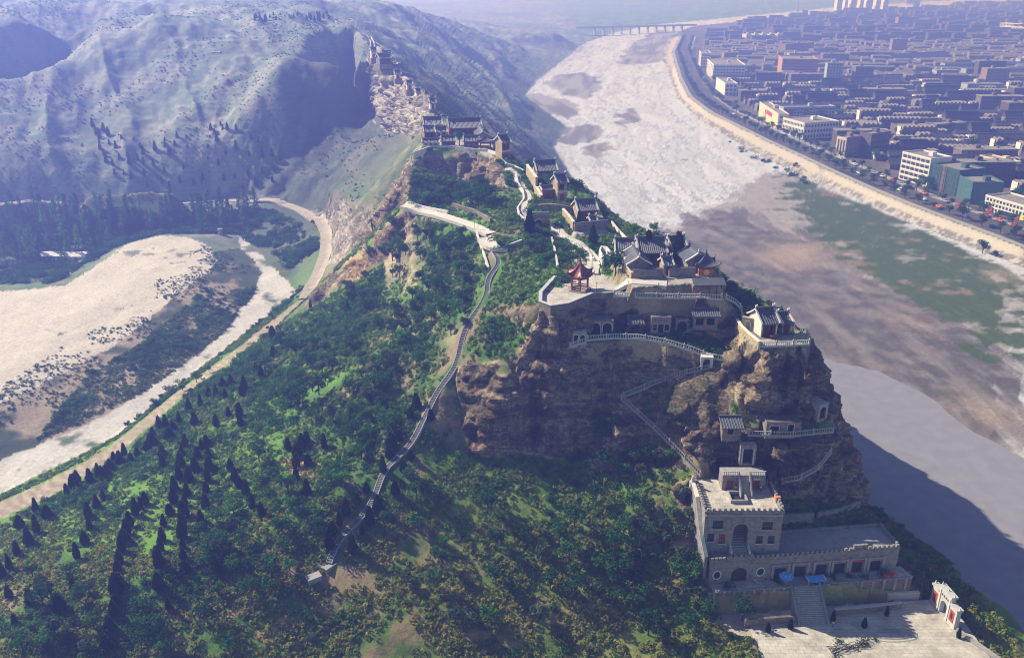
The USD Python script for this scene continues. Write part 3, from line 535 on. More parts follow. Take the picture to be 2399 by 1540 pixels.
# ------------------------------------------------------------ building materials
plain('roof_tile', (0.085, 0.088, 0.105), 0.55, 0.35, 2.5, spec=0.5); M['tile'] = UsdShade.Material.Get(stage, LK + 'roof_tile')
def mk(key, name, *a, **k): M[key] = plain(name, *a, **k)
mk('plaster', 'old_plaster', (0.62, 0.58, 0.50), 0.85, 0.22, 1.2); mk('white', 'white_stone', (0.44, 0.43, 0.42), 0.8, 0.15, 2.0)
mk('redwood', 'red_wood', (0.22, 0.045, 0.03), 0.6, 0.3, 3.0); mk('darkwood', 'dark_wood', (0.045, 0.028, 0.022), 0.7, 0.3, 3.0); mk('redwall', 'red_plaster', (0.36, 0.10, 0.05), 0.8, 0.3, 1.5)
mk('void', 'dark_opening', (0.012, 0.011, 0.011), 0.9, 0.2, 2.0); mk('lattice', 'lattice_wood', (0.09, 0.06, 0.05), 0.7, 0.3, 4.0)
mk('orange', 'orange_plaster', (0.50, 0.15, 0.04), 0.75, 0.2, 1.5); mk('yellow', 'yellow_paint', (0.75, 0.42, 0.03), 0.6, 0.12, 4.0); mk('redtile', 'glazed_red_tile', (0.25, 0.06, 0.024), 0.42, 0.3, 3.0, spec=0.5)
mk('paving', 'pale_paving', (0.50, 0.46, 0.40), 0.85, 0.16, 0.8); mk('concrete', 'grey_concrete', (0.30, 0.29, 0.28), 0.85, 0.2, 1.0); mk('wallwhite', 'limewash', (0.60, 0.57, 0.52), 0.85, 0.2, 0.9)
M['slabs'] = mat('paving_slabs', {'g': ('geometry', {}), 'k': ('brick_texture', {'color1': (0.42, 0.39, 0.345), 'color2': (0.50, 0.465, 0.41), 'mortar': (0.26, 0.24, 0.21), 'scale': 1.0, 'mortar_size': 0.03, 'brick_width': 1.4, 'row_height': 0.9}),
    'n': ('noise_texture', {'scale': 0.35, 'detail': 6.0, 'roughness': 0.7}), 'r': ('rgb_ramp', {'ramp': [(0.3, (0.55, 0.53, 0.5)), (0.6, (1.1, 1.08, 1.05))]}), 'm': ('mix_color', {'blend_type': 'multiply', 'fac': 0.85}), 'p': ('principled_bsdf', {'roughness': 0.85})},
    [('g.position', 'k.vector'), ('g.position', 'n.vector'), ('n.fac', 'r.fac'), ('k.color', 'm.a'), ('r.color', 'm.b'), ('m.result', 'p.base_color')])
mk('dirtroad', 'pale_dirt_road', (0.36, 0.31, 0.25), 0.9, 0.25, 0.5)
M['ochre'] = masonry('ochre_brick', (0.44, 0.31, 0.15), (0.38, 0.27, 0.13), (0.50, 0.40, 0.25), 0.5, 0.16)
M['greybrick'] = masonry('grey_brick', (0.20, 0.16, 0.14), (0.26, 0.21, 0.18), (0.33, 0.29, 0.26), 0.5, 0.16)
M['stone'] = masonry('rubble_stone', (0.27, 0.22, 0.17), (0.37, 0.31, 0.24), (0.17, 0.14, 0.11), 0.7, 0.32, msize=0.05)
M['castle'] = masonry('castle_block', (0.27, 0.25, 0.245), (0.31, 0.29, 0.28), (0.21, 0.195, 0.19), 0.9, 0.4)

# ------------------------------------------------------------ temple halls
def roof_rows(w, d, h, rh, ov, side):
    """Points of one slope, ridge to eave, sagging like old tiled roofs."""
    t = np.linspace(0, 1, 6); y = d / 2 + side * t * (d / 2 + ov); z = h + rh - (rh + 0.28) * t ** 0.86; return y, z
def hall(key, name, label, cat, wall='greybrick', front='redwood', rh=None, group=None, bays=3, ends='plaster', open_front=True, floors=1, roofmat='tile', ribs=True, gable_wall=None):
    ox, oy, zg, rz, w, d, h = HALL[key]; rh = rh or d * 0.36; ov = 0.7
    t = thing(name, label, cat, (ox, oy, zg), rz, group)
    MB().box(-.5, w + .5, -.85, d + .4, -2.6, 0.05).build('platform', 'stone', t)
    gable = [(0, 0.05), (d, 0.05), (d, h)] + [(d / 2, h + rh * 0.96)] + [(0, h)]
    MB().plate(gable, 0, .32).build('gable_wall', gable_wall or wall, t); MB().plate(gable, w - .32, w).build('gable_wall', gable_wall or wall, t)
    MB().box(.32, w - .32, d - .32, d, .05, h - .02).build('back_wall', wall, t)
    yf = 0.95 if open_front else 0.0
    MB().box(.32, w - .32, yf, yf + .25, .05, h - .02).build('front_wall', front if open_front else wall, t)
    MB().box(.32, w - .32, yf - .06, yf - .003, h - .62, h - .25).build('lintel', 'darkwood' if open_front else 'plaster', t)
    bw = (w - .64) / bays
    for k in range(bays):
        x = .32 + bw * k
        dz = 2.1 if (k == bays // 2 or open_front) else 1.9
        if k == bays // 2:
            dr = MB().box(x + bw * .2, x + bw * .8, yf - .05, yf - .004, .1, min(dz, h - .7)).build('door', 'redwood' if not open_front else 'darkwood', t); MB().box(x + bw * .49, x + bw * .51, yf - .07, yf - .052, .1, min(dz, h - .7)).build('door_seam', 'void', dr)
        else:
            wn = MB().box(x + bw * .18, x + bw * .82, yf - .05, yf - .004, .9, min(2.0, h - .7)).build('window', 'lattice', t)
            m = MB(); [m.box(x + bw * (.18 + .64 * q / 4) - .03, x + bw * (.18 + .64 * q / 4) + .03, yf - .08, yf - .052, .9, min(2.0, h - .7)) for q in range(5)]; m.build('lattice_bars', 'redwood', wn)
    if open_front:
        for k in range(bays + 1):
            x = .32 + bw * k + (0.18 if k == 0 else -0.18 if k == bays else 0); MB().cyl(x, .12, .05, h - .05, .14).build('column', 'redwood', t)
        MB().box(.1, w - .1, .02, .22, h - .35, h - .04).build('eave_beam', 'darkwood', t)
    if floors == 2:
        MB().box(-.25, w + .25, -.3, .0, h * .47, h * .53).build('balcony_band', 'plaster', t)
        for k in range(bays): MB().box(.5 + bw * k, .5 + bw * k + bw * .62, yf - .06, yf - .004, h * .6, h * .86).build('upper_window', 'void', t)
    r = MB()
    for side in (-1, 1):
        y, z = roof_rows(w, d, h, rh, ov, side); xs = (-.35, w + .35)
        top = np.array([[(x, yy, zz) for x in xs] for yy, zz in zip(y, z)]); bot = top - np.array([0, 0, .2]); r.sheet(top if side > 0 else top[:, ::-1]); r.sheet(bot[:, ::-1] if side > 0 else bot)
        r.sheet(np.stack([top[-1], bot[-1]])); r.sheet(np.stack([top[:, 0], bot[:, 0]])); r.sheet(np.stack([bot[:, 1], top[:, 1]]))
    rf = r.build('roof', roofmat, t)
    m = MB().box(-.3, w + .3, d / 2 - .16, d / 2 + .16, h + rh - .05, h + rh + .42)
    m.build('ridge', roofmat, rf)
    for x in (-.38, w - .02): MB().face([(x, h + rh + .3), (x + .4, h + rh + .3), (x + .46, h + rh + 1.0), (x + .2, h + rh + .75), (x - .06, h + rh + 1.0)], d / 2 - .14, d / 2 + .14).build('ridge_ornament', 'plaster', rf)
    if ribs:
        m = MB(); n = max(4, int(w / .42))
        for side in (-1, 1):
            y, z = roof_rows(w, d, h, rh, ov, side)
            for k in range(1, n):
                x = -.35 + (w + .7) * k / n; p = np.array([(x, yy, zz) for yy, zz in zip(y, z)]); c = p + np.array([0, 0, .08]); l, q = p + np.array([-.09, 0, .0]), p + np.array([.09, 0, .0])
                m.sheet(np.stack([l, c])); m.sheet(np.stack([c, q]))
                m.add([l[-1], c[-1], q[-1]], [(0, 1, 2)])
        tag(m.build('tile_rows', roofmat, rf), kind='stuff')
    for x0, x1 in ((-.42, -.06), (w + .06, w + .42)):
        m = MB()
        for side in (-1, 1):
            y, z = roof_rows(w, d, h, rh, ov, side)
            for q in range(len(y) - 1): m.loft([(x0, y[q], z[q] - .1), (x1, y[q], z[q] - .1), (x1, y[q], z[q] + .24), (x0, y[q], z[q] + .24)], [(x0, y[q + 1], z[q + 1] - .1), (x1, y[q + 1], z[q + 1] - .1), (x1, y[q + 1], z[q + 1] + .24), (x0, y[q + 1], z[q + 1] + .24)])
        m.build('verge', ends, rf)
    return t
GC, GH, GS = 'halls of the walled courtyard temple', 'halls of the hilltop temple above the dark cliff', 'small temples high on the white crags'
hall('rear_left', 'temple_hall', 'left of the three grey-tiled halls along the back of the walled courtyard, white left gable', 'temple', 'plaster', group=GC)
hall('rear_middle', 'temple_hall', 'widest and tallest middle hall at the back of the walled courtyard, grey tiled roof', 'temple', 'greybrick', group=GC)
hall('rear_right', 'temple_hall', 'right-hand hall at the back of the walled courtyard, grey roof beside the river', 'temple', 'greybrick', group=GC)
hall('gate_house', 'gate_house', 'narrow tile-roofed gate house in the front wall of the courtyard temple', 'gate house', 'ochre', bays=1, open_front=False, group=GC)
hall('lone', 'temple_hall', 'lone grey-roofed temple hall behind a yellow-sided forecourt wall on the ridge', 'temple', 'ochre')
hall('lone_gate', 'gate_house', 'small roofed gate in the forecourt wall of the lone temple hall', 'gate house', 'greybrick', bays=1, open_front=False)
hall('upper_main', 'temple_hall', 'dark-roofed hall above the two-storey arch gate, tall yellow side wall on its left', 'temple', 'ochre', group='temple beside the winding path')
hall('upper_gate', 'gate_tower', 'two-storey gate tower with a brick base and red upper floor, pine on its right', 'gate tower', 'ochre', front='greybrick', bays=1, open_front=False, floors=2, rh=1.6, group='temple beside the winding path')
hall('red_gate', 'red_gate', 'low red-walled gate with white trim between yellow wall and gate tower', 'gate', 'redwall', bays=1, open_front=False, rh=0.5, ribs=False, group='temple beside the winding path')
hall('watch', 'watch_tower', 'tall narrow two-storey red tower with bright yellow gable, right end of the hilltop temple', 'tower', 'redwall', gable_wall='ochre', bays=2, open_front=False, floors=2)
hall('great', 'temple_hall', 'great hall with the longest roof in the hilltop temple above the dark cliff', 'temple', 'redwall', bays=5, group=GH)
hall('west_rear', 'temple_hall', 'hall behind the left end of the hilltop temple, against the white crag', 'temple', 'redwall', group=GH)
hall('west_mid', 'temple_hall', 'small red-walled hall at the left edge of the hilltop temple', 'temple', 'redwall', bays=2, group=GH)
hall('west_wing', 'temple_hall', 'short wing joining the great hall to the red hall on its left', 'temple', 'redwall', bays=2, group=GH)
hall('front_left', 'temple_hall', 'brick front building left of the entrance tree of the hilltop temple', 'temple', 'greybrick', open_front=False, group=GH)
hall('front_right', 'temple_hall', 'brick front building right of the entrance tree of the hilltop temple', 'temple', 'greybrick', open_front=False, group=GH)
hall('low_west', 'temple_hall', 'lowest building at the left front corner of the hilltop temple wall', 'temple', 'plaster', open_front=False, rh=0.7, group=GH)
hall('summit_low', 'temple_hall', 'lower of the two halls of the summit temple, pale yard wall in front', 'temple', 'greybrick', group=GS)
hall('summit_high', 'temple_hall', 'upper of the two halls of the summit temple high on the white crags', 'temple', 'greybrick', group=GS)
hall('summit_gate', 'gate_house', 'topmost pale gate house where the walled stair reaches the summit temple', 'gate house', 'plaster', bays=1, open_front=False, group=GS)
hall('kiosk_a', 'kiosk', 'small square kiosk halfway up the crag path with one white end wall', 'kiosk', 'plaster', bays=1, open_front=False, group=GS)
hall('kiosk_b', 'kiosk', 'small kiosk at the lower end of the crag path above the hilltop temple', 'kiosk', 'plaster', bays=1, open_front=False, group=GS)
hall('crag_a', 'kiosk', 'tiny shrine on the crag path between the summit temple and the upper kiosk', 'shrine', 'plaster', bays=1, open_front=False, group=GS)
hall('crag_b', 'kiosk', 'tiny shrine on the crag path between the two kiosks', 'shrine', 'plaster', bays=1, open_front=False, group=GS)
hall('summit_wall', 'temple_hall', 'narrow back building of the summit temple, just right of its gate house', 'temple', 'greybrick', bays=2, open_front=False, group=GS)
hall('bluff', 'temple_hall', 'temple hall with sunlit white gable on the corner bluff above the castle', 'temple', 'plaster', bays=2)
hall('bluff_annex', 'temple_annex', 'low grey-roofed annex joined to the right of the bluff temple', 'annex', 'greybrick', bays=2, rh=1.0)

def side_hall(name, label, e0, e1, zg, h, w, group):
    """A hall whose ridge runs away from the viewer; e0, e1 its left eave, far and near end."""
    a, b = np.array(A(*e0, zg + h)), np.array(A(*e1, zg + h)); u = (a - b)[:2]; ln = np.linalg.norm(u); rz = math.atan2(u[1], u[0]) - math.pi / 2
    o = b[:2] + np.array([math.cos(rz), math.sin(rz)]) * .6
    HALL['tmp'] = (o[0] + math.cos(rz) * w, o[1] + math.sin(rz) * w, zg, rz + math.pi / 2, ln - .8, w, h)
    return hall('tmp', name, label, 'temple', 'greybrick', open_front=False, bays=3, group=group)
side_hall('side_hall', 'left side hall of the courtyard temple, pale roof slope facing the sun', (1451, 590), (1467, 617), 54.5, 2.8, 4.6, GC)
side_hall('side_hall', 'right side hall of the courtyard temple, pale roof slope, beside the square pavilion', (1584, 588), (1606, 609), 54.5, 2.8, 4.6, GC)
side_hall('side_hall', 'short side hall with pale roof slope right of the great hall in the hilltop temple', (1107, 303), (1114, 317), 62.2, 2.4, 4.0, GH)

def pavilion(name, label, c, n, r, h, rh, roofmat, colmat, walls=None, rot=0.0, lift=0.5, rail='white', group=None, base='stone'):
    """Pointed roof on posts over n sides, eaves turned up at the corners."""
    t = thing(name, label, 'pavilion', c, 0, group)
    g = rot + np.arange(n) * 2 * np.pi / n
    MB().prism([(1.12 * r * math.cos(q), 1.12 * r * math.sin(q)) for q in g], -1.2, .25).build('platform', base, t)
    for q in g: MB().cyl(.8 * r * math.cos(q), .8 * r * math.sin(q), .25, h, .15).build('column', colmat, t)
    fine = 8; k = np.arange(n * fine); f = (k % fine) / fine; ang = rot + k * 2 * np.pi / (n * fine)
    ca = np.cos(np.pi / n) / np.cos((f - .5) * 2 * np.pi / n); corner = np.abs(f - .5) * 2
    rows = []
    for s in np.linspace(0, 1, 7):
        rad = (.06 + .94 * s) * r * 1.22 * (ca * (1 + .10 * corner ** 4 * s ** 3)); z = h + .25 + rh * (1 - s) ** 1.55 + lift * corner ** 3 * s ** 3
        row = np.stack([rad * np.cos(ang), rad * np.sin(ang), z], 1); rows.append(np.vstack([row, row[:1]]))
    rows = np.array(rows); m = MB().sheet(rows[:, ::-1]); m.sheet(rows - np.array([0, 0, .16])); m.sheet(np.stack([rows[-1], rows[-1] - np.array([0, 0, .16])]))
    rf = m.build('roof', roofmat, t)
    for q in range(n):
        p = rows[:, q * fine]; MB().tube(np.vstack([p + np.array([0, 0, .1]), p[-1:] + (p[-1:] - p[-2:-1]) * .15 + np.array([0, 0, .38])]), .13, 5).build('hip_ridge', roofmat, rf)
    MB().cyl(0, 0, h + rh, h + rh + .5, .28, .1, 6).cyl(0, 0, h + rh + .5, h + rh + .8, .22, .2, 6).cyl(0, 0, h + rh + .8, h + rh + 1.7, .2, .03, 6).build('finial', roofmat, rf)
    m = MB()
    for q in range(n):
        a, b = g[q], g[(q + 1) % n]; p0, p1 = np.array([.8 * r * math.cos(a), .8 * r * math.sin(a)]), np.array([.8 * r * math.cos(b), .8 * r * math.sin(b)])
        d = (p1 - p0) / np.linalg.norm(p1 - p0); nn = np.array([d[1], -d[0]]) * .07
        m.prism([p0 - nn, p1 - nn, p1 + nn, p0 + nn], h - .5, h + .12)
        if walls: MB().prism([p0 - nn * 2, p1 - nn * 2, p1 + nn * 2, p0 + nn * 2], .25, h - .52).build('wall_panel', walls, t)
        elif q != 4: MB().prism([p0 - nn, p1 - nn, p1 + nn, p0 + nn], .72, .9).prism([p0 - nn, p1 - nn, p1 + nn, p0 + nn], .3, .42).build('rail', colmat, t)
    m.build('eave_beam', colmat, t)
    return t
pv = A(1357, 678, 52.0)
pavilion('hexagonal_pavilion', 'six-sided open pavilion with red upturned roof on the white cliff-top terrace', pv, 6, 2.6, 3.4, 2.7, 'redtile', 'redwood', rot=math.pi / 6, lift=.9)
sq = A(1653, 652, 53.6)
sp = pavilion('square_pavilion', 'square orange-walled pavilion with grey pointed roof, yellow round emblem on its front', (sq[0], sq[1] + 1.6, 53.4), 4, 2.9, 3.0, 2.4, 'tile', 'redwood', walls='orange', rot=math.pi / 4, lift=.8)
em = MB().face([(1.0 * math.cos(q) * .72, 1.75 + .72 * math.sin(q)) for q in np.linspace(0, 2 * np.pi, 18)[:-1]], -1.90, -1.80).build('round_emblem', 'yellow', sp)
pp = A(1137, 349, 62.0)
pavilion('hip_roof_pavilion', 'hip-roofed corner pavilion at the right front of the hilltop temple', pp, 4, 3.0, 2.6, 1.4, 'tile', 'redwood', rot=math.pi / 4, lift=.6, group=GH)
pp = A(928, 163, 71.0)
pavilion('hip_roof_pavilion', 'little open pavilion with upturned roof at the right of the summit temple', pp, 4, 2.4, 2.6, 1.2, 'white', 'redwood', rot=math.pi / 4, lift=.9, group=GS)
# porch in front of the square pavilion
a, b = np.array(A(1628, 668, 54.6)), np.array(A(1697, 667, 54.6)); wpo = np.linalg.norm(b - a)
t = thing('open_porch', 'long dark pent-roofed porch below the square pavilion at the cliff edge', 'porch', (a[0], a[1], 51.9), math.atan2(b[1] - a[1], b[0] - a[0]))
MB().loft([(-.3, -.5, 2.7), (wpo + .3, -.5, 2.7), (wpo + .3, 2.2, 3.5), (-.3, 2.2, 3.5)], [(-.3, -.5, 2.86), (wpo + .3, -.5, 2.86), (wpo + .3, 2.2, 3.66), (-.3, 2.2, 3.66)]).build('pent_roof', 'tile', t)
MB().box(0, wpo, 1.9, 2.15, 0, 3.3).build('back_wall', 'darkwood', t)
for k in range(5): MB().cyl(.1 + (wpo - .2) * k / 4, -.2, 0, 2.75, .12).build('post', 'redwood', t)
for k in range(4): MB().box(.4 + wpo * k / 4, .4 + wpo * k / 4 + wpo * .17, 1.82, 1.897, .1, 2.2).build('door', 'void', t)

# ------------------------------------------------------------ walls, rails, paths
def wall_line(name, label, pts, h, thick, m, group=None, cap=None, down=1.5, cat='wall', step=1.2, merlon=0):
    p = dense(pts, step); o = p[0].copy(); t = thing(name, label, cat, o, 0, group); p = p - o
    d = np.gradient(p[:, :2], axis=0); d /= np.linalg.norm(d, axis=1, keepdims=True); nn = np.stack([-d[:, 1], d[:, 0]], 1) * thick / 2
    body, cp = MB(), MB()
    for k in range(len(p) - 1):
        def ring(i, lo, hi, s=1.0): return [(p[i, 0] - nn[i, 0] * s, p[i, 1] - nn[i, 1] * s, p[i, 2] + lo), (p[i, 0] + nn[i, 0] * s, p[i, 1] + nn[i, 1] * s, p[i, 2] + lo), (p[i, 0] + nn[i, 0] * s, p[i, 1] + nn[i, 1] * s, p[i, 2] + hi), (p[i, 0] - nn[i, 0] * s, p[i, 1] - nn[i, 1] * s, p[i, 2] + hi)]
        body.loft(ring(k, -down, h), ring(k + 1, -down, h), k in (0, len(p) - 2))
        if cap: cp.loft(ring(k, h - .002, h + .14, 1.35), ring(k + 1, h - .002, h + .14, 1.35), k in (0, len(p) - 2))
    body.build('wall_body', m, t)
    if cap: cp.build('coping', cap, t)
    return t
def balustrade(name, label, pts, gap=0.55, h=1.0, m='white', post=4.0, group=None, lattice=False, drop=.3):
    p = dense(pts, .3); o = p[0].copy(); t = thing(name, label, 'balustrade', o, 0, group); p = p - o
    s = np.concatenate([[0], np.cumsum(np.linalg.norm(np.diff(p, axis=0), axis=1))]); ln = s[-1]
    def pt(u): return np.array([np.interp(u, s, p[:, i]) for i in range(3)])
    n = max(2, int(ln / 1.0)); q = np.array([pt(u) for u in np.linspace(0, ln, n + 1)])
    for nm, z0, z1, wd in (('top_rail', h - .16, h, .22), ('bottom_rail', -drop, .14, .26)):
        mb = MB(); d = np.gradient(q[:, :2], axis=0); d /= np.linalg.norm(d, axis=1, keepdims=True); nn = np.stack([-d[:, 1], d[:, 0]], 1) * wd / 2
        R = [[(q[i, 0] - nn[i, 0], q[i, 1] - nn[i, 1], q[i, 2] + z0), (q[i, 0] + nn[i, 0], q[i, 1] + nn[i, 1], q[i, 2] + z0), (q[i, 0] + nn[i, 0], q[i, 1] + nn[i, 1], q[i, 2] + z1), (q[i, 0] - nn[i, 0], q[i, 1] - nn[i, 1], q[i, 2] + z1)] for i in range(n + 1)]
        for i in range(n): mb.loft(R[i], R[i + 1], i in (0, n - 1))
        mb.build(nm, m, t)
    k = max(2, int(ln / post)); pu = np.linspace(0, ln, k + 1)
    for u in pu: x, y, z = pt(u); MB().box(x - .15, x + .15, y - .15, y + .15, z - drop - .05, z + h + .12).cyl(x, y, z + h + .12, z + h + .34, .16, .06, 6).build('post', m, t)
    nb = min(295, max(2, int(ln / gap)))
    for u in (np.arange(nb) + .5) * ln / nb:
        if np.abs(pu - u).min() < .22: continue
        x, y, z = pt(u); MB().cyl(x, y, z + .14, z + .45, .07, .13, 5).cyl(x, y, z + .45, z + h - .16, .13, .06, 5).build('baluster', m, t)
    return t
def ribbon(name, pts, width, m='paving', lift=0.12, kind='structure', step=1.2, label=None, steps=None):
    """A paved way laid on the ground."""
    p = dense(pts, step); p = p.copy(); p[1:-1] = gaussian_filter1d(p, 1.5, axis=0)[1:-1]
    d = np.gradient(p[:, :2], axis=0); d /= np.linalg.norm(d, axis=1, keepdims=True); nn = np.stack([-d[:, 1], d[:, 0]], 1) * width / 2
    off = np.linspace(-1, 1, 5); g = np.zeros((len(p), 5, 3)); g[..., 0] = p[:, None, 0] + nn[:, None, 0] * off; g[..., 1] = p[:, None, 1] + nn[:, None, 1] * off
    hh = height(g[..., 0], g[..., 1]); g[..., 2] = np.maximum(hh.mean(1, keepdims=True), hh) * .5 + hh.max(1, keepdims=True) * .5 + lift
    bot = g.copy(); bot[..., 2] -= .9
    mb = MB().sheet(g[:, ::-1]); mb.sheet(np.stack([g[:, 0], bot[:, 0]])); mb.sheet(np.stack([bot[:, -1], g[:, -1]]))
    pr = mb.build(name, m); tag(pr, label, kind=kind); return g
def along(px, lift=0.0):
    """Pixels to points on the ground."""
    q = pick([a for a, b in px], [b for a, b in px]); q[:, 2] += lift; return q
def ground(pts, lift=0.0): p = np.array(pts, float); p[:, 2] = height(p[:, 0], p[:, 1]) + lift; return p
w3 = lambda px: [A(*p) for p in px]
# ledge, terrace and stairs of the great cliff
balustrade('stone_balustrade', 'long white balustrade along the ledge of cave rooms in the cliff', [(x, y, z + .15) for x, y, z in w3(LEDGE)])
balustrade('stone_balustrade', 'white balustrade along the cliff-top terrace in front of the courtyard temple', w3([(1437, 693, 52.05), (1500, 696, 52.05), (1570, 697, 52.05), (1640, 697, 52), (1690, 700, 51.9)]))
balustrade('stone_balustrade', 'short balustrade left of the ledge by the small two-arched cave front', w3([(1335, 812, 44.4), (1372, 799, 45)]), h=.9)
balustrade('stone_balustrade', 'balustrade of the upper zigzag stair below the arched bridge', [(x, y, z + .2) for x, y, z in w3(ZIG1)], m='concrete')
balustrade('stone_balustrade', 'dim balustrade of the lower zigzag stair down to the castle roof', [(x, y, z + .2) for x, y, z in w3(ZIG2)], m='concrete')
balustrade('stone_balustrade', 'white openwork parapet on the front of the bluff temple terrace', w3([(1778, 811, 46.8), (1840, 809, 46.8), (1895, 805, 46.8)]), gap=.42, post=3.0)
balustrade('stone_balustrade', 'dim balustrade on the shaded ledge of rooms below the bluff temple', w3([(1752, 1018, 31.2), (1850, 1020, 31.2), (1950, 1010, 31)]), m='concrete')
balustrade('stone_balustrade', 'curving dim balustrade climbing the right corner of the bluff', w3([(1830, 1128, 21.5), (1870, 1122, 22.5), (1915, 1098, 25), (1945, 1060, 28)]), m='concrete')
balustrade('stone_balustrade', 'white rail of the stair winding from the courtyard temple to the bluff temple', w3([(1700, 697, 51.8), (1722, 708, 50.6), (1738, 725, 49), (1735, 740, 48), (1750, 752, 47)]), h=.9)
TW = w3([(1300, 655, 51.9), (1284, 672, 51.9), (1266, 692, 51.9), (1265, 714, 51.9), (1290, 724, 51.9), (1330, 718, 51.9), (1385, 695, 51.9), (1437, 693, 51.9)])
t = wall_line('terrace_wall', 'tall grey stone retaining wall with white parapet below the red pavilion terrace', TW, .9, .6, 'stone', cap='white', down=5.6)
t = wall_line('bluff_wall', 'sunlit stepped parapet wall on the left side of the bluff temple terrace', w3([(1725, 757, 47), (1735, 772, 46.8), (1755, 792, 46.8), (1778, 811, 46.8)]), 1.0, .5, 'ochre', cap='plaster', down=3)
t = wall_line('bluff_wall', 'stone retaining wall under the front parapet of the bluff temple', w3([(1778, 813, 46.5), (1840, 811, 46.5), (1896, 807, 46.5)]), .0, .6, 'stone', down=3.6)
ribbon('terrace_path', w3(PATHA) + w3([(1395, 665, 52.2), (1450, 680, 52), (1560, 688, 51.9)]), 3.2, lift=.16)
ribbon('ridge_path', w3(PATHB), 2.4); ribbon('shelf_path', w3(PATHC), 2.9)
ribbon('valley_road', w3(ROAD_C), 5.0, 'dirtroad', lift=.15, step=3)
ribbon('white_landing', w3([(1135, 552, 54), (1155, 575, 54), (1195, 578, 54)]), 4.2)
# the white floor of the terrace
fl = poly2([(1302, 657), (1286, 673), (1268, 693), (1267, 711), (1291, 721), (1329, 715), (1384, 691), (1437, 690), (1560, 694), (1640, 694), (1560, 690), (1470, 683), (1420, 660), (1400, 640), (1384, 642), (1350, 655)], 51.9).buffer(0)
m = MB(); q = trimesh.creation.extrude_polygon(fl, .5, engine='earcut'); m.add(q.vertices + np.array([0, 0, 51.6]), q.faces); tag(m.build('terrace_paving', 'slabs'), kind='structure')
GW = 'low white walls along the ridge paths'
for px, lab in (([(1287, 522), (1292, 540), (1322, 560), (1372, 588), (1390, 612)], 'white wall on the left of the lower path curving down to the pavilion'),
                ([(1208, 412), (1213, 432), (1225, 452), (1227, 470), (1212, 492), (1216, 507), (1234, 522)], 'white wall along the outer bends of the winding path'),
                ([(945, 487), (985, 499), (1050, 518), (1108, 537), (1118, 545)], 'white wall along the outer edge of the shelf path'),
                ([(1116, 545), (1124, 575), (1134, 600), (1144, 632)], 'white wall beside the top of the long stairway'),
                ([(1292, 562), (1299, 590), (1306, 628)], 'white wall beside the straight dark stair'),
                ([(1176, 378), (1186, 388), (1205, 393), (1222, 402), (1232, 407)], 'white wall of the path below the tall red tower'),
                ([(1145, 583), (1165, 585), (1195, 578), (1222, 568)], 'curved white wall at the front of the pale landing'),
                ([(940, 480), (946, 470), (956, 478), (990, 488), (1050, 500)], 'low inner wall on the upper side of the shelf path'),
                ([(935, 199), (948, 203), (962, 212), (975, 224), (992, 231), (1002, 238)], 'pale wall of the crag path between the two kiosks'),
                ([(862, 92), (868, 104), (869, 116)], 'left wall of the stair above the summit gate'), ([(869, 91), (876, 104), (877, 116)], 'right wall of the stair above the summit gate'),
                ([(778, 50), (795, 62), (810, 70), (835, 76), (862, 90)], 'thin pale wall along the knoll above the summit gate'),
                ([(900, 158), (905, 166), (915, 167)], 'yard wall in front of the lower summit hall')):
    wall_line('path_wall', lab, along(px), 1.7 if 'knoll' in lab or 'summit gate' in lab else .85, .9 if 'knoll' in lab else .45, 'wallwhite', GW, cat='wall', down=1.2)
wall_line('temple_wall', 'curving white parapet along the edge of the dark cliff below the hilltop temple', w3([(969, 361, 62), (1012, 346, 62), (1062, 347, 62), (1107, 353, 62), (1142, 355, 62), (1163, 362, 62)]), .8, .4, 'wallwhite', down=2.5)
wall_line('temple_wall', 'white garden wall behind the courtyard temple on the river side', along([(1432, 525), (1448, 545), (1470, 568)]), 1.0, .4, 'wallwhite', down=1.5)
wall_line('temple_wall', 'rounded white wall at the left end of the courtyard temple', w3([(1430, 603, 54.6), (1420, 590, 54.6), (1408, 588, 54.4), (1404, 598, 54), (1412, 612, 54)]), 1.4, .4, 'wallwhite', down=2)
wall_line('temple_wall', 'grey brick front wall of the courtyard temple left of its gate house', w3([(1480, 674, 52), (1515, 673, 52), (1550, 671, 52)]), 4.3, .6, 'greybrick', cap='tile', down=1)
wall_line('temple_wall', 'grey brick front wall of the courtyard temple right of its gate house', w3([(1564, 670, 52), (1590, 668, 52), (1626, 668, 52)]), 4.2, .6, 'greybrick', cap='tile', down=1)
wall_line('temple_wall', 'sunlit yellow side wall of the courtyard temple beside the big tree', w3([(1479, 672, 52.2), (1468, 655, 53), (1462, 635, 54)]), 3.4, .5, 'ochre', cap='plaster', down=1.5)
wall_line('temple_wall', 'yellow sunlit side wall of the lone temple forecourt', w3([(1343, 549, 54.2), (1331, 532, 54.6), (1318, 517, 55)]), 3.4, .5, 'ochre', cap='plaster', down=1.5)
wall_line('temple_wall', 'brick front wall of the lone temple forecourt', w3([(1344, 549, 54.3), (1385, 545, 54.3), (1424, 541, 54.3)]), 3.0, .5, 'greybrick', cap='tile', down=1.5)
wall_line('temple_wall', 'tall sloping yellow wall on the left of the dark-roofed upper temple', w3([(1256, 452, 58), (1244, 434, 58.5), (1234, 420, 59)]), 4.6, .6, 'ochre', cap='plaster', down=1.5)
wall_line('temple_wall', 'yellow buttress wall between the winding path and the red gate', w3([(1268, 474, 57.2), (1262, 462, 57.6), (1254, 450, 58)]), 2.0, .6, 'ochre', cap='plaster', down=2)
wall_line('rubble_wall', 'rough rubble retaining wall above the stone arch on the ridge', along([(1258, 492), (1290, 490), (1325, 494), (1345, 500)]), 1.6, .8, 'stone', down=2.5)
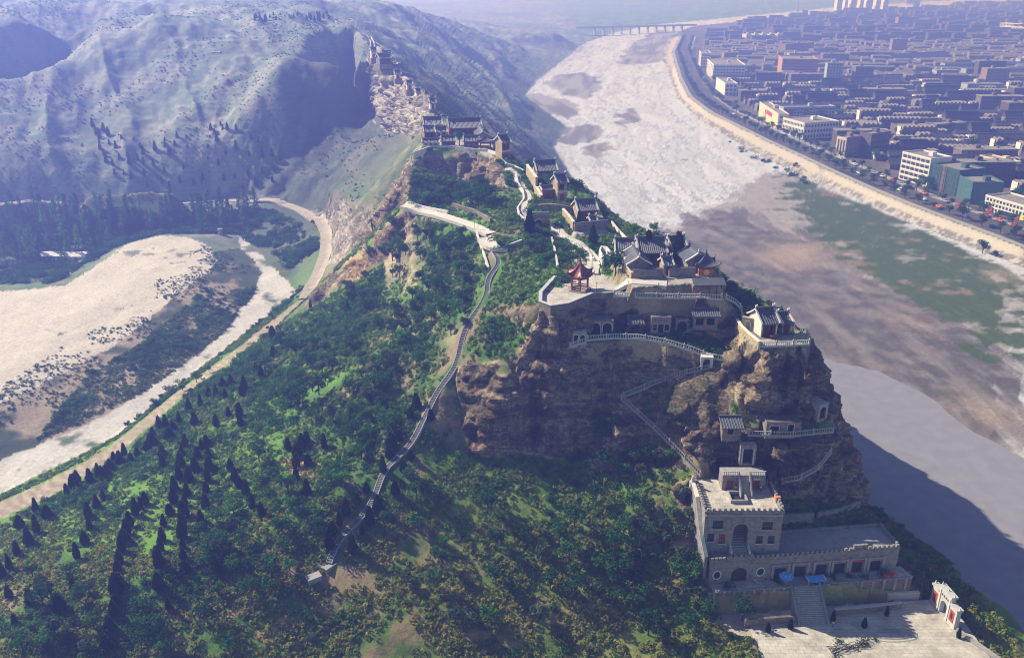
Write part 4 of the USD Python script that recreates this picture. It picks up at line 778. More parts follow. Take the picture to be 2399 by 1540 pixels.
wall_line('rubble_wall', 'long rubble wall above the shelf path under the green shelf', along([(1060, 485), (1110, 500), (1150, 522)]), 1.3, .7, 'stone', down=1.5)

# arch on the ridge with its little bridge
def arch_block(name, label, cat, c, rz, w, d, h, aw, ah, m, top=None, trim='plaster'):
    t = thing(name, label, cat, c, rz); n = 10
    arc = [(aw / 2 * math.cos(q), ah - aw / 2 + aw / 2 * math.sin(q)) for q in np.linspace(0, np.pi, n)]
    outer = Polygon([(-w / 2, -1.5), (w / 2, -1.5), (w / 2, h), (-w / 2, h)]).difference(Polygon([(aw / 2, -1.6)] + arc + [(-aw / 2, -1.6)]))
    MB().face(outer, 0, d).build('arch_wall', m, t)
    ring = Polygon([((aw / 2 + .22) * math.cos(q), ah - aw / 2 + (aw / 2 + .22) * math.sin(q)) for q in np.linspace(0, np.pi, n)] + [p for p in arc[::-1]])
    MB().face(ring, -.06, .0).build('arch_ring', trim, t); MB().box(-aw / 2, aw / 2, d - .1, d - .02, -.4, ah - aw * .12).build('opening', 'void', t)
    return t
gp = A(1261, 541, 53.8)
g = arch_block('stone_arch', 'stone gate arch with railed bridge on top between winding path and lower path', 'arch', gp, 0.1, 5.6, 3.0, 4.4, 2.2, 3.2, 'stone')
MB().box(-2.7, 2.7, .1, .3, 4.4, 5.2).build('parapet', 'concrete', g)
for k in range(7): MB().box(-2.6 + k * .85, -2.35 + k * .85, .02, .38, 4.4, 5.35).build('parapet_post', 'concrete', g)
gp = A(1654, 862, 39.8)
g = arch_block('stone_arch', 'pale arched passage carrying the ledge walk over the upper zigzag stair', 'arch', gp, -0.15, 2.6, 2.2, 2.6, 1.5, 2.2, 'wallwhite')
# ------------------------------------------------------------ the castle at the foot of the cliff
mk('blackwin', 'dark_window', (0.02, 0.018, 0.02), 0.35, 0.2, 2.0, spec=0.5); mk('redcloth', 'red_cloth', (0.40, 0.05, 0.03), 0.8, 0.15, 3.0)
mk('orangecloth', 'orange_cloth', (0.85, 0.24, 0.02), 0.75, 0.12, 3.0); mk('bluecloth', 'blue_cloth', (0.10, 0.34, 0.80), 0.7, 0.12, 2.0); mk('bluepale', 'pale_blue_cloth', (0.40, 0.60, 0.85), 0.7, 0.1, 3.0)
mk('scarlet', 'scarlet_plastic', (0.85, 0.08, 0.02), 0.5, 0.1, 3.0); mk('step', 'stair_stone', (0.34, 0.32, 0.29), 0.85, 0.2, 2.0)
def merlons(parent, x0, x1, y0, y1, z, n, m='castle', along='x', w=0.55, h=0.55):
    for k in range(n):
        u = (k + .5) / n
        if along == 'x': c = x0 + (x1 - x0) * u; MB().box(c - w / 2, c + w / 2, y0, y1, z, z + h).build('merlon', m, parent)
        else: c = y0 + (y1 - y0) * u; MB().box(x0, x1, c - w / 2, c + w / 2, z, z + h).build('merlon', m, parent)
def holes(w, h, cut, z0=-1.0):
    p = Polygon([(0, z0), (w, z0), (w, h), (0, h)])
    for c in cut: p = p.difference(Polygon(c))
    return p
def rect(x0, x1, z0, z1): return [(x0, z0), (x1, z0), (x1, z1), (x0, z1)]
def archp(x0, x1, z0, z1): r = (x1 - x0) / 2; c = (x0 + x1) / 2; return [(x1, z0)] + [(c + r * math.cos(q), z1 - r + r * math.sin(q)) for q in np.linspace(0, np.pi, 12)] + [(x0, z0)]
def oval(cx, cz, rx, rz): return [(cx + rx * math.cos(q), cz + rz * math.sin(q)) for q in np.linspace(0, 2 * np.pi, 17)[:-1]]
WU, DU, HU = 15.0, 12.4, 8.3
cu = thing('castle_keep', 'two-storey grey castle block with battlements, tall arch and roof light well', 'castle', (37.1, 144.0, 14.6), 0.0)
wins = [rect(1.6, 3.6, 4.8, 6.7), rect(11.2, 13.2, 4.6, 6.4), rect(.8, 2.1, 1.9, 3.7), rect(3.0, 4.3, 1.4, 3.6), rect(10.3, 11.6, 1.4, 3.2), rect(12.6, 13.9, 1.4, 3.2)]
MB().face(holes(WU, HU, wins + [archp(5.7, 8.6, -.2, 6.0)], -6.3), 0, .6).build('front_wall', 'castle', cu)
MB().box(0, .5, .6, DU, -6, HU).build('side_wall', 'castle', cu, label='sunlit left side wall'); MB().box(WU - .5, WU, .6, DU, -6, HU).build('side_wall', 'castle', cu)
MB().box(.5, WU - .5, .6, DU, HU - .35, HU).build('roof_terrace', 'slabs', cu)
for k, c in enumerate(wins):
    x0, x1, z0, z1 = c[0][0], c[1][0], c[0][1], c[2][1]
    wn = MB().box(x0 + .002, x1 - .002, .38, .44, z0 + .002, z1 - .002).build('window', 'redcloth' if k == 3 else 'blackwin', cu, label='window with a red curtain' if k == 3 else None)
    MB().box((x0 + x1) / 2 - .05, (x0 + x1) / 2 + .05, .30, .375, z0, z1).box(x0, x1, .30, .372, (z0 + z1) / 2 - .04, (z0 + z1) / 2 + .04).build('window_bar', 'lattice', wn)
    MB().box(x0 - .15, x1 + .15, -.12, .12, z0 - .16, z0).build('sill', 'white', wn)
MB().box(5.3, 9.0, 3.6, 3.8, -.3, 6.2).build('arch_recess', 'void', cu); MB().box(5.2, 5.6, .62, 3.6, -.3, 6.2).build('arch_jamb', 'castle', cu); MB().box(8.7, 9.1, .62, 3.6, -.3, 6.2).build('arch_jamb', 'castle', cu)
for k in range(9): MB().box(5.72, 8.58, -1.5 + k * .55, -1.5 + (k + 1) * .55 + .02, -.6, .12 + k * .22).build('stair_step', 'step', cu)
for x in (5.25, 8.75): MB().loft([(x, -1.7, -.4), (x + .3, -1.7, -.4), (x + .3, -1.7, .8), (x, -1.7, .8)], [(x, -.02, -.4), (x + .3, -.02, -.4), (x + .3, -.02, 1.3), (x, -.02, 1.3)]).build('stair_wall', 'plaster', cu)
ring = Polygon([((1.45 + .25) * math.cos(q) + 7.15, 6.0 - 1.45 + 1.7 * math.sin(q)) for q in np.linspace(0, np.pi, 14)] + [(1.45 * math.cos(q) + 7.15, 6.0 - 1.45 + 1.45 * math.sin(q)) for q in np.linspace(np.pi, 0, 14)])
MB().face(ring, -.1, -.003).build('arch_ring', 'concrete', cu)
MB().box(-.15, WU + .15, -.12, .3, HU, HU + .55).build('parapet', 'castle', cu); merlons(cu, 0, WU, -.1, .28, HU + .55, 14)
MB().box(-.15, .25, .3, DU - .5, HU, HU + .6).build('parapet', 'castle', cu); merlons(cu, -.13, .23, .5, DU - .8, HU + .6, 12, along='y')
MB().box(WU - .25, WU + .15, .3, DU - 2, HU, HU + .6).build('parapet', 'castle', cu); merlons(cu, WU - .23, WU + .13, .5, DU - 2.4, HU + .6, 9, along='y')
m = MB()
for k in range(34): m.box(.1 + k * .44, .3 + k * .44, -.28, -.122, HU - .45, HU - .2)
m.build('dentils', 'plaster', cu)
MB().box(5.6, 9.0, 3.4, 3.7, HU, HU + .75).build('light_well_wall', 'concrete', cu); MB().box(5.6, 9.0, 6.6, 6.9, HU, HU + .75).build('light_well_wall', 'concrete', cu)
MB().box(5.6, 5.9, 3.7, 6.6, HU, HU + .75).build('light_well_wall', 'concrete', cu); MB().box(8.7, 9.0, 3.7, 6.6, HU, HU + .75).build('light_well_wall', 'concrete', cu); MB().box(5.9, 8.7, 3.7, 6.6, HU + .01, HU + .06).build('light_well_floor', 'void', cu)
# the long lower range
a, b = np.array([38.2, 141.2, 8.55]), np.array([76.6, 145.8, 8.55]); WL = float(np.linalg.norm(b - a)); rl = math.atan2(b[1] - a[1], b[0] - a[0]); HL = 5.0
cl = thing('castle_range', 'long single-storey grey range with battlements below the castle keep, six shop openings', 'castle wing', a, rl)
shops = [(13.3, 15.6), (17.4, 19.6), (21.8, 24.0), (25.6, 27.8), (29.3, 31.5), (33.1, 35.3)]
MB().face(holes(WL, HL, [rect(p, q, .05, 2.5) for p, q in shops] + [archp(4.5, 7.7, -.2, 3.3), oval(1.6, 2.0, .7, .85), oval(10.4, 2.0, .7, .85)], -2), 0, .5).build('front_wall', 'castle', cl)
MB().box(0, .5, .5, 2.5, -4, HL).build('side_wall', 'castle', cl, label='bright sunlit left end wall'); MB().box(WL - .5, WL, .5, 8.0, -3, HL).build('side_wall', 'castle', cl); MB().box(.5, WL - .5, 7.5, 8.0, -2, HL + .5).build('back_wall', 'castle', cl)
MB().box(.5, WL - .5, .5, 7.5, HL - .3, HL - .002).build('roof_terrace', 'concrete', cl); MB().box(.5, WL - .5, 2.2, 2.4, -1, HL - .35).build('inner_wall', 'void', cl)
for k, (p, q) in enumerate(shops):
    s = MB().box(p + .1, q - .1, .30, .38, .06, 2.45).build('shop_front', 'blackwin', cl); MB().box((p + q) / 2 - .04, (p + q) / 2 + .04, .24, .297, .06, 2.45).box(p + .1, q - .1, .24, .296, 1.7, 1.78).build('mullion', 'lattice', s)
    MB().box(p - .7, p - .25, -.22, -.002, -.5, 3.6).build('pilaster', 'concrete', cl); MB().box(q + .25, q + .7, -.22, -.002, -.5, 3.6).build('pilaster', 'concrete', cl)
    m = MB(); [m.box(p - .6 + j * .4, p - .4 + j * .4, -.3, -.002, 3.2, 3.45) for j in range(9)]; m.build('dentils', 'white', cl)
MB().box(29.3, 31.5, -.1, -.005, 2.55, 3.0).build('sign_board', 'redcloth', cl, label='red sign board over the fifth shop'); MB().box(29.0, 31.8, -.15, .3, HL, HL + 1.6).build('raised_parapet', 'castle', cl)
for j in range(4):
    m = MB(); cx = 29.5 + j * .55
    for (p, q, r, s) in ((0, .36, .30, .36), (0, .36, 0, .06), (.14, .2, 0, .42), (0, .06, .05, .3)): m.box(cx + p, cx + q, -.2, -.152, HL + .5 + r, HL + .5 + s)
    m.build('character', 'lattice', cl)
dr = MB().face(archp(4.5, 7.7, -.2, 3.3), .4, .48).build('arch_door', 'darkwood', cl); MB().box(6.05, 6.15, .33, .397, -.1, 3.2).build('door_seam', 'lattice', dr)
for cx in (1.6, 10.4): MB().face(oval(cx, 2, .7, .85), .3, .36).build('oval_window', 'blackwin', cl); MB().face(Polygon(oval(cx, 2, .9, 1.05)).difference(Polygon(oval(cx, 2, .7, .85))), -.1, -.003).build('oval_frame', 'plaster', cl)
MB().box(3.3, 8.9, -.16, .35, HL, HL + .9).build('stepped_parapet', 'castle', cl); merlons(cl, 3.4, 8.8, -.14, .33, HL + .9, 5, w=.6)
MB().box(-.1, 3.28, -.12, .3, HL, HL + .45).build('parapet', 'castle', cl); merlons(cl, 0, 3.2, -.1, .28, HL + .45, 4)
MB().box(8.92, 29, -.12, .3, HL, HL + .4).build('parapet', 'castle', cl); merlons(cl, 9, 29, -.1, .28, HL + .4, 20)
MB().box(31.82, WL, -.12, .3, HL, HL + .4).build('parapet', 'castle', cl); merlons(cl, 32, WL, -.1, .28, HL + .4, 7)
MB().box(WL - .4, WL, .3, 8.0, HL, HL + .4).build('parapet', 'castle', cl); merlons(cl, WL - .38, WL - .02, .5, 7.8, HL + .4, 8, along='y')
t = wall_line('castle_wall', 'crenellated sunlit wall running down the left flank of the castle', [(36.4, 153.5, 22.5), (36.5, 149, 21.8), (36.8, 144.5, 16.5), (37.4, 141.5, 13.2)], 1.5, .6, 'castle', cap='plaster', down=6)
# terrace, stairs, plaza
t = thing('terrace_wall', 'dim stone retaining wall with piers below the shop terrace, stair in its middle', 'wall', (37.6, 138.4, 4.4), math.atan2(143.2 - 138.4, 79 - 37.6))
MB().box(0, 17.6, 0, .6, -1, 4.1).build('wall_body', 'stone', t); MB().box(23.2, 41.5, 0, .6, -1, 4.1).build('wall_body', 'stone', t)
for k in range(9):
    x = 1 + k * 2.0 if k < 8 else 17.3; MB().box(x, x + .5, -.15, -.002, -1, 4.3).build('pier', 'concrete', t)
for k in range(8): MB().box(24 + k * 2.3, 24.5 + k * 2.3, -.15, -.002, -1, 4.3).build('pier', 'concrete', t)
MB().box(0, 17.5, .05, .5, 4.1, 4.25).box(23.3, 41.4, .05, .5, 4.1, 4.25).build('coping', 'concrete', t)
fl = thing('stone_staircase', 'broad stone staircase from the plaza up to the shop terrace', 'stairs', (54.6, 134.4, 4.35), .02)
for k in range(22): MB().box(0, 5.2, k * .3, k * .3 + 3.0 if k > 14 else k * .3 + .6, -.3 + (k - 2) * .19 if k > 2 else -.3, .19 + k * .19).build('step', 'step', fl)
for x in (-.4, 5.22): MB().loft([(x, -.2, -.3), (x + .38, -.2, -.3), (x + .38, -.2, .5), (x, -.2, .5)], [(x, 6.6, -.3), (x + .38, 6.6, -.3), (x + .38, 6.6, 4.6), (x, 6.6, 4.6)]).build('stair_wall', 'concrete', fl)
tag(MB().prism([(37.8, 138.9), (79.2, 143.6), (78, 147), (37.8, 142)], 8.2, 8.48).build('shop_terrace', 'slabs'), kind='structure')
tag(MB().prism([(45, 119), (86.5, 119), (86, 142), (60, 139.5), (45, 137)], 4.1, 4.46).build('plaza', 'slabs'), kind='structure')
g = thing('memorial_gate', 'free-standing white triple gate with stepped top and red plaques beside the plaza', 'gate', (82.2, 141.2, 4.4), -math.pi / 2 + .12)
place(UsdGeom.Xform(g), (82.4, 140.6, 4.4), -math.pi / 2 + .12, .8); WG = 8.0
prof = Polygon([(0, -.5), (WG, -.5), (WG, 4.1), (5.9, 4.1), (5.9, 5.4), (2.1, 5.4), (2.1, 4.1), (0, 4.1)]).difference(Polygon(archp(3.0, 5.0, -.6, 3.2)))
MB().face(prof, 0, .9).build('gate_wall', 'white', g)
for x0, x1, z in ((-.2, 2.1, 4.1), (5.9, WG + .2, 4.1), (1.9, 6.1, 5.4)): MB().box(x0, x1, -.25, 1.15, z, z + .3).build('cornice', 'white', g)
for x in (.5, 6.1): pq = MB().box(x, x + 1.3, -.08, -.003, .9, 3.3).build('plaque', 'redcloth', g); MB().box(x + .35, x + .95, -.12, -.083, 1.5, 2.8).build('plaque_panel', 'darkwood', pq)
for x in (2.3, 5.4): MB().box(x, x + .3, -.16, -.003, -.3, 5.1).build('pilaster', 'plaster', g)
for j in range(4):
    m = MB(); cx = 2.85 + j * .62
    for (p, q, r, s) in ((0, .4, .34, .4), (0, .4, .04, .1), (.17, .23, 0, .5), (.05, .35, .18, .23)): m.box(cx + p, cx + q, -.06, -.004, 4.0 + r, 4.0 + s)
    m.build('character', 'lattice', g)
for x in (-.1, 2.0, 4.0, 6.0, WG): MB().cyl(x, .45, 4.4 if x in (-.1, WG) else 5.7, 5.0 if x in (-.1, WG) else 6.3, .18, .05, 6).build('finial', 'plaster', g)
wall_line('plaza_wall', 'low pale wall from the memorial gate toward the terrace', [(80.5, 142.5, 4.5), (74, 142.0, 4.5)], 1.1, .5, 'white', cap='plaster')
wall_line('plaza_wall', 'low wall on the river side of the plaza in front of the memorial gate', [(83.4, 132.6, 4.4), (87, 126, 4.3), (90, 121, 4.2)], .9, .5, 'concrete')
wall_line('plaza_wall', 'stone planting bed wall with pale cap right of the staircase', [(62, 137.2, 4.4), (70, 138.2, 4.4), (75.5, 139.2, 4.4)], 1.4, .5, 'stone', cap='white')
wall_line('plaza_wall', 'stone planting bed wall left of the staircase', [(44, 134.2, 4.4), (53.6, 135.2, 4.4)], 1.6, .5, 'stone')
# garden walls in the dark hollow right of the keep
wall_line('garden_wall', 'pale garden wall right of the keep above the dark garden', w3([(1829, 1226, 14), (1903, 1222, 14)]), 2.4, .5, 'castle'); wall_line('garden_wall', 'pale garden wall curving to the right under the bluff', w3([(1912, 1218, 14), (1960, 1208, 14), (2010, 1190, 14)]), 2.0, .5, 'castle')
# shrine at the back of the roof terrace
a, b = np.array(A(1691, 1148, 23)), np.array(A(1790, 1146, 23)); ws = float(np.linalg.norm(b - a))
s = thing('cliff_shrine', 'two-level shrine front against the cliff behind the castle roof, stair in the middle', 'shrine', a + np.array([0, .4, -.1]), 0.0)
MB().face(holes(ws, 3.3, [rect(.9, 2.2, 0, 2.2), rect(ws - 2.4, ws - 1.1, 0, 2.2)]), 0, .5).build('front_wall', 'greybrick', s); MB().box(0, ws, .5, 3.2, 3.0, 3.3).build('upper_floor', 'concrete', s); MB().box(0, .4, .5, 3.2, -1, 3.0).build('side_wall', 'greybrick', s); MB().box(ws - .4, ws, .5, 3.2, -1, 3.0).build('side_wall', 'greybrick', s)
for x in (.9, ws - 2.4): MB().box(x, x + 1.3, .25, .32, 0, 2.2).build('door', 'redwood', s)
MB().box(ws - 2.5, ws - 1.0, -.1, -.004, 2.35, 2.75).build('notice', 'white', s)
for k in range(11): MB().box(ws / 2 - .9, ws / 2 + .9, -2.9 + k * .28, -.003, -.2 + k * .3, .1 + k * .3).build('stair_step', 'step', s)
for x in (ws / 2 - 1.2, ws / 2 + .92): MB().loft([(x, -3, -.2), (x + .26, -3, -.2), (x + .26, -3, .7), (x, -3, .7)], [(x, .3, -.2), (x + .26, .3, -.2), (x + .26, .3, 4.1), (x, .3, 4.1)]).build('stair_wall', 'concrete', s)
for x0, x1 in ((0, ws / 2 - 1.25), (ws / 2 + 1.2, ws)):
    MB().box(x0, x1, .05, .25, 4.1, 4.25).build('rail', 'white', s)
    for k in range(7): x = x0 + (x1 - x0) * (k + .5) / 7; MB().box(x - .08, x + .08, .08, .22, 3.3, 4.1).build('baluster', 'white', s)
dw = thing('cave_doorway', 'tall dark doorway with pale jambs cut into the cliff above the shrine', 'doorway', tuple(np.array(A(1733, 1086, 26.6)) + np.array([0, .6, 0])), 0.0)
MB().face(holes(3.2, 4.0, [rect(.6, 2.6, -.2, 3.1)], -.8), 0, 1.4).build('frame', 'greybrick', dw); MB().box(.6, 2.6, .7, .8, -.5, 3.1).build('door', 'void', dw); MB().box(.3, .58, -.1, -.003, -.5, 3.3).box(2.62, 2.9, -.1, -.003, -.5, 3.3).build('jamb', 'white', dw)

# ------------------------------------------------------------ cave rooms and small fronts on the ledges
def front(name, label, px, w, h, cut, m='greybrick', rz=0.0, roof=None, depth=1.6, trim=None, push=0.3, inner='void', extra=None, cat='cave room'):
    c = np.array(A(*px)) + np.array([0, push, 0]); t = thing(name, label, cat, c, rz)
    MB().face(holes(w, h, cut), 0, depth).build('front_wall', m, t)
    for k, q in enumerate(cut):
        p = Polygon(q); MB().face(p.buffer(-.02, join_style=2), .35, .42).build('opening', inner, t)
        if trim: MB().face(p.buffer(.18, join_style=2).difference(p), -.07, -.003).build('surround', trim, t)
    if roof:
        rf = MB().loft([(-.4, -.9, h - .1), (w + .4, -.9, h - .1), (w + .4, depth, h + .8), (-.4, depth, h + .8)], [(-.4, -.9, h + .06), (w + .4, -.9, h + .06), (w + .4, depth, h + .96), (-.4, depth, h + .96)]).build('roof', roof, t)
        m2 = MB(); n = int(w / .45)
        for k in range(n + 1): x = -.3 + (w + .6) * k / n; m2.loft([(x - .08, -.92, h + .05), (x + .08, -.92, h + .05), (x, -.92, h + .18)], [(x - .08, depth, h + .95), (x + .08, depth, h + .95), (x, depth, h + 1.08)])
        tag(m2.build('tile_rows', roof, rf), kind='stuff'); MB().box(-.4, w + .4, depth - .2, depth + .1, h + .9, h + 1.3).build('ridge', roof, rf)
    return t
front('cave_room', 'small pale two-arched cave front at the far left end of the ledge', (1339, 806, 44.6), 3.2, 2.9, [archp(.4, 1.4, 0, 2.1), archp(1.8, 2.8, 0, 2.1)], 'concrete', trim='plaster')
front('cave_room', 'cave front with two wide arches, white pier on its right', (1380, 790, 45), 5.4, 3.4, [archp(.5, 2.5, 0, 2.8), archp(3.0, 5.0, 0, 2.8)], 'greybrick', trim='plaster', push=1.6, depth=2.8)
front('cliff_shrine', 'little red-beamed shrine with a grey roof on the ledge', (1476, 788, 45), 2.9, 2.2, [rect(.5, 2.4, 0, 1.7)], 'redwood', roof='tile', push=2.6, cat='shrine')
t = front('cave_room', 'flat-fronted cave room with a lettered board over its door and two windows', (1527, 790, 44.9), 4.4, 3.9, [rect(1.6, 2.8, 0, 2.2), rect(.4, 1.3, .7, 2.1), rect(3.1, 4.0, .7, 2.1)], 'greybrick', trim='concrete', push=2.4)
bd = MB().box(.5, 3.9, -.12, -.004, 2.75, 3.45).build('name_board', 'concrete', t)
for j in range(5):
    m = MB(); cx = .68 + j * .64
    for (p, q, r, s_) in ((0, .44, .4, .46), (0, .44, .06, .12), (.19, .25, 0, .5), (0, .06, .1, .4), (.3, .36, .2, .4)): m.box(cx + p, cx + q, -.16, -.123, 2.84 + r, 2.84 + s_)
    m.build('character', 'lattice', t)
front('cave_room', 'round dark cave mouth right of the lettered room', (1585, 788, 44.8), 3.0, 3.0, [archp(.5, 2.5, 0, 2.6)], 'stone', push=2.4)
front('ledge_house', 'tile-roofed house with two wide dark openings at the right end of the ledge', (1625, 768, 46.5), 5.4, 2.5, [rect(.6, 2.3, .2, 1.9), rect(3.0, 4.7, .2, 1.9)], 'greybrick', roof='tile', push=1.2, cat='house')
front('ledge_house', 'small tile-roofed room with one window on the shaded lower ledge', (1690, 1022, 31), 3.8, 2.4, [rect(1.1, 2.2, .7, 1.8)], 'stone', roof='tile', push=-.2, cat='house', depth=2.6)
front('ledge_house', 'white-framed dark window wall on the shaded lower ledge', (1790, 1012, 31.1), 7.2, 2.9, [rect(.8, 2.6, 0, 2.0), rect(4.4, 5.6, .7, 2.3)], 'stone', trim='white', push=-.9, cat='house', depth=3.2)
front('cave_doorway', 'stone arch at the right edge of the bluff above the water', (1908, 975, 33), 2.8, 3.4, [archp(.6, 2.2, 0, 2.7)], 'concrete', push=-1.6, rz=.5, cat='doorway', depth=3.4)
wall_line('ledge_curb', 'curved white kerb of a planting bed right of the ledge house', w3([(1659, 768, 45), (1675, 777, 44.6), (1700, 778, 44.4), (1720, 772, 44.6)]), .7, .3, 'white', cat='kerb')
front('orange_archway', 'sunlit orange archway wall at the left of the bluff temple', (1739, 777, 46.7), 2.8, 2.9, [archp(.9, 1.9, 0, 2.1)], 'ochre', push=1.6, rz=-.5, inner='plaster', trim='plaster', cat='archway', depth=.7)
# small things on the terraces
c = A(1622, 1133, 23.4); t = thing('stone_lion', 'small white guardian lion statue on a plinth at the castle roof corner', 'statue', c)
MB().box(-.55, .55, -.45, .45, -1.5, .7).build('plinth', 'white', t); bl = meshkit
def blob(parts, res=.12, it=6):
    import manifold3d as mf
    out = None
    for (p, r), (q, s) in parts:
        h = mf.Manifold.batch_hull([mf.Manifold.sphere(r, 10).translate(list(p)), mf.Manifold.sphere(s, 10).translate(list(q))]); out = h if out is None else out + h
    m = out.refine_to_length(res).to_mesh(); tm = trimesh.Trimesh(m.vert_properties[:, :3], m.tri_verts); trimesh.smoothing.filter_taubin(tm, iterations=it); return tm
mb = MB(); q = blob([(((0, .2, 1.0), .36), ((0, -.05, 1.6), .30)), (((0, -.05, 1.75), .28), ((0, -.22, 1.95), .24)), (((0, -.4, 1.9), .14), ((0, -.2, 1.9), .2)), (((.17, -.3, .8), .1), ((.17, -.18, 1.5), .13)), (((-.17, -.3, .8), .1), ((-.17, -.18, 1.5), .13)), (((.25, .3, .85), .16), ((.2, .05, .8), .12)), (((-.25, .3, .85), .16), ((-.2, .05, .8), .12)), (((.16, -.1, 2.16), .07), ((.14, -.1, 2.05), .09)), (((-.16, -.1, 2.16), .07), ((-.14, -.1, 2.05), .09))])
mb.add(q.vertices, q.faces).build('body', 'white', t, smooth=60)
um = thing('parasol', 'big round blue parasol on the shop terrace', 'parasol', (53.2, 141.0, 8.5))
n = 12; rows = []
for s_ in np.linspace(0, 1, 4):
    g_ = np.linspace(0, 2 * np.pi, n + 1); r_ = 1.45 * s_; rows.append(np.stack([r_ * np.cos(g_), r_ * np.sin(g_), 0 * g_ + 2.7 - .6 * s_ ** 1.6], 1))
rows = np.array(rows); MB().sheet(rows).sheet((rows - np.array([0, 0, .05]))[:, ::-1]).build('canopy', 'bluecloth', um); MB().cyl(0, 0, 0, 2.85, .04, .03, 6).build('pole', 'white', um); MB().cyl(0, 0, 0, .2, .35, .3, 10).build('base', 'concrete', um)
m = MB()
for k in range(6): q = k * np.pi / 3; m.box(.75 * math.cos(q) - .12, .75 * math.cos(q) + .12, .75 * math.sin(q) - .12, .75 * math.sin(q) + .12, 2.47, 2.6)
m.build('printed_marks', 'bluepale', um)
bt = thing('blue_tarp_stall', 'low blue cloth stall with pale edges right of the parasol', 'stall', (57.6, 140.9, 8.5), .1)
for x in (0, 3.2): MB().box(x, x + .08, 0, .08, 0, .9).build('leg', 'white', bt); MB().box(x, x + .08, 1.2, 1.28, 0, 1.3).build('leg', 'white', bt)
MB().loft([(-.1, -.1, .85), (1.6, -.1, .62), (1.6, 1.35, 1.05), (-.1, 1.35, 1.3)], [(-.1, -.1, .91), (1.6, -.1, .68), (1.6, 1.35, 1.11), (-.1, 1.35, 1.36)]).build('cloth', 'bluecloth', bt); MB().loft([(1.62, -.1, .62), (3.4, -.1, .85), (3.4, 1.35, 1.3), (1.62, 1.35, 1.05)], [(1.62, -.1, .68), (3.4, -.1, .91), (3.4, 1.35, 1.36), (1.62, 1.35, 1.11)]).build('cloth', 'bluecloth', bt)
for x in (-.12, 3.34): MB().box(x, x + .1, -.12, 1.37, 1.0, 1.42).build('edge', 'bluepale', bt)
ob = thing('orange_raft', 'bright orange inflatable boat lying at the right end of the shop terrace', 'boat', (74.6, 143.9, 8.5), .1)
g_ = np.linspace(0, 2 * np.pi, 21); MB().tube(np.stack([1.15 * np.cos(g_), .5 * np.sin(g_), 0 * g_ + .3], 1), .27, 8).build('tube_ring', 'scarlet', ob); MB().box(-1.0, 1.0, -.35, .35, .1, .22).build('floor', 'scarlet', ob); MB().box(-.12, .12, -.45, .45, .38, .44).build('seat', 'orangecloth', ob)
ch = thing('folded_orange_cloth', 'orange cloth hung over the right battlement of the castle roof', 'cloth', (51.6, 148.2, 22.95)); MB().box(-.1, .95, -.35, .35, .95, 1.05).build('top_fold', 'orangecloth', ch); MB().loft([(-.14, -.35, .2), (-.08, -.35, .2), (-.08, .35, .2), (-.14, .35, .2)], [(-.16, -.35, 1.02), (-.1, -.35, 1.02), (-.1, .35, 1.02), (-.16, .35, 1.02)]).build('hanging_fold', 'orangecloth', ch)
LABL = ['yellow lantern by the left door of the shrine behind the castle roof', 'yellow lantern by the right door of the shrine behind the castle roof', 'yellow lantern at the foot of the broad staircase, right side', 'yellow lantern on the shop terrace right of the arched door']
for lab, (x, y, z) in zip(LABL, ((a[0] + ws / 2 - 1.7, a[1] - .4, 22.95), (a[0] + ws - 1.0, a[1] - .3, 22.95), (60.6, 133.8, 4.46), (47.2, 141.2, 8.5))):
    t = thing('lantern', lab, 'lantern', (x, y, z), 0, 'yellow lanterns'); MB().cyl(0, 0, 0, .9, .06, .05, 6).build('post', 'darkwood', t); MB().cyl(0, 0, .9, 1.1, .14, .24, 8).cyl(0, 0, 1.1, 1.4, .24, .14, 8).build('shade', 'yellow', t); MB().cyl(0, 0, 1.4, 1.48, .2, .05, 8).build('cap', 'darkwood', t)
tb = thing('red_table', 'small table with a red cloth on the bluff temple terrace', 'table', (A(1814, 797, 46.8)[0], A(1814, 797, 46.8)[1] + 1.0, 46.75)); MB().box(-.7, .7, -.4, .4, .7, .78).build('top', 'redcloth', tb)
for x in (-.6, .52):
    for y in (-.32, .24): MB().box(x, x + .08, y, y + .08, 0, .7).build('leg', 'darkwood', tb)
# ------------------------------------------------------------ the town across the river
mk('townwhite', 'white_facade', (0.66, 0.62, 0.58), 0.8, 0.12, 0.6); mk('towncream', 'cream_facade', (0.60, 0.50, 0.36), 0.8, 0.15, 0.6); mk('townpink', 'pink_brick', (0.25, 0.165, 0.15), 0.85, 0.18, 0.7)
mk('townbrown', 'brown_facade', (0.15, 0.12, 0.125), 0.85, 0.2, 0.6); mk('townorange', 'orange_brick', (0.40, 0.22, 0.13), 0.85, 0.18, 0.6); mk('townblue', 'pale_blue_facade', (0.30, 0.34, 0.42), 0.8, 0.12, 0.6)
mk('roofgrey', 'flat_roof_grey', (0.22, 0.20, 0.19), 0.9, 0.25, 0.5); mk('roofblue', 'dark_blue_roof', (0.05, 0.05, 0.09), 0.6, 0.25, 0.6); mk('glass', 'dark_window_glass', (0.035, 0.04, 0.055), 0.15, 0.15, 0.8, spec=0.6)
mk('netting', 'teal_safety_netting', (0.05, 0.12, 0.115), 0.85, 0.3, 0.7); mk('asphalt', 'asphalt', (0.075, 0.07, 0.068), 0.85, 0.2, 0.4); mk('banner', 'yellow_banner', (0.85, 0.6, 0.02), 0.6, 0.1, 2.0)
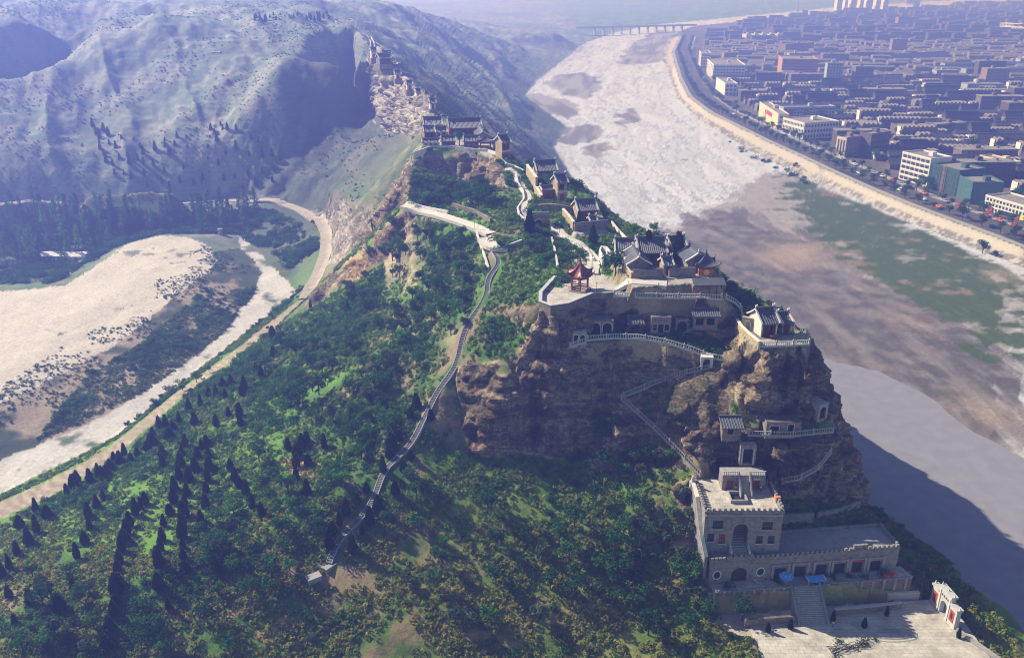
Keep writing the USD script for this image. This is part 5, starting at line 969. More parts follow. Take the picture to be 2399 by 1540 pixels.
mk('housea', 'old_grey_brick_house', (0.085, 0.07, 0.065), 0.9, 0.3, 0.8); mk('houseb', 'mud_plaster_house', (0.12, 0.09, 0.075), 0.9, 0.3, 0.8); mk('housec', 'pale_plaster_house', (0.19, 0.165, 0.15), 0.9, 0.3, 0.8); mk('roofdark', 'dark_tile_roof', (0.055, 0.05, 0.06), 0.8, 0.3, 0.8); mk('vault', 'limed_vault', (0.17, 0.15, 0.14), 0.9, 0.25, 0.8)
TOWN_USED = []
def Z6(zx, zy): return (1542.6 + zx * .3643, zy * .3643)
def block(name, label, l, r, top, floors, cols, wall, depth=None, left=None, roof='roofgrey', dark=(), win='glass', group=None, sidecols=0, arcs=False, cat='building', zb=4.1, sides=None, big=False):
    """A house of several storeys; l, r are the feet of its front, top the picture height of its front edge, left the foot of its far left corner."""
    a, b = np.array(A(*Z6(*l), zb)), np.array(A(*Z6(*r), zb)); w = np.linalg.norm((b - a)[:2]); rz = math.atan2(b[1] - a[1], b[0] - a[0])
    px, py = Z6(*l); h = (py - Z6(0, top)[1]) * scale_at(a) / math.cos(math.atan2(120, a[1]) * .9)
    if left is not None:
        back = np.array(A(*Z6(*left), zb)) - a; depth = float(np.linalg.norm(back[:2])); rz = math.atan2(back[1], back[0]) - math.pi / 2
        w = max(8.0, w * abs(math.cos(rz - math.atan2(b[1] - a[1], b[0] - a[0]))))
    e, f = np.array([math.cos(rz), math.sin(rz)]), np.array([-math.sin(rz), math.cos(rz)])
    TOWN_USED.append(Polygon([a[:2], a[:2] + e * w, a[:2] + e * w + f * depth, a[:2] + f * depth]).buffer(2.5))
    t = thing(name, label, cat, a, rz, group); MB().box(0, w, 0, depth, -1, h).build('wall', wall, t)
    rf = MB().box(.3, w - .3, .3, depth - .3, h, h + .12).build('roof', roof, t)
    pm = MB().box(-.1, w + .1, -.1, .2, h + .002, h + .9).box(-.1, w + .1, depth - .2, depth + .1, h + .002, h + .9).box(-.1, .2, .2, depth - .2, h + .002, h + .9).box(w - .2, w + .1, .2, depth - .2, h + .002, h + .9); pm.build('parapet', wall, rf)
    MB().box(w * .55, w * .55 + 3, depth * .5, depth * .5 + 3, h + .12, h + 2.6).build('stair_head', wall, rf)
    fh = h / floors; cw = (w - 1.0) / cols
    for i in range(floors):
        for j in range(cols):
            x = .5 + cw * j; z = i * fh + fh * .28
            if j in dark:
                if i == 0: MB().box(x + .05, x + cw - .05, -.16, -.004, .3, h - .8).build('dark_panel', 'townbrown', t)
                continue
            MB().box(x + cw * (.08 if big else .2), x + cw * (.92 if big else .8), -.06, -.004, z, z + fh * .52).build('window', win, t)
        MB().box(-.12, w + .12, -.22, -.003, i * fh + fh * .93, i * fh + fh * .99).build('floor_band', wall, t)
    for i in range(floors if sidecols else 0):
        for j in range(sidecols):
            y = .5 + (depth - 1) / sidecols * (j + .2); MB().box(-.06, -.004, y, y + (depth - 1) / sidecols * .6, i * fh + fh * .28, i * fh + fh * .8).build('side_window', win, t)
    return t, w, h, depth
block('apartment_block', 'white five-storey block with balcony bands and dark strip windows beside the netted building', (1540, 1150), (1720, 1202), 985, 5, 6, 'townwhite', depth=15, big=True)
t, w, h, d = block('netted_building', 'unfinished building wrapped in teal safety netting right of the white five-storey block', (1738, 1212), (1905, 1262), 1062, 5, 4, 'netting', depth=18, win='netting', roof='roofgrey')
for k in range(9): MB().tube([(w * k / 8, -.5, -1), (w * k / 8, -.5, h + 1.5)], .09, 5).build('scaffold_pole', 'darkwood', t)
for k in range(5): MB().tube([(0, -.5, h * k / 5 + 1.5), (w, -.5, h * k / 5 + 1.5)], .08, 5).build('scaffold_pole', 'darkwood', t)
MB().box(w * .38, w * .55, -.35, -.23, 0, h + 1).build('open_bay', 'townbrown', t, label='dark unwrapped hoist bay')
t, w, h, d = block('netted_building', 'lower stepped part of the netted building site, nearest the white shop building', (1908, 1262), (1995, 1312), 1135, 4, 3, 'netting', depth=16, win='netting')
t, w, h, d = block('shop_building', 'white two-storey shop building at the right edge with blue windows and a yellow banner', (2085, 1346), (2400, 1440), 1262, 3, 14, 'townwhite', depth=16, sidecols=4)
MB().box(w * .76, w * .93, -.5, -.25, .5, 2.7).build('banner', 'banner', t); MB().box(w * .1, w * .2, -.5, -.25, .3, 2.6).build('shutter', 'redcloth', t); MB().box(w * .66, w * .74, -.5, -.25, .3, 2.2).build('shutter', 'redcloth', t); MB().box(w * .32, w * .62, -.45, -.25, .3, 2.4).build('shop_front', 'glass', t)
t, w, h, d = block('brick_building', 'pink brick building with a pale left end of dark vertical slots', (1195, 1012), (1306, 1003), 895, 4, 5, 'townpink', left=(1130, 998), win='townbrown')
MB().box(-.3, -.004, .2, d - .2, 0, h + .5).build('end_wall', 'towncream', t)
for k in range(3): MB().box(-.42, -.303, d * (.15 + .27 * k), d * (.28 + .27 * k), h * .25, h * .9).build('slot_window', 'glass', t)
block('brown_building', 'dark brown four-storey building right of the pink brick one, thin bright left end', (1348, 1010), (1470, 990), 872, 4, 6, 'townbrown', depth=9)
t, w, h, d = block('office_building', 'white three-storey corner building with a long bright front to the road', (925, 897), (1157, 885), 800, 3, 11, 'townwhite', left=(790, 858), sidecols=14)
block('office_building', 'pale blue six-storey block with dark vertical panels behind the white corner building', (792, 800), (1125, 792), 700, 5, 16, 'townblue', depth=12, dark=(1, 2, 6, 7, 11, 12))
t, w, h, d = block('painted_building', 'cream building with red and yellow painted front facing the riverside road', (760, 832), (795, 824), 742, 3, 2, 'towncream', left=(640, 745))
for k, (y0, y1, z0, z1, m) in enumerate(((.3, .6, .55, .85, 'redcloth'), (.1, .55, .05, .3, 'banner'), (.62, .66, 0, .8, 'redcloth'))): MB().box(-.12, -.004, d * y0, d * y1, h * z0, h * z1).build('painted_panel', m, t)
block('flat_block', 'plain cube-like building with a pale roof by the road bend', (422, 616), (487, 606), 545, 3, 3, 'townwhite', left=(365, 572))
t, w, h, d = block('stepped_building', 'long white stepped building with a bright roof edge near the road', (345, 516), (527, 500), 425, 5, 10, 'townwhite', left=(305, 472), sidecols=5)
block('stepped_building', 'smaller white end building left of the long stepped building', (267, 441), (322, 431), 352, 5, 4, 'townwhite', left=(254, 418), sidecols=3)
block('brick_apartments', 'orange brick six-storey apartment block with a bright orange left end', (785, 490), (990, 476), 388, 6, 14, 'townorange', left=(760, 462))
block('brick_apartments', 'pinkish seven-storey block with a dark upper storey far behind the orange one', (810, 358), (990, 346), 290, 6, 14, 'townpink', depth=14)
block('brick_apartments', 'dark top-storey hall behind the pinkish seven-storey block', (845, 292), (1022, 286), 252, 2, 10, 'roofblue', depth=12)
block('brick_apartments', 'low pink wing right of the pinkish seven-storey block', (992, 360), (1152, 352), 320, 3, 14, 'townpink', depth=10)
t, w, h, d = block('market_hall', 'very long hall with a plain dark blue roof in the old town', (1515, 402), (1872, 380), 388, 1, 22, 'townblue', depth=10)
MB().loft([(-.5, -.5, h + .95), (w + .5, -.5, h + .95), (w + .5, d, h + 6.5), (-.5, d, h + 6.5)], [(-.5, -.5, h + 1.2), (w + .5, -.5, h + 1.2), (w + .5, d, h + 6.8), (-.5, d, h + 6.8)]).build('pitched_roof', 'roofblue', t)
block('school_building', 'long pale blue arcaded building with bright stair towers at the right edge', (1970, 492), (2400, 482), 450, 2, 26, 'townblue', depth=9)
block('school_building', 'long blue-grey building behind the arcaded one', (1832, 456), (2400, 446), 415, 2, 30, 'townblue', depth=9)
block('row_block', 'long dark terrace block with scalloped bright parapets, left one of a pair', (1535, 866), (1762, 862), 815, 2, 12, 'townbrown', depth=12)
block('row_block', 'long dark terrace block with scalloped bright parapets, right one of a pair', (1778, 866), (1982, 852), 808, 2, 12, 'townbrown', depth=12)
block('pink_shed', 'long low pinkish building with rows of small windows right of the netted site', (2052, 1060), (2240, 1110), 1005, 2, 12, 'towncream', depth=9)
block('far_block', 'long pale building with bright ends far across the town', (1668, 247), (1866, 245), 226, 2, 12, 'townpink', depth=10)
block('far_block', 'pinkish barrack block far across the town left of the long pale one', (1426, 236), (1622, 230), 206, 3, 12, 'townpink', depth=10)
block('far_block', 'broad pale block standing high in the far town', (1535, 166), (1642, 166), 116, 5, 8, 'townpink', depth=16)
for k in range(2): block('white_shed', ('upper' if k else 'lower') + ' one of two long white-roofed sheds at the far right edge', (2190, 186 - k * 22), (2400, 200 - k * 22), 172 - k * 22, 1, 10, 'townwhite', depth=14, roof='townwhite')
for k in range(5): block('slab_block', f'{("first", "second", "third", "fourth", "fifth")[k]} from the left in a row of five hazy slab blocks', (560 + k * 50, 272), (592 + k * 50, 271), 226, 5, 4, 'townwhite', depth=12, group='row of five slab blocks')
for k, (zx, zt, wd) in enumerate(((1140, -10, 34), (1192, -20, 30), (1228, -40, 34), (1290, -15, 34), (1330, -40, 36), (1392, -20, 36), (1440, -10, 28))):
    block('tower_block', f'{("first", "second", "third", "fourth", "fifth", "sixth", "seventh")[k]} from the left of the hazy white high-rise towers on the skyline', (zx, 82 - (k % 2) * 22), (zx + wd, 82 - (k % 2) * 22), zt, 18, 3, 'townwhite', depth=22, group='high-rise towers on the skyline')
for k, zx in enumerate((1592, 1640)): block('tower_block', f'{("left", "right")[k]} of the two pinkish towers at the top edge right of the white towers', (zx, 24), (zx + 40, 24), -40, 12, 3, 'townpink', depth=22, group='high-rise towers on the skyline')
# plain mid-rise blocks among the old houses
mr = random.Random(31); mids = []
_lv = LineString(lev_up); _us = shapely.union_all(TOWN_USED)
while len(mids) < 24:
    y = 420 * (1400 / 420) ** mr.random(); x = mr.uniform(150, (y * CT + 116 * ST) * .58); w_, d_ = mr.uniform(14, 38), mr.uniform(9, 13); bx = shapely.box(x - 2, y - 2, x + w_ + 2, y + d_ + 2)
    if town_poly.contains(bx) and _lv.distance(bx) > 34 and not _us.intersects(bx) and not any(bx.intersects(q[-1]) for q in mids): mids.append((math.hypot(x, y), x, y, w_, d_, mr.choice((2, 3, 3, 4, 4, 5, 6)), mr.choice(('townbrown', 'townpink', 'townblue', 'housea', 'townbrown', 'housea')), bx))
CN = {'townbrown': 'dark brown', 'townpink': 'pinkish brick', 'townblue': 'pale blue', 'towncream': 'cream', 'housea': 'dark grey', 'townwhite': 'white'}; NW = ('', '', 'two', 'three', 'four', 'five', 'six'); WRD = 'zero first second third fourth fifth sixth seventh eighth ninth tenth eleventh twelfth'.split(); cnt = {}
mids.sort()
for dist_, x, y, w_, d_, nf, wm_, bx in mids:
    key = (CN[wm_], nf); cnt[key] = cnt.get(key, 0) + 1; t = thing('mid_rise_block', f'{CN[wm_]} {NW[nf]}-storey block among the old-town roofs, {WRD[cnt[key]]} nearest such block', 'building', (x, y, 4.0), mr.uniform(-.06, .06), 'plain mid-rise blocks of the old town'); TOWN_USED.append(bx)
    h = nf * 3.1; MB().box(0, w_, 0, d_, -1, h).build('wall', wm_, t); rf = MB().box(-.25, w_ + .25, -.25, d_ + .25, h, h + .5).build('roof', 'roofgrey', t); MB().box(w_ * .3, w_ * .3 + 3, d_ * .4, d_ * .4 + 3, h + .5, h + 2.7).build('stair_head', wm_, rf); MB().cyl(w_ * .7, d_ * .5, h + .5, h + 1.8, .8, .8, 8).build('water_tank', 'roofgrey', rf)
    nc = int(w_ / 3.2)
    for i in range(nf):
        for j in range(nc): MB().box(.8 + j * 3.1, 2.4 + j * 3.1, -.05, -.004, i * 3.1 + .9, i * 3.1 + 2.4).build('window', 'glass', t)
# terraced houses of the old town: rows of vaulted rooms
rt = random.Random(4)
def house_proto(n, wall, tone):
    w = n * 3.2 + .5; t = stage.CreateClassPrim(f'/house_{tone}_{n}')
    MB().box(0, w, 0, 7.5, -1.5, 3.1).build_at(t, 'wall', wall)
    for k in range(n):
        x = .25 + 1.6 + 3.2 * k; g = np.linspace(0, np.pi, 6); arc = np.stack([x + 1.42 * np.cos(g), 3.1 + 1.15 * np.sin(g)], 1)
        m = MB(); y0, y1 = -.15, 7.5
        m.loft([(px_, y0, pz_) for px_, pz_ in arc], [(px_, y1, pz_) for px_, pz_ in arc]); m.build_at(t, 'vault_roof' + (f'_{k:03d}' if k else ''), 'vault')
        MB().box(x - .95, x + .95, -.05, -.004, .2, 2.5).build_at(t, 'arched_front' + (f'_{k:03d}' if k else ''), 'glass')
    if n % 2 == 0: MB().box(-.25, .02, 2.2, 7.8, -1.5, 3.7).build_at(t, 'end_wall', 'townwhite')  # left end only: sunlit brightness put into the wall colour
    return t
def _bat(self, parent, name, m):
    v, f = self.geo(); return raw(f'{parent.GetPath()}/{name}', v, f, m)
MB.build_at = _bat
def pitched_proto(n, wall, tone):
    w = n * 3.2 + .5; t = stage.CreateClassPrim(f'/pitched_{tone}_{n}'); MB().box(0, w, 0, 6.5, -1.5, 3.0).build_at(t, 'wall', wall)
    MB().loft([(-.3, -.5, 2.95), (-.3, 7.0, 2.95), (-.3, 3.25, 5.0)], [(w + .3, -.5, 2.95), (w + .3, 7.0, 2.95), (w + .3, 3.25, 5.0)]).build_at(t, 'roof', 'roofdark')
    MB().box(-.35, w + .35, 3.1, 3.4, 4.95, 5.2).build_at(t, 'ridge', 'roofgrey')
    for k in range(n): MB().box(.9 + 3.2 * k, 2.6 + 3.2 * k, -.05, -.004, .3, 2.3).build_at(t, 'window' + (f'_{k:03d}' if k else ''), 'glass')
    return t
HP = {}
def house(tone, n, style):
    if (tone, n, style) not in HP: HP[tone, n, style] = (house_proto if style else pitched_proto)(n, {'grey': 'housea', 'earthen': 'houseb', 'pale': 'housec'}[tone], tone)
    return HP[tone, n, style]
used = shapely.union_all(TOWN_USED); lev_line = LineString([A(1700, 60, 4)[:2], A(1600, 74, 4)[:2]] + lev_up); shapely.prepare(used); shapely.prepare(lev_line); vis_half = lambda y: (y * CT + 116 * ST) * 0.60
cand, row = [], 0; y = 395.0
while y < 1500:
    x = 90 + rt.random() * 10; k = 0; tilt = rt.uniform(-.05, .07)
    while x < vis_half(y) + 14:
        n = rt.choice((2, 3, 3, 4, 5, 5, 6, 8, 10)); w_ = n * 3.2 + .5; yy = y + (x - 150) * .03 + rt.uniform(-1.2, 1.2); c = shapely.Point(x + w_ / 2, yy + 4)
        box_ = shapely.box(x - 1, yy - 1, x + w_ + 1, yy + 9)
        if town_poly.contains(box_) and lev_line.distance(box_) > 38 and not used.intersects(box_) and rt.random() < .86:
            cand.append((x, yy, n, rt.choice(('grey', 'grey', 'earthen', 'earthen', 'pale')), tilt + rt.uniform(-.04, .04), row, k)); k += 1
        x += w_ + rt.choice((.6, 1.2, 2.5, 5.0))
    y += rt.uniform(11.5, 14.5) * (1 + max(0, y - 700) / 1500); row += 1
cand.sort(key=lambda q: q[1]); ORD = lambda k: f'{k}{"th" if 10 < k % 100 < 14 else {1: "st", 2: "nd", 3: "rd"}.get(k % 10, "th")}'
LEN = {2: 'two-room', 3: 'three-room', 4: 'four-room', 5: 'five-room', 6: 'six-room', 8: 'eight-room', 10: 'ten-room'}
rows_seen = {}
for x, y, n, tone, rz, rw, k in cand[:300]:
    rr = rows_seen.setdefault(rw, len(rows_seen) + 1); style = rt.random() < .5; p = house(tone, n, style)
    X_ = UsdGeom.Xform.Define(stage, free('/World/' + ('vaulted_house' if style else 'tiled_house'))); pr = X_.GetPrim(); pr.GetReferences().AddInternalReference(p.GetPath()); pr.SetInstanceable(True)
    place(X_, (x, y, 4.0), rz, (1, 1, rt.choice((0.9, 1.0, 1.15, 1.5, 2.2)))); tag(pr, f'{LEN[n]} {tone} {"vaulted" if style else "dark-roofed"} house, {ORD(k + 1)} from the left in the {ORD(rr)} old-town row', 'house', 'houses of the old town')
def instancer(path, protos, pos, ang, sc, kind='stuff', label=None, idx=None, tilt=None):
    pi = UsdGeom.PointInstancer.Define(stage, path); kids = []; n = len(pos)
    for p in protos:
        x = UsdGeom.Xform.Define(stage, f'{path}/{p.GetName()}'); x.GetPrim().GetReferences().AddInternalReference(p.GetPath()); kids.append(x.GetPath())
    pi.CreatePrototypesRel().SetTargets(kids)
    pi.CreatePositionsAttr(Vt.Vec3fArray.FromNumpy(np.asarray(pos, np.float32))); pi.CreateProtoIndicesAttr(Vt.IntArray.FromNumpy(np.asarray(idx, np.int32)))
    h = np.asarray(ang) / 2; q = Vt.QuathArray([Gf.Quath(float(np.cos(a_)), 0, 0, float(np.sin(a_))) for a_ in h]); pi.CreateOrientationsAttr(q)
    sc = np.asarray(sc, np.float32); pi.CreateScalesAttr(Vt.Vec3fArray.FromNumpy(np.repeat(sc[:, None], 3, 1) if sc.ndim == 1 else sc)); tag(pi.GetPrim(), label, None, None, kind); return pi
# the rest of the town, too far to tell apart
far_houses = cand[300:]; m = MB()
for x, y, n, tone, rz, rw, k in far_houses:
    w_ = n * 3.2 + .5; h_ = rt.choice((3.4, 3.4, 4.2, 7.0)); m.box(x, x + w_, y, y + 7.5, 3, 4 + h_); m.loft([(x - .3, y - .4, 4 + h_), (x + w_ + .3, y - .4, 4 + h_), (x + w_ + .3, y + 7.9, 4 + h_), (x - .3, y + 7.9, 4 + h_)], [(x + .4, y + 3, 5.6 + h_), (x + w_ - .4, y + 3, 5.6 + h_), (x + w_ - .4, y + 4.5, 5.6 + h_), (x + .4, y + 4.5, 5.6 + h_)])
tag(m.build('far_town_houses', 'housec'), 'mass of small pale houses fading into haze at the far side of the town', 'houses', kind='stuff')
m = MB(); y = 1500.0
while y < 3200:
    x = 250 + rt.random() * 30
    while x < vis_half(y) + 40:
        w_ = rt.uniform(10, 40); b_ = shapely.box(x, y, x + w_, y + 12)
        if town_poly.contains(b_) and lev_line.distance(b_) > 40 and rt.random() < .7: m.box(x, x + w_, y, y + 11, 2, 4 + rt.choice((4, 5, 7, 12)))
        x += w_ + rt.uniform(2, 14)
    y += 26 + (y - 1500) * .02
tag(m.build('far_town_houses', 'housea'), 'mass of grey houses in the hazy farthest part of the town', 'houses', kind='stuff')
# riverside road, cars, bridge, mast
def offset_line(pts, d): return [tuple(q) for q in np.array(LineString(pts).offset_curve(d).coords)]
lev3 = [np.array(p) for p in lev_up]; lv_ = LineString(lev_up); side_ = 1 if town_poly.contains(shapely.Point(*LineString(lev_up).offset_curve(15).interpolate(.5, normalized=True).coords[0])) else -1
def street(d): p = np.array(LineString(lev_up).offset_curve(side_ * d).coords); p = p if np.linalg.norm(p[0] - np.array(lev_up[0])) < np.linalg.norm(p[-1] - np.array(lev_up[0])) else p[::-1]; return p
ribbon('riverside_road', [(x, y, 4) for x, y in street(16.5)], 10.5, 'asphalt', lift=.18, step=6); ribbon('pavement', [(x, y, 4) for x, y in street(26.5)], 4, 'concrete', lift=.3, step=6)
ribbon('levee_crest', [(x, y, 5) for x, y in street(2.2)], 3.0, 'concrete', lift=.2, step=6)
CARM = {}
for c_, rgb in (('white', (.7, .7, .7)), ('silver', (.4, .41, .43)), ('black', (.02, .02, .022)), ('red', (.45, .03, .02)), ('orange', (.75, .2, .02)), ('blue', (.05, .12, .4))): mk('car' + c_, c_ + '_car_paint', rgb, .25, .03, 1.0, spec=.6)
mk('rubber', 'tyre_rubber', (.02, .02, .02), .9, .1, 4.0)
def car_proto(c_, van=False):
    t = stage.CreateClassPrim('/car_' + c_ + ('_van' if van else '')); L_, H_ = (5.2, 2.0) if van else (4.4, 1.42)
    side = [(0, .35), (L_, .35), (L_, .8), (L_ - .15, .92), (L_ * .72, .98), (L_ * .6, H_), (L_ * .2, H_), (.12, .95), (0, .85)] if not van else [(0, .35), (L_, .35), (L_, 1.0), (L_ - .8, 1.1), (L_ - 1.3, H_), (.05, H_), (0, 1.2)]
    MB().face(side, -.85, .85).build_at(t, 'body', 'car' + c_)
    MB().box(L_ * .2, L_ * .62, -.87, -.855, H_ * .68, H_ * .93).build_at(t, 'window', 'glass'); MB().box(L_ * .2, L_ * .62, .855, .87, H_ * .68, H_ * .93).build_at(t, 'window_001', 'glass'); MB().face([(L_ * .62, H_ * .95), (L_ * .60, H_ * .97), (L_ * .73, .99), (L_ * .75, .99)], -.75, .75).build_at(t, 'windscreen', 'glass')
    for k, (x, y) in enumerate(((.85, -.8), (.85, .8), (L_ - .85, -.8), (L_ - .85, .8))):
        g = np.arange(10) * 2 * np.pi / 10; MB().loft([(x + .32 * math.cos(q), y - .1, .32 + .32 * math.sin(q)) for q in g], [(x + .32 * math.cos(q), y + .1, .32 + .32 * math.sin(q)) for q in g]).build_at(t, 'wheel' + (f'_{k:03d}' if k else ''), 'rubber')
    return t
CP = {c_: car_proto(c_) for c_ in ('white', 'silver', 'black', 'red', 'orange', 'blue')}; CP['white van'] = car_proto('white', True)
rs_ = LineString(street(16.5)); LN = rs_.length; seen = {}
def drive(u, off, c_, park=False):
    p, q = np.array(rs_.interpolate(u).coords[0]), np.array(rs_.interpolate(u + 1).coords[0]); d_ = (q - p) / np.linalg.norm(q - p); nn_ = np.array([-d_[1], d_[0]]); p = p + nn_ * off; flip = 1 if off > 0 else -1
    z = height(np.array([p[0]]), np.array([p[1]]))[0] + (.32 if abs(off) < 7 else .4); X_ = UsdGeom.Xform.Define(stage, free('/World/' + ('van' if 'van' in c_ else 'car'))); pr = X_.GetPrim(); pr.GetReferences().AddInternalReference(CP[c_].GetPath()); pr.SetInstanceable(True)
    place(X_, (p[0], p[1], z), math.atan2(d_[1], d_[0]) + (math.pi if flip < 0 else 0), 1.0); k = seen[c_] = seen.get(c_, 0) + 1
    tag(pr, f'{c_}{"" if "van" in c_ else " car"} {"parked beside" if park else "on"} the riverside road, {ORD(k)} {c_} one from its near end', 'van' if 'van' in c_ else 'car', 'cars on the riverside road')
u_ = LN - 15
while u_ > 120: drive(u_, rt.choice((-3.6, -1.6, 1.6, 3.6)), rt.choice(('white', 'white', 'silver', 'black', 'red', 'white van', 'blue', 'orange')), False); u_ -= rt.uniform(14, 34) * (1 + max(0, LN - u_ - 250) / 300)
u_ = LN - 8
for k in range(14): drive(u_, side_ * 7.2, rt.choice(('white', 'silver', 'black', 'white van', 'red', 'orange')), True); u_ -= rt.uniform(9, 20)
b0, b1 = np.array(A(1392, 84, 0)), np.array(A(1596, 76, 2)); bl_ = float(np.linalg.norm(b1 - b0)); br = thing('river_bridge', 'hazy long bridge on tall piers across the river far up the valley', 'bridge', b0, math.atan2(b1[1] - b0[1], b1[0] - b0[0]))
MB().box(-40, bl_ + 30, -4, 4, 13.5, 15.2).build('deck', 'concrete', br)
for k in range(11): MB().box(bl_ * k / 10 - 1, bl_ * k / 10 + 1, -3, 3, -3, 13.5).build('pier', 'concrete', br)
for y_ in (-4, 3.8): MB().box(-40, bl_ + 30, y_, y_ + .2, 15.2, 16.2).build('parapet', 'white', br)
ms = A(1866, 46, 4); mt = thing('radio_mast', 'thin pale mast standing alone on the hazy far bank', 'mast', ms)
MB().cyl(0, 0, -1, 12, 3.0, 2.4, 8).build('base_tower', 'townwhite', mt)
MB().cyl(0, 0, 12, 46, 1.1, .5, 6).build('shaft', 'townpink', mt); MB().cyl(0, 0, 30, 32, 2.2, 2.2, 8).build('platform', 'townwhite', mt)
# ------------------------------------------------------------ plants
def leafmat(name, c0, c1, c2, trans=0.35):
    return mat(name, {'o': ('object_info', {}), 'g': ('geometry', {}), 'n': ('noise_texture', {'scale': 0.9, 'detail': 3.0}), 'a': ('math', {'math_type': 'multiply_add', 'value2': 0.45, 'value3': 0.0}),
        'h': ('math', {'math_type': 'multiply_add', 'value2': 0.4}), 'i': ('math', {'math_type': 'multiply_add', 'value2': 0.35}), 'r': ('rgb_ramp', {'ramp': [(0.2, c0), (0.55, c1), (0.9, c2)]}),
        'd': ('diffuse_bsdf', {}), 't': ('translucent_bsdf', {}), 'x': ('mix_closure', {'fac': trans})},
        [('o.random', 'a.value1'), ('g.position', 'n.vector'), ('n.fac', 'h.value1'), ('a.value', 'h.value3'), ('g.random_per_island', 'i.value1'), ('h.value', 'i.value3'), ('i.value', 'r.fac'), ('r.color', 'd.color'), ('r.color', 't.color'), ('d.BSDF', 'x.closure1'), ('t.BSDF', 'x.closure2')], surface='x.closure')
M['leaf'] = leafmat('shrub_leaves', (0.024, 0.095, 0.018), (0.068, 0.215, 0.03), (0.16, 0.36, 0.045)); M['leafdark'] = leafmat('dark_leaves', (0.018, 0.068, 0.022), (0.042, 0.135, 0.036), (0.09, 0.21, 0.055))
M['cyp'] = leafmat('cypress_needles', (0.010, 0.032, 0.012), (0.028, 0.07, 0.022), (0.07, 0.14, 0.04), 0.25); M['grassy'] = leafmat('grass_blades', (0.07, 0.13, 0.02), (0.15, 0.26, 0.04), (0.30, 0.34, 0.07), 0.3)
M['drygrass'] = leafmat('dry_grass', (0.16, 0.17, 0.03), (0.28, 0.27, 0.06), (0.42, 0.36, 0.12), 0.3); M['greygreen'] = leafmat('grey_green_leaves', (0.05, 0.085, 0.05), (0.10, 0.15, 0.08), (0.17, 0.22, 0.12))
mk('palewall', 'weathered_wall', (0.32, 0.315, 0.325), 0.85, 0.2, 1.0); mk('darkstep', 'worn_dark_step', (0.15, 0.14, 0.14), 0.9, 0.25, 2.0); mk('bark', 'bark', (0.085, 0.06, 0.04), 0.95, 0.3, 4.0)
rg = np.random.default_rng(12)
def leaves(n, center, radii, size, shell=0.45, flat=0.0):
    """n leaf-sprays spread through an ellipsoid, most of them near its outside."""
    d = rg.normal(size=(n, 3)); d /= np.linalg.norm(d, axis=1, keepdims=True); r = shell + (1 - shell) * rg.random(n) ** .5; c = np.asarray(center) + d * r[:, None] * np.asarray(radii)
    nrm = d + rg.normal(size=(n, 3)) * .55; nrm[:, 2] += flat; nrm /= np.linalg.norm(nrm, axis=1, keepdims=True); a = np.cross(nrm, rg.normal(size=(n, 3))); a /= np.linalg.norm(a, axis=1, keepdims=True); b = np.cross(nrm, a)
    s = size * (.6 + .8 * rg.random(n))[:, None]; v = np.stack([c - a * s, c + b * s * .62 - a * s * .1, c + a * s, c - b * s * .62 + a * s * .1], 1).reshape(-1, 3); k = np.arange(n)[:, None] * 4; return v, np.hstack([k, k + 1, k + 2, k + 3])
def shape_bush(w, h, n, size, lobes=4):
    m = MB()
    for _ in range(lobes): x, y = rg.normal(size=2) * w * .30; s = rg.uniform(.5, .8); m.add(*leaves(n // lobes, (x, y, h * s * .55), (w * s * .6, w * s * .6, h * s * .6), size))
    return m
def crown_lobes(m, pts, n, size):
    for c, r in pts: m.add(*leaves(n, c, r, size))
    return m
def proto_class(name): return stage.CreateClassPrim('/' + name)
PB = []
for k in range(5):
    t = proto_class(f'bush_kind_{k}'); w_ = (1.6, 2.2, 2.8, 1.9, 2.5)[k]; shape_bush(w_, (1.3, 1.7, 2.0, 1.9, 1.3)[k], 170, .24, 5).build_at(t, 'foliage', ('leaf', 'leaf', 'leafdark', 'greygreen', 'leaf')[k]); MB().tube([(0, 0, -.5), (.05, 0, .5), (.2, .1, .9)], [.07, .06, .03], 5).build_at(t, 'stem', 'bark'); PB.append(t)
PT = []
for k in range(4):
    t = proto_class(f'broadleaf_kind_{k}'); h_ = (4.2, 5.2, 3.6, 6.0)[k]; lobes = []; mt_ = MB().tube([(0, 0, -.8), (.1, 0, h_ * .25), (.05, .12, h_ * .55)], [.2, .16, .09], 6)
    for q in range(8):
        a_ = q * .9 + k; rr_ = (.28 + .14 * rg.random()) * h_ * (1 if q < 6 else .4); c = np.array([rr_ * math.cos(a_) * .75, rr_ * math.sin(a_) * .75, h_ * (.5 + .42 * rg.random())]); lobes.append((c, np.array([.24, .24, .18]) * h_ * rg.uniform(.75, 1.15)))
        mt_.tube([(.05, .05, h_ * .3), c * np.array([.5, .5, .8]), c], [.08, .05, .025], 4)
    crown_lobes(MB(), lobes, 60, .26).build_at(t, 'crown', ('leaf', 'leafdark', 'greygreen', 'leafdark')[k]); mt_.build_at(t, 'trunk', 'bark'); PT.append(t)
PC = []
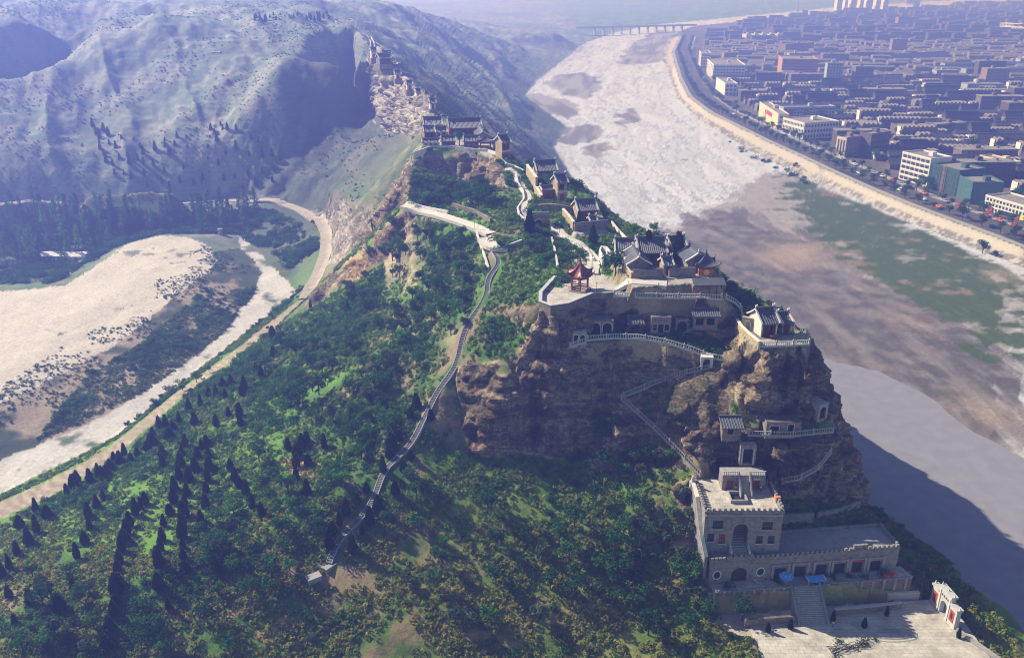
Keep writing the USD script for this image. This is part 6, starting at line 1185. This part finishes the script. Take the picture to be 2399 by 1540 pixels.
for k in range(3):
    t = proto_class(f'cypress_kind_{k}'); h_ = 3.6; m = MB()
    for s in np.linspace(.03, .97, 15):
        r_ = h_ * (.225, .26, .20)[k] * (1 - s) ** .7 * (.6 + .4 * min(1, s * 5)) + .05; n_ = int(10 + 44 * r_); g_ = rg.random(n_) * 2 * np.pi; rr_ = r_ * (.7 + .4 * rg.random(n_))
        c = np.stack([rr_ * np.cos(g_), rr_ * np.sin(g_), h_ * s + rg.normal(size=n_) * .1 + .12], 1); out = np.stack([np.cos(g_), np.sin(g_), 0 * g_], 1); up = out * .45 + np.array([0, 0, 1]); tg = np.stack([-np.sin(g_), np.cos(g_), 0 * g_], 1)
        sz = (.16 + .13 * rg.random(n_))[:, None]; v = np.stack([c - tg * sz, c - up * sz * .6, c + tg * sz, c + up * sz * 1.5], 1).reshape(-1, 3); i_ = np.arange(n_)[:, None] * 4; m.add(v, np.hstack([i_, i_ + 1, i_ + 2, i_ + 3]))
    m.build_at(t, 'crown', 'cyp'); MB().cyl(0, 0, -.6, 1.6, .12, .06, 5).build_at(t, 'trunk', 'bark'); PC.append(t)
PP = []
for k in range(3):
    t = proto_class(f'poplar_kind_{k}'); h_ = (11, 9, 13)[k]; m = MB()
    for s in np.linspace(.15, .97, 9): m.add(*leaves(38, (rg.normal() * .35, rg.normal() * .35, h_ * s), (h_ * .14 * (1.15 - s) + .5, h_ * .14 * (1.15 - s) + .5, h_ * .09), .42))
    m.build_at(t, 'crown', ('greygreen', 'leafdark', 'leaf')[k]); MB().tube([(0, 0, -1), (.1, 0, h_ * .5), (0, 0, h_ * .9)], [.22, .15, .04], 5).build_at(t, 'trunk', 'bark'); PP.append(t)
PG = []
for k in range(4):
    t = proto_class(f'tussock_kind_{k}'); v_, f_ = leaves(36, (0, 0, .10), (.42, .42, (.34, .26, .4, .3)[k]), .15, .75, .35); v_[:, 2] = np.maximum(v_[:, 2], -.1); MB().add(v_, f_).build_at(t, 'blades', ('grassy', 'drygrass', 'grassy', 'drygrass')[k]); PG.append(t)
def plant(name, cls, p, sc, rz, label, cat, group=None):
    X_ = UsdGeom.Xform.Define(stage, free('/World/' + name)); pr = X_.GetPrim(); pr.GetReferences().AddInternalReference(cls.GetPath()); pr.SetInstanceable(True); place(X_, p, rz, sc); return tag(pr, label, cat, group)
rp = random.Random(9); taken = []
def clear_of(p, d): return all((p[0] - q[0]) ** 2 + (p[1] - q[1]) ** 2 > d * d for q in taken)
Zc = lambda L_: [(x * .3624, 981.7 + y * .3624) for x, y in L_]; Zs = lambda L_: [(701.2 + x * .408, 911.6 + y * .408) for x, y in L_]; Zr = lambda L_: [(x * .387, 455.8 + y * .387) for x, y in L_]
CY = {'the line above the sandy track': Zc([(235,600),(310,640),(435,490),(480,450),(500,410),(585,410),(640,380),(665,390),(690,370),(715,330),(740,280),(775,290),(805,230),(850,280),(890,240),(950,200),(985,170),(990,120),(1030,60),(1075,60),(1100,130),(1125,80)]),
 'the loose group in the lower left corner': Zc([(240,730),(130,700),(115,880),(65,970),(15,1020),(190,810),(670,520),(630,580),(575,640),(580,710),(550,800),(500,900),(290,1100),(200,1200),(390,1240),(480,1120),(100,1330),(60,1150)]),
 'the long dense hedge-like row': Zc([(940,550),(910,580),(880,620),(840,690),(820,745),(805,800),(790,860),(775,930),(762,985),(770,1060),(760,1130),(750,1200),(740,1270),(715,1360),(700,1430),(690,1490)]),
 'the second planted row': Zc([(1200,180),(1180,240),(1170,310),(1160,390),(1130,465),(1125,540),(1100,615),(1060,690),(1050,785),(1040,850),(1015,905),(1035,960),(1030,1100),(1090,1230)]),
 'the third planted row': Zc([(1225,400),(1210,490),(1195,560),(1190,630),(1182,700),(1180,765),(1185,840),(1187,905),(1202,990)]),
 'the short fourth planted row': Zc([(1350,250),(1352,325),(1345,400),(1335,480),(1332,575),(1300,670),(1322,725)]),
 'the scattered group right of the planted rows': Zc([(1262,335),(1278,255),(1305,205),(1335,170),(1050,240),(1055,305),(1490,325),(1520,395),(1552,440),(1592,490),(1635,580),(1692,625),(1400,995)]),
 'the group beside the dirt patch': Zc([(1862,195),(1985,150),(1952,185),(1922,240),(1917,305),(1917,395),(1985,485),(1992,295),(2095,185)]),
 'the double line flanking the long stairway': Zs([(755,180),(640,170),(672,112),(570,290),(530,345),(515,395),(480,475),(640,405),(600,475),(385,590),(550,605),(330,655),(270,725),(232,785),(175,915),(305,935),(405,775),(362,835),(450,695),(192,835)]),
 'the slope edge above the stream': Zr([(1655,980),(1550,1070),(1582,1112),(1400,1152),(1350,1172),(1310,1228),(1265,1222),(1365,1232),(1215,1282),(1475,1218),(1480,1190),(1450,1345),(1385,1345),(1310,1402),(1180,1392),(1145,1312),(1085,1382),(1000,1422),(970,1422),(930,1475),(920,1512),(1050,1435),(1740,1540),(1110,1532),(1455,1395),(1650,860),(1880,690),(2105,710)])}
WORDS = 'zeroth first second third fourth fifth sixth seventh eighth ninth tenth eleventh twelfth thirteenth fourteenth fifteenth sixteenth seventeenth eighteenth nineteenth twentieth twenty-first twenty-second twenty-third twenty-fourth twenty-fifth twenty-sixth twenty-seventh twenty-eighth twenty-ninth'.split()
for where, px in CY.items():
    px = sorted(px, key=lambda q: q[1]); pts = pick([a_ for a_, b_ in px], [b_ for a_, b_ in px]); k = 0
    for p in pts:
        if not clear_of(p, 1.2): continue
        taken.append(p); k += 1; plant('cypress_tree', PC[rp.randrange(3)], p, (lambda s_, f_: (s_ * f_, s_ * f_ * rp.uniform(.85, 1.15), s_ * rp.uniform(.8, 1.2)))(rp.uniform(.72, 1.05), rp.uniform(1.0, 1.45)), rp.random() * 6, f'{WORDS[k]} cypress from the top of {where}', 'cypress', 'cypresses planted on the near slope')
# trees that stand out near the buildings
def tree_at(px, py, cls, sc, label, name='tree', z=None, cat='tree', dy=0.0):
    p = np.array(A(px, py, z) if z is not None else P1(px, py)) + np.array([0, dy, 0]); taken.append(p); plant(name, cls, p, sc, rp.random() * 6, label, cat)
tree_at(1440, 648, PT[3], 1.15, 'big leafy tree at the left front of the courtyard temple'); tree_at(1348, 466, PT[1], 1.1, 'dark spreading pine right of the two-storey gate tower', cat='pine', name='pine_tree'); tree_at(1076, 340, PT[1], .9, 'dark tree at the entrance of the hilltop temple')
tree_at(1241, 402, PT[1], .75, 'round green tree at the left of the dark-roofed upper temple'); tree_at(1516, 610, PC[0], 1.9, 'tall dark cypress in the courtyard, left of two', 'cypress_tree', 54.5, 'cypress'); tree_at(1586, 612, PC[1], 1.9, 'tall dark cypress in the courtyard, right of two', 'cypress_tree', 54.5, 'cypress')
tree_at(1240, 545, PC[1], 1.6, 'dark cypress just left of the stone gate arch', 'cypress_tree', cat='cypress'); tree_at(1388, 572, PC[1], 1.3, 'single plump cypress below the lone temple forecourt', 'cypress_tree', cat='cypress'); tree_at(1243, 590, PT[2], .9, 'leafy tree under the stone gate arch'); tree_at(1418, 515, PT[2], .7, 'bushy tree at the right corner of the lone temple')
tree_at(1355, 525, PC[0], .9, 'small cypress inside the lone temple forecourt', 'cypress_tree', 55.5, 'cypress'); tree_at(1174, 585, PT[0], .7, 'small tree at the top of the long stairway'); tree_at(1605, 800, PT[0], .8, 'small tree on the ledge beside the cave rooms'); tree_at(1520, 682, PT[0], .6, 'little tree in the fenced bed before the courtyard wall', z=52)
tree_at(1738, 1452, PT[3], .85, 'bright green tree at the left of the plaza')
for k, (px, py) in enumerate(((1490, 565), (1540, 563))): tree_at(px, py, PT[0], .7, f'{("left", "right")[k]} of two bushy trees showing above the courtyard temple roofs', z=54, dy=7)
for k, (x, y, s_) in enumerate(((41.5, 140.6, 1.0), (51.6, 141.9, .8), (58.4, 142.6, .8), (63.5, 143.0, .9), (66.8, 143.6, .7), (69.5, 143.6, .8), (73, 144.4, 1.2))): plant('potted_shrub', PB[2], (x, y, 8.5), s_ * .7, k, f'{("first", "second", "third", "fourth", "fifth", "sixth", "seventh")[k]} dark shrub from the left in front of the shop range', 'shrub', 'dark shrubs along the shop terrace')
for k, (x, y) in enumerate(((61.2, 135.6), (66.5, 133.8), (72, 137), (48, 132.5), (52.4, 133.4), (83, 131))): plant('conical_shrub', PC[k % 3], (x, y, 4.4), .6, k, f'{("first", "second", "third", "fourth", "fifth", "sixth")[k]} small conical shrub around the plaza edge', 'shrub', 'clipped shrubs around the plaza')
# larger bushes and trees of the near slope
def scatter(poly_px, n, d, seed):
    r_ = random.Random(seed); pg = Polygon(poly_px); b = pg.bounds; out = []
    while len(out) < n * 3:
        q = (r_.uniform(b[0], b[2]), r_.uniform(b[1], b[3]))
        if pg.contains(shapely.Point(q)): out.append(q)
    pts = pick([a_ for a_, _ in out], [b_ for _, b_ in out]); got = []
    for p in pts:
        if len(got) >= n: break
        if clear_of(p, d) and paths_geo.distance(shapely.Point(p[0], p[1])) > 1.3 and not pads_geo.contains(shapely.Point(p[0], p[1])): taken.append(p); got.append(p)
    return got
ZONES = [('on the thick green slope left of the upper stairway', [(830, 600), (1000, 560), (1110, 640), (1090, 780), (960, 830), (800, 720)], 46, 2.6), ('on the middle slope between cypress rows and stairway', [(640, 800), (950, 800), (1010, 900), (880, 1080), (700, 1000), (600, 880)], 42, 2.6),
         ('on the lower slope left of the foot of the stairway', [(560, 1060), (860, 1060), (760, 1260), (640, 1400), (430, 1420), (460, 1200)], 34, 2.8), ('on the grassy slope below the great cliff', [(960, 1110), (1300, 1150), (1450, 1165), (1600, 1190), (1560, 1400), (1200, 1500), (860, 1400), (900, 1200)], 34, 2.8),
         ('in the dark thicket left of the castle', [(1440, 1180), (1620, 1160), (1640, 1380), (1700, 1500), (1480, 1520), (1420, 1380)], 36, 2.0), ('at the bottom left of the slope', [(0, 1330), (420, 1380), (560, 1530), (0, 1535)], 20, 2.6), ('on the green shelf under the dark cliff', [(1030, 448), (1150, 446), (1165, 485), (1000, 486), (1000, 465)], 22, 1.8),
         ('along the ridge side below the shelf path', [(920, 520), (1100, 560), (1120, 620), (950, 620), (880, 600)], 20, 2.4), ('in the bay between the cliffs', [(1380, 1010), (1560, 960), (1640, 1100), (1420, 1120)], 9, 2.0)]
KIND = ('light green', 'dark green', 'grey-green', 'deep green')
for where, pg, n_, d_ in ZONES:
    for k, p in enumerate(scatter(pg, n_, d_, len(where))):
        j = rp.randrange(4); plant('broadleaf_tree', PT[j], p, rp.uniform(.55, 1.0), rp.random() * 6, f'{KIND[j]} rounded tree {where}', 'tree', f'{KIND[j]} trees {where}')
# trees by the roads and in the valley
for k, p in enumerate(scatter([(20, 500), (430, 485), (600, 485), (640, 520), (500, 545), (300, 555), (200, 600), (60, 640), (0, 600)], 110, 3.0, 5)):
    j = rp.randrange(3); plant('poplar_tree', PP[j], p, rp.uniform(.7, 1.1), rp.random() * 6, f'{("grey-green", "dark", "green")[j]} poplar in the wood below the far road', 'poplar', f'{("grey-green", "dark", "green")[j]} poplars below the far road')
for k, p in enumerate(scatter([(210, 290), (330, 350), (560, 290), (680, 380), (640, 440), (290, 440), (240, 380)], 110, 4.0, 6)): plant('young_conifer', PC[k % 3], p, rp.uniform(.8, 1.35), rp.random() * 6, 'tiny dark conifer dotted over the far left hillside', 'conifer', 'young conifers on the far left hillside')
for k, p in enumerate(scatter([(590, 46), (770, 40), (775, 52), (600, 58)], 44, 4.0, 7)): plant('plateau_conifer', PC[k % 3], p, rp.uniform(.9, 1.35), rp.random() * 6, 'small dark conifer in the line along the top of the left hill', 'conifer', 'conifers along the top of the left hill')
for nm, d_, n_, lab in (('street_tree', 8.8, 110, 'round dark street tree on the levee side of the riverside road'), ('street_tree', 24.2, 120, 'round dark street tree on the town side of the riverside road')):
    ln_ = LineString(street(d_)); k = 0
    for u in np.linspace(ln_.length - 4, 60, n_):
        q = ln_.interpolate(u + rp.uniform(-2, 2)).coords[0]; p = (q[0], q[1], height(np.array([q[0]]), np.array([q[1]]))[0]); plant(nm, PT[(1, 3, 1, 2)[rp.randrange(4)]], p, rp.uniform(.8, 1.35), rp.random() * 6, lab, 'tree', 'street trees, ' + lab[-40:])
tw = [c for c in [(rt.uniform(130, 560), rt.uniform(400, 1100)) for _ in range(900)] if town_poly.contains(shapely.Point(c)) and lev_line.distance(shapely.Point(c)) > 30 and not used.contains(shapely.Point(c)) and c[0] < vis_half(c[1])][:150]
for x, y in tw: plant('town_tree', PT[(1, 3)[rp.randrange(2)]], (x, y, 4.0), rp.uniform(.9, 1.6), rp.random() * 6, 'dark leafy tree among the roofs of the old town', 'tree', 'trees among the old-town roofs')
for px, py, s_, lab in ((2300, 596, 1.2, 'lone dark tree at the foot of the levee near the right edge'), (2330, 604, .6, 'small bush right of the lone levee tree'), (1862, 396, .8, 'dark bush where the silt meets the levee foot')): tree_at(px, py, PT[1], s_, lab, z=.4)
for k, p in enumerate(scatter([(1700, 325), (1760, 362), (1840, 395), (1900, 425), (1880, 432), (1780, 380), (1690, 332)], 16, 2.5, 8)): plant('levee_bush', PB[k % 3], p, rp.uniform(1.0, 1.8), k, 'dark bush at the water-side foot of the levee', 'bush', 'bushes at the levee foot')
for k, p in enumerate(scatter([(560, 790), (700, 690), (720, 700), (590, 815)], 9, 2.5, 10) + scatter([(420, 905), (500, 850), (510, 870), (440, 930)], 7, 2.5, 11) + scatter([(280, 1010), (420, 900), (430, 910), (290, 1025)], 6, 3, 13)): plant('streamside_bush', PT[k % 4], p, rp.uniform(.3, .6), k, 'grey-green bush at the edge of the stream beside the sandy track', 'bush', 'bushes beside the stream')
# undergrowth nobody could count
def field(n, x0, x1, y0, y1, seed, keep):
    r_ = np.random.default_rng(seed); x, y = r_.uniform(x0, x1, n), r_.uniform(y0, y1, n); m = keep(x, y, r_); x, y = x[m], y[m]; return np.stack([x, y, height(x, y)], 1), r_
gy_, gx_ = np.gradient(F1.z, .6); SL = np.hypot(gx_, gy_)
def slope(x, y): return map_coordinates(SL, [(y - 90) / .6, (x + 130) / .6], order=1, mode='nearest')
def seen_keep(dens, freq, lo, hi, seed, maxs=1.0):
    def f(x, y, r_):
        nn_ = fbm(np.stack([x / freq, y / freq, 0 * x], -1), 3, seed); ok = (calm(x, y) > .04) & (right_of_bank(x, y) < -1) & (slope(x, y) < maxs) & (base(x, y) > 2.0) & ~inside(bay_poly, x, y) & (np.abs(x / y) < .8)
        ok &= ~inside(plat_poly.buffer(6), x, y) & ~inside(stream_poly, x, y) & ~inside(strip_poly.buffer(1.5), x, y); return ok & (r_.random(len(x)) < dens * np.clip((nn_ - lo) / (hi - lo), 0, 1))
    return f
p, r_ = field(60000, -128, 90, 95, 330, 21, seen_keep(.55, 14.0, .45, .68, 62, .85)); keep_ = r_.random(len(p)) > .93 * np.clip((172 - p[:, 1]) / 14, 0, 1) * np.clip((p[:, 0] + 55) / 20, 0, 1); p = p[keep_]; n_ = len(p)
instancer('/World/undergrowth', PB, p, r_.random(n_) * 6.28, r_.uniform(.35, .95, n_), label='thick low green scrub covering the near slope', idx=r_.choice(5, n_, p=(.3, .25, .1, .2, .15)))
p, r_ = field(150000, -128, 95, 95, 300, 22, seen_keep(.66, 7.0, .22, .56, 61, 1.0)); n_ = len(p); wet = fbm(np.stack([p[:, 0] / 22, p[:, 1] / 22, 0 * p[:, 0]], -1), 4, 62); dryp = np.clip((172 - p[:, 1]) / 30, 0, 1) * .6 + .1
instancer('/World/grass_tussocks', PG, p, r_.random(n_) * 6.28, r_.uniform(.7, 1.5, n_) * (1 + .15 * np.clip((165 - p[:, 1]) / 20, 0, 1)), label='grass and dry tussocks over the near slope', idx=np.where(r_.random(n_) < dryp, r_.choice((1, 3), n_), r_.choice((0, 2), n_)))
def far_keep(x, y, r_):
    nn_ = fbm(np.stack([x / 30, y / 30, 0 * x], -1), 4, 66); return (right_of_bank(x, y) < -4) & (base(x, y) > 13) & (r_.random(len(x)) < np.clip((nn_ - .46) / .16, 0, 1) * .7) & (np.abs(x / y) < .66) & ((y > 330) | (x < -130))
p, r_ = field(30000, -430, 60, 300, 760, 23, far_keep); n_ = len(p)
instancer('/World/hill_scrub', PB, p, r_.random(n_) * 6.28, r_.uniform(.18, .5, n_), label='low scrub spotted over the far hillsides', idx=r_.choice((0, 3, 3, 4), n_))
toe_poly = Polygon([A(*q)[:2] for q in PLAT[:9]] + [A(*q)[:2] for q in STREAM_L[::-1]]).buffer(0); rim_ = LineString([A(*q)[:2] for q in PLAT[:9]])
def rim_keep(x, y, r_):
    nn_ = fbm(np.stack([x / 12, y / 12, 0 * x], -1), 3, 68); d_ = shapely.distance(shapely.points(x, y), rim_); tp = inside(toe_poly, x, y); pl_ = inside(plat_poly, x, y)
    return (tp & (r_.random(len(x)) < np.clip((nn_ - .40 - d_ * .012) / .14, 0, 1) * .5)) | (pl_ & (d_ < 2) & (r_.random(len(x)) < .15 * (nn_ > .5)))
p, r_ = field(60000, -300, -80, 170, 380, 24, rim_keep); n_ = len(p)
instancer('/World/terrace_scrub', PB, p, r_.random(n_) * 6.28, r_.uniform(.12, .36, n_), label='dark low scrub along the rim and slope of the sand terrace', idx=r_.choice((1, 2, 3), n_))
val_poly = shapely.union_all([Polygon(pick([q_[0] for q_ in ps], [q_[1] for q_ in ps])[:, :2]).buffer(0) for ps in ([(-100, 500), (0, 512), (200, 500), (420, 490), (600, 486), (680, 510), (745, 560), (735, 620), (700, 668), (660, 610), (560, 552), (380, 548), (230, 600), (130, 660), (-100, 665)],)])
def val_keep(x, y, r_):
    nn_ = fbm(np.stack([x / 14, y / 14, 0 * x], -1), 3, 69); return inside(val_poly, x, y) & (calm(x, y) > .3) & (r_.random(len(x)) < np.clip((nn_ - .30) / .25, 0, 1) * .8)
p, r_ = field(26000, -330, -50, 290, 460, 25, val_keep); n_ = len(p)
instancer('/World/valley_scrub', PB, p, r_.random(n_) * 6.28, r_.uniform(.5, 1.5, n_), label='dense bushes on the valley floor and the bank below the far road', idx=r_.choice((1, 2, 2, 3), n_))
# ------------------------------------------------------------ small things in the valley
fh_ = thing('farm_building', 'low white roadside building with dark doors at the far left road', 'house', A(0, 497, 8.2), .06); MB().box(-8, 30, 0, 6, -1, 3.4).build('wall', 'townwhite', fh_); MB().box(-8.4, 12, -.5, 6.4, 3.4, 3.8).build('roof', 'townwhite', fh_); MB().box(12, 30.4, -.5, 6.4, 3.4, 3.7).build('roof', 'roofgrey', fh_)
for k in range(6): MB().box(9 + k * 3.4, 10.8 + k * 3.4, -.08, -.004, .2, 2.4).build('door', 'glass', fh_)
for k, (px, py, w_) in enumerate(((95, 611, 9), (130, 612, 12), (170, 613, 6))): t = thing('valley_house', f'{("left", "middle", "right")[k]} of three white-roofed huts among the trees on the valley floor', 'house', A(px, py, 3.2), .05, 'white-roofed huts in the wood'); MB().box(0, w_, 0, 5, -1, 2.4).build('wall', 'townwhite', t); MB().loft([(-.4, -.5, 2.4), (w_ + .4, -.5, 2.4), (w_ + .4, 5.5, 2.4), (-.4, 5.5, 2.4)], [(0, 2.2, 3.4), (w_, 2.2, 3.4), (w_, 2.8, 3.4), (0, 2.8, 3.4)]).build('roof', 'townwhite', t); MB().box(1, 2, -.06, -.004, 0, 1.9).build('door', 'glass', t)
t = thing('concrete_pier', 'lone concrete pier standing in the stream valley', 'pier', A(518, 560, 3.0)); MB().cyl(0, 0, -1, 4.6, 1.0, .95, 10).build('shaft', 'concrete', t); MB().cyl(0, 0, 4.6, 5.1, 1.2, 1.2, 10).build('cap', 'concrete', t)
t = thing('hut', 'tiny pale hut alone on the far left hillside', 'hut', P1(508, 132)); MB().box(-2.5, 2.5, -2, 2, -2, 2.6).build('wall', 'townwhite', t); MB().box(-2.8, 2.8, -2.3, 2.3, 2.6, 2.9).build('roof', 'townwhite', t); MB().box(-.5, .5, -2.06, -2.004, 0, 2).build('door', 'glass', t)
for k, (px, py) in enumerate(((316, 487), (398, 483), (446, 478), (513, 470))): t = thing('utility_pole', f'{("first", "second", "third", "fourth")[k]} thin utility pole from the left along the far road', 'pole', P1(px, py), 0, 'utility poles along the far road'); MB().cyl(0, 0, -1, 8, .16, .1, 6).build('pole', 'concrete', t); MB().box(-.9, .9, -.06, .06, 7.3, 7.45).build('crossarm', 'darkwood', t)
for k, (px, py, lab) in enumerate(((1386, 632, 'at the bend of the lower path'), (1330, 568, 'halfway along the lower path'), (1112, 545, 'at the head of the long stairway'), (1205, 478, 'on the rock beside the winding path'), (1310, 552, 'where the lower path meets the straight stair'), (1560, 832, 'on the ledge below the cave rooms'), (1396, 698, 'at the left end of the terrace balustrade'), (1540, 700, 'in the middle of the terrace balustrade'))):
    p = P1(px, py); t = thing('lamp_post', 'thin dark lamp post ' + lab, 'lamp post', p, 0, 'lamp posts on the ridge'); MB().cyl(0, 0, -.6, 3.4, .06, .045, 6).build('pole', 'darkwood', t); MB().cyl(0, 0, 3.4, 3.75, .1, .2, 8).cyl(0, 0, 3.75, 3.9, .2, .04, 8).build('lamp_head', 'white', t)
# long stairway
st = along([(x, y) for x, y, z in STAIR]); sp_ = dense(st, 1.0); sp_[1:-1] = gaussian_filter1d(sp_, 1.4, axis=0)[1:-1]; dd_ = np.gradient(sp_[:, :2], axis=0); dd_ /= np.linalg.norm(dd_, axis=1, keepdims=True); off_ = np.stack([-dd_[:, 1], dd_[:, 0]], 1)
wob = np.sin(np.arange(len(sp_)) * .42)[:, None] * .55 * off_; sp_[:, :2] += wob
t = thing('long_stairway', 'long winding stone stairway with two low white side walls climbing the green slope', 'stairs', sp_[0]); q_ = sp_ - sp_[0]; m = MB()
for k in range(len(q_) - 1):
    for s_ in range(3):
        a_ = q_[k] + (q_[k + 1] - q_[k]) * s_ / 3; b_ = q_[k] + (q_[k + 1] - q_[k]) * (s_ + 1) / 3; n2 = off_[k] * .52; z_ = max(a_[2], b_[2]) + .16; m.loft([(a_[0] - n2[0], a_[1] - n2[1], z_ - 1.2), (a_[0] + n2[0], a_[1] + n2[1], z_ - 1.2), (b_[0] + n2[0], b_[1] + n2[1], z_ - 1.2), (b_[0] - n2[0], b_[1] - n2[1], z_ - 1.2)], [(a_[0] - n2[0], a_[1] - n2[1], z_), (a_[0] + n2[0], a_[1] + n2[1], z_), (b_[0] + n2[0], b_[1] + n2[1], z_), (b_[0] - n2[0], b_[1] - n2[1], z_)])
tag(m.build('steps', 'darkstep', t), kind='stuff')
for sd in (-1, 1):
    m = MB()
    for k in range(len(q_) - 1):
        ri = lambda i: [(q_[i, 0] + off_[i, 0] * u, q_[i, 1] + off_[i, 1] * u, q_[i, 2] + z) for u, z in ((sd * .53, -1.2), (sd * .69, -1.2), (sd * .69, .34), (sd * .53, .34))]; m.loft(ri(k), ri(k + 1), k in (0, len(q_) - 2))
    m.build('side_wall', 'palewall', t)
t = thing('concrete_slab', 'pale concrete landing at the foot of the long stairway', 'slab', P1(772, 1322), .9); MB().box(-1.6, 1.2, -.75, .75, -2.0, .1).build('slab', 'concrete', t); MB().box(-1.6, 1.2, -.9, -.753, -2.0, .2).build('kerb', 'concrete', t)
t = thing('stone_cistern', 'small grey box-shaped cistern among bushes left of the stairway foot', 'cistern', P1(735, 1358), .6); MB().box(-1.3, 1.3, -.8, .8, -1, .9).build('tank', 'concrete', t); MB().box(-1.4, 1.4, -.9, .9, .9, 1.05).build('lid', 'concrete', t)

hr = np.random.default_rng(5); ho = thing('coiled_hose', 'pale hose lying in loose oval loops on the plaza', 'hose', (70.5, 131.0, 4.5))
g_ = np.linspace(0, 8 * np.pi, 120); r_ = 1 + .10 * np.sin(g_ * .37) + .07 * hr.normal(size=120).cumsum() * .1; MB().tube(np.stack([4.4 * r_ * np.cos(g_) + .12 * g_ * .5, 1.3 * r_ * np.sin(g_) + .05 * g_, .05 + 0 * g_], 1), .045, 4).build('hose_loops', 'white', ho)
tg = thing('pipe_tangle', 'tangle of black pipes heaped at the front of the plaza', 'pipes', (61.5, 127.6, 4.5))
for k in range(7): n_ = 26; g_ = np.linspace(0, 1, n_); q_ = np.stack([g_ * 7 - 3.5 + .5 * np.sin(g_ * 21 + k), .55 * np.sin(g_ * 15 + k * 1.7) + (k - 3) * .22 + g_ * 1.2, .1 + .18 * np.abs(np.sin(g_ * 13 + k))], 1); MB().tube(q_, .06, 4).build('pipe', 'rubber', tg)
for k, (x, y, s_) in enumerate(((58.2, 125.6, .62), (64.6, 129.4, .6), (60.3, 129.6, .45), (67.5, 130.2, .4))): plant('plaza_bush', PB[2], (x, y, 4.46), s_, k, f'{("first", "second", "third", "fourth")[k]} dark round bush beside the black pipes on the plaza', 'bush', 'dark bushes on the plaza')
# ------------------------------------------------------------ haze over the valley
M['haze'] = usdkit.material(stage, LK + 'haze_air', {'v': ('principled_volume', {'color': HAZE_COLOR, 'density': HAZE_DENSITY, 'anisotropy': HAZE_G, 'absorption_color': (1.0, 0.8, 1.0)})}, volume='v.volume')
hz = MB().box(-7000, 7000, -60, 7000, -30, 136); tag(hz.build('haze', 'haze'), kind='stuff')
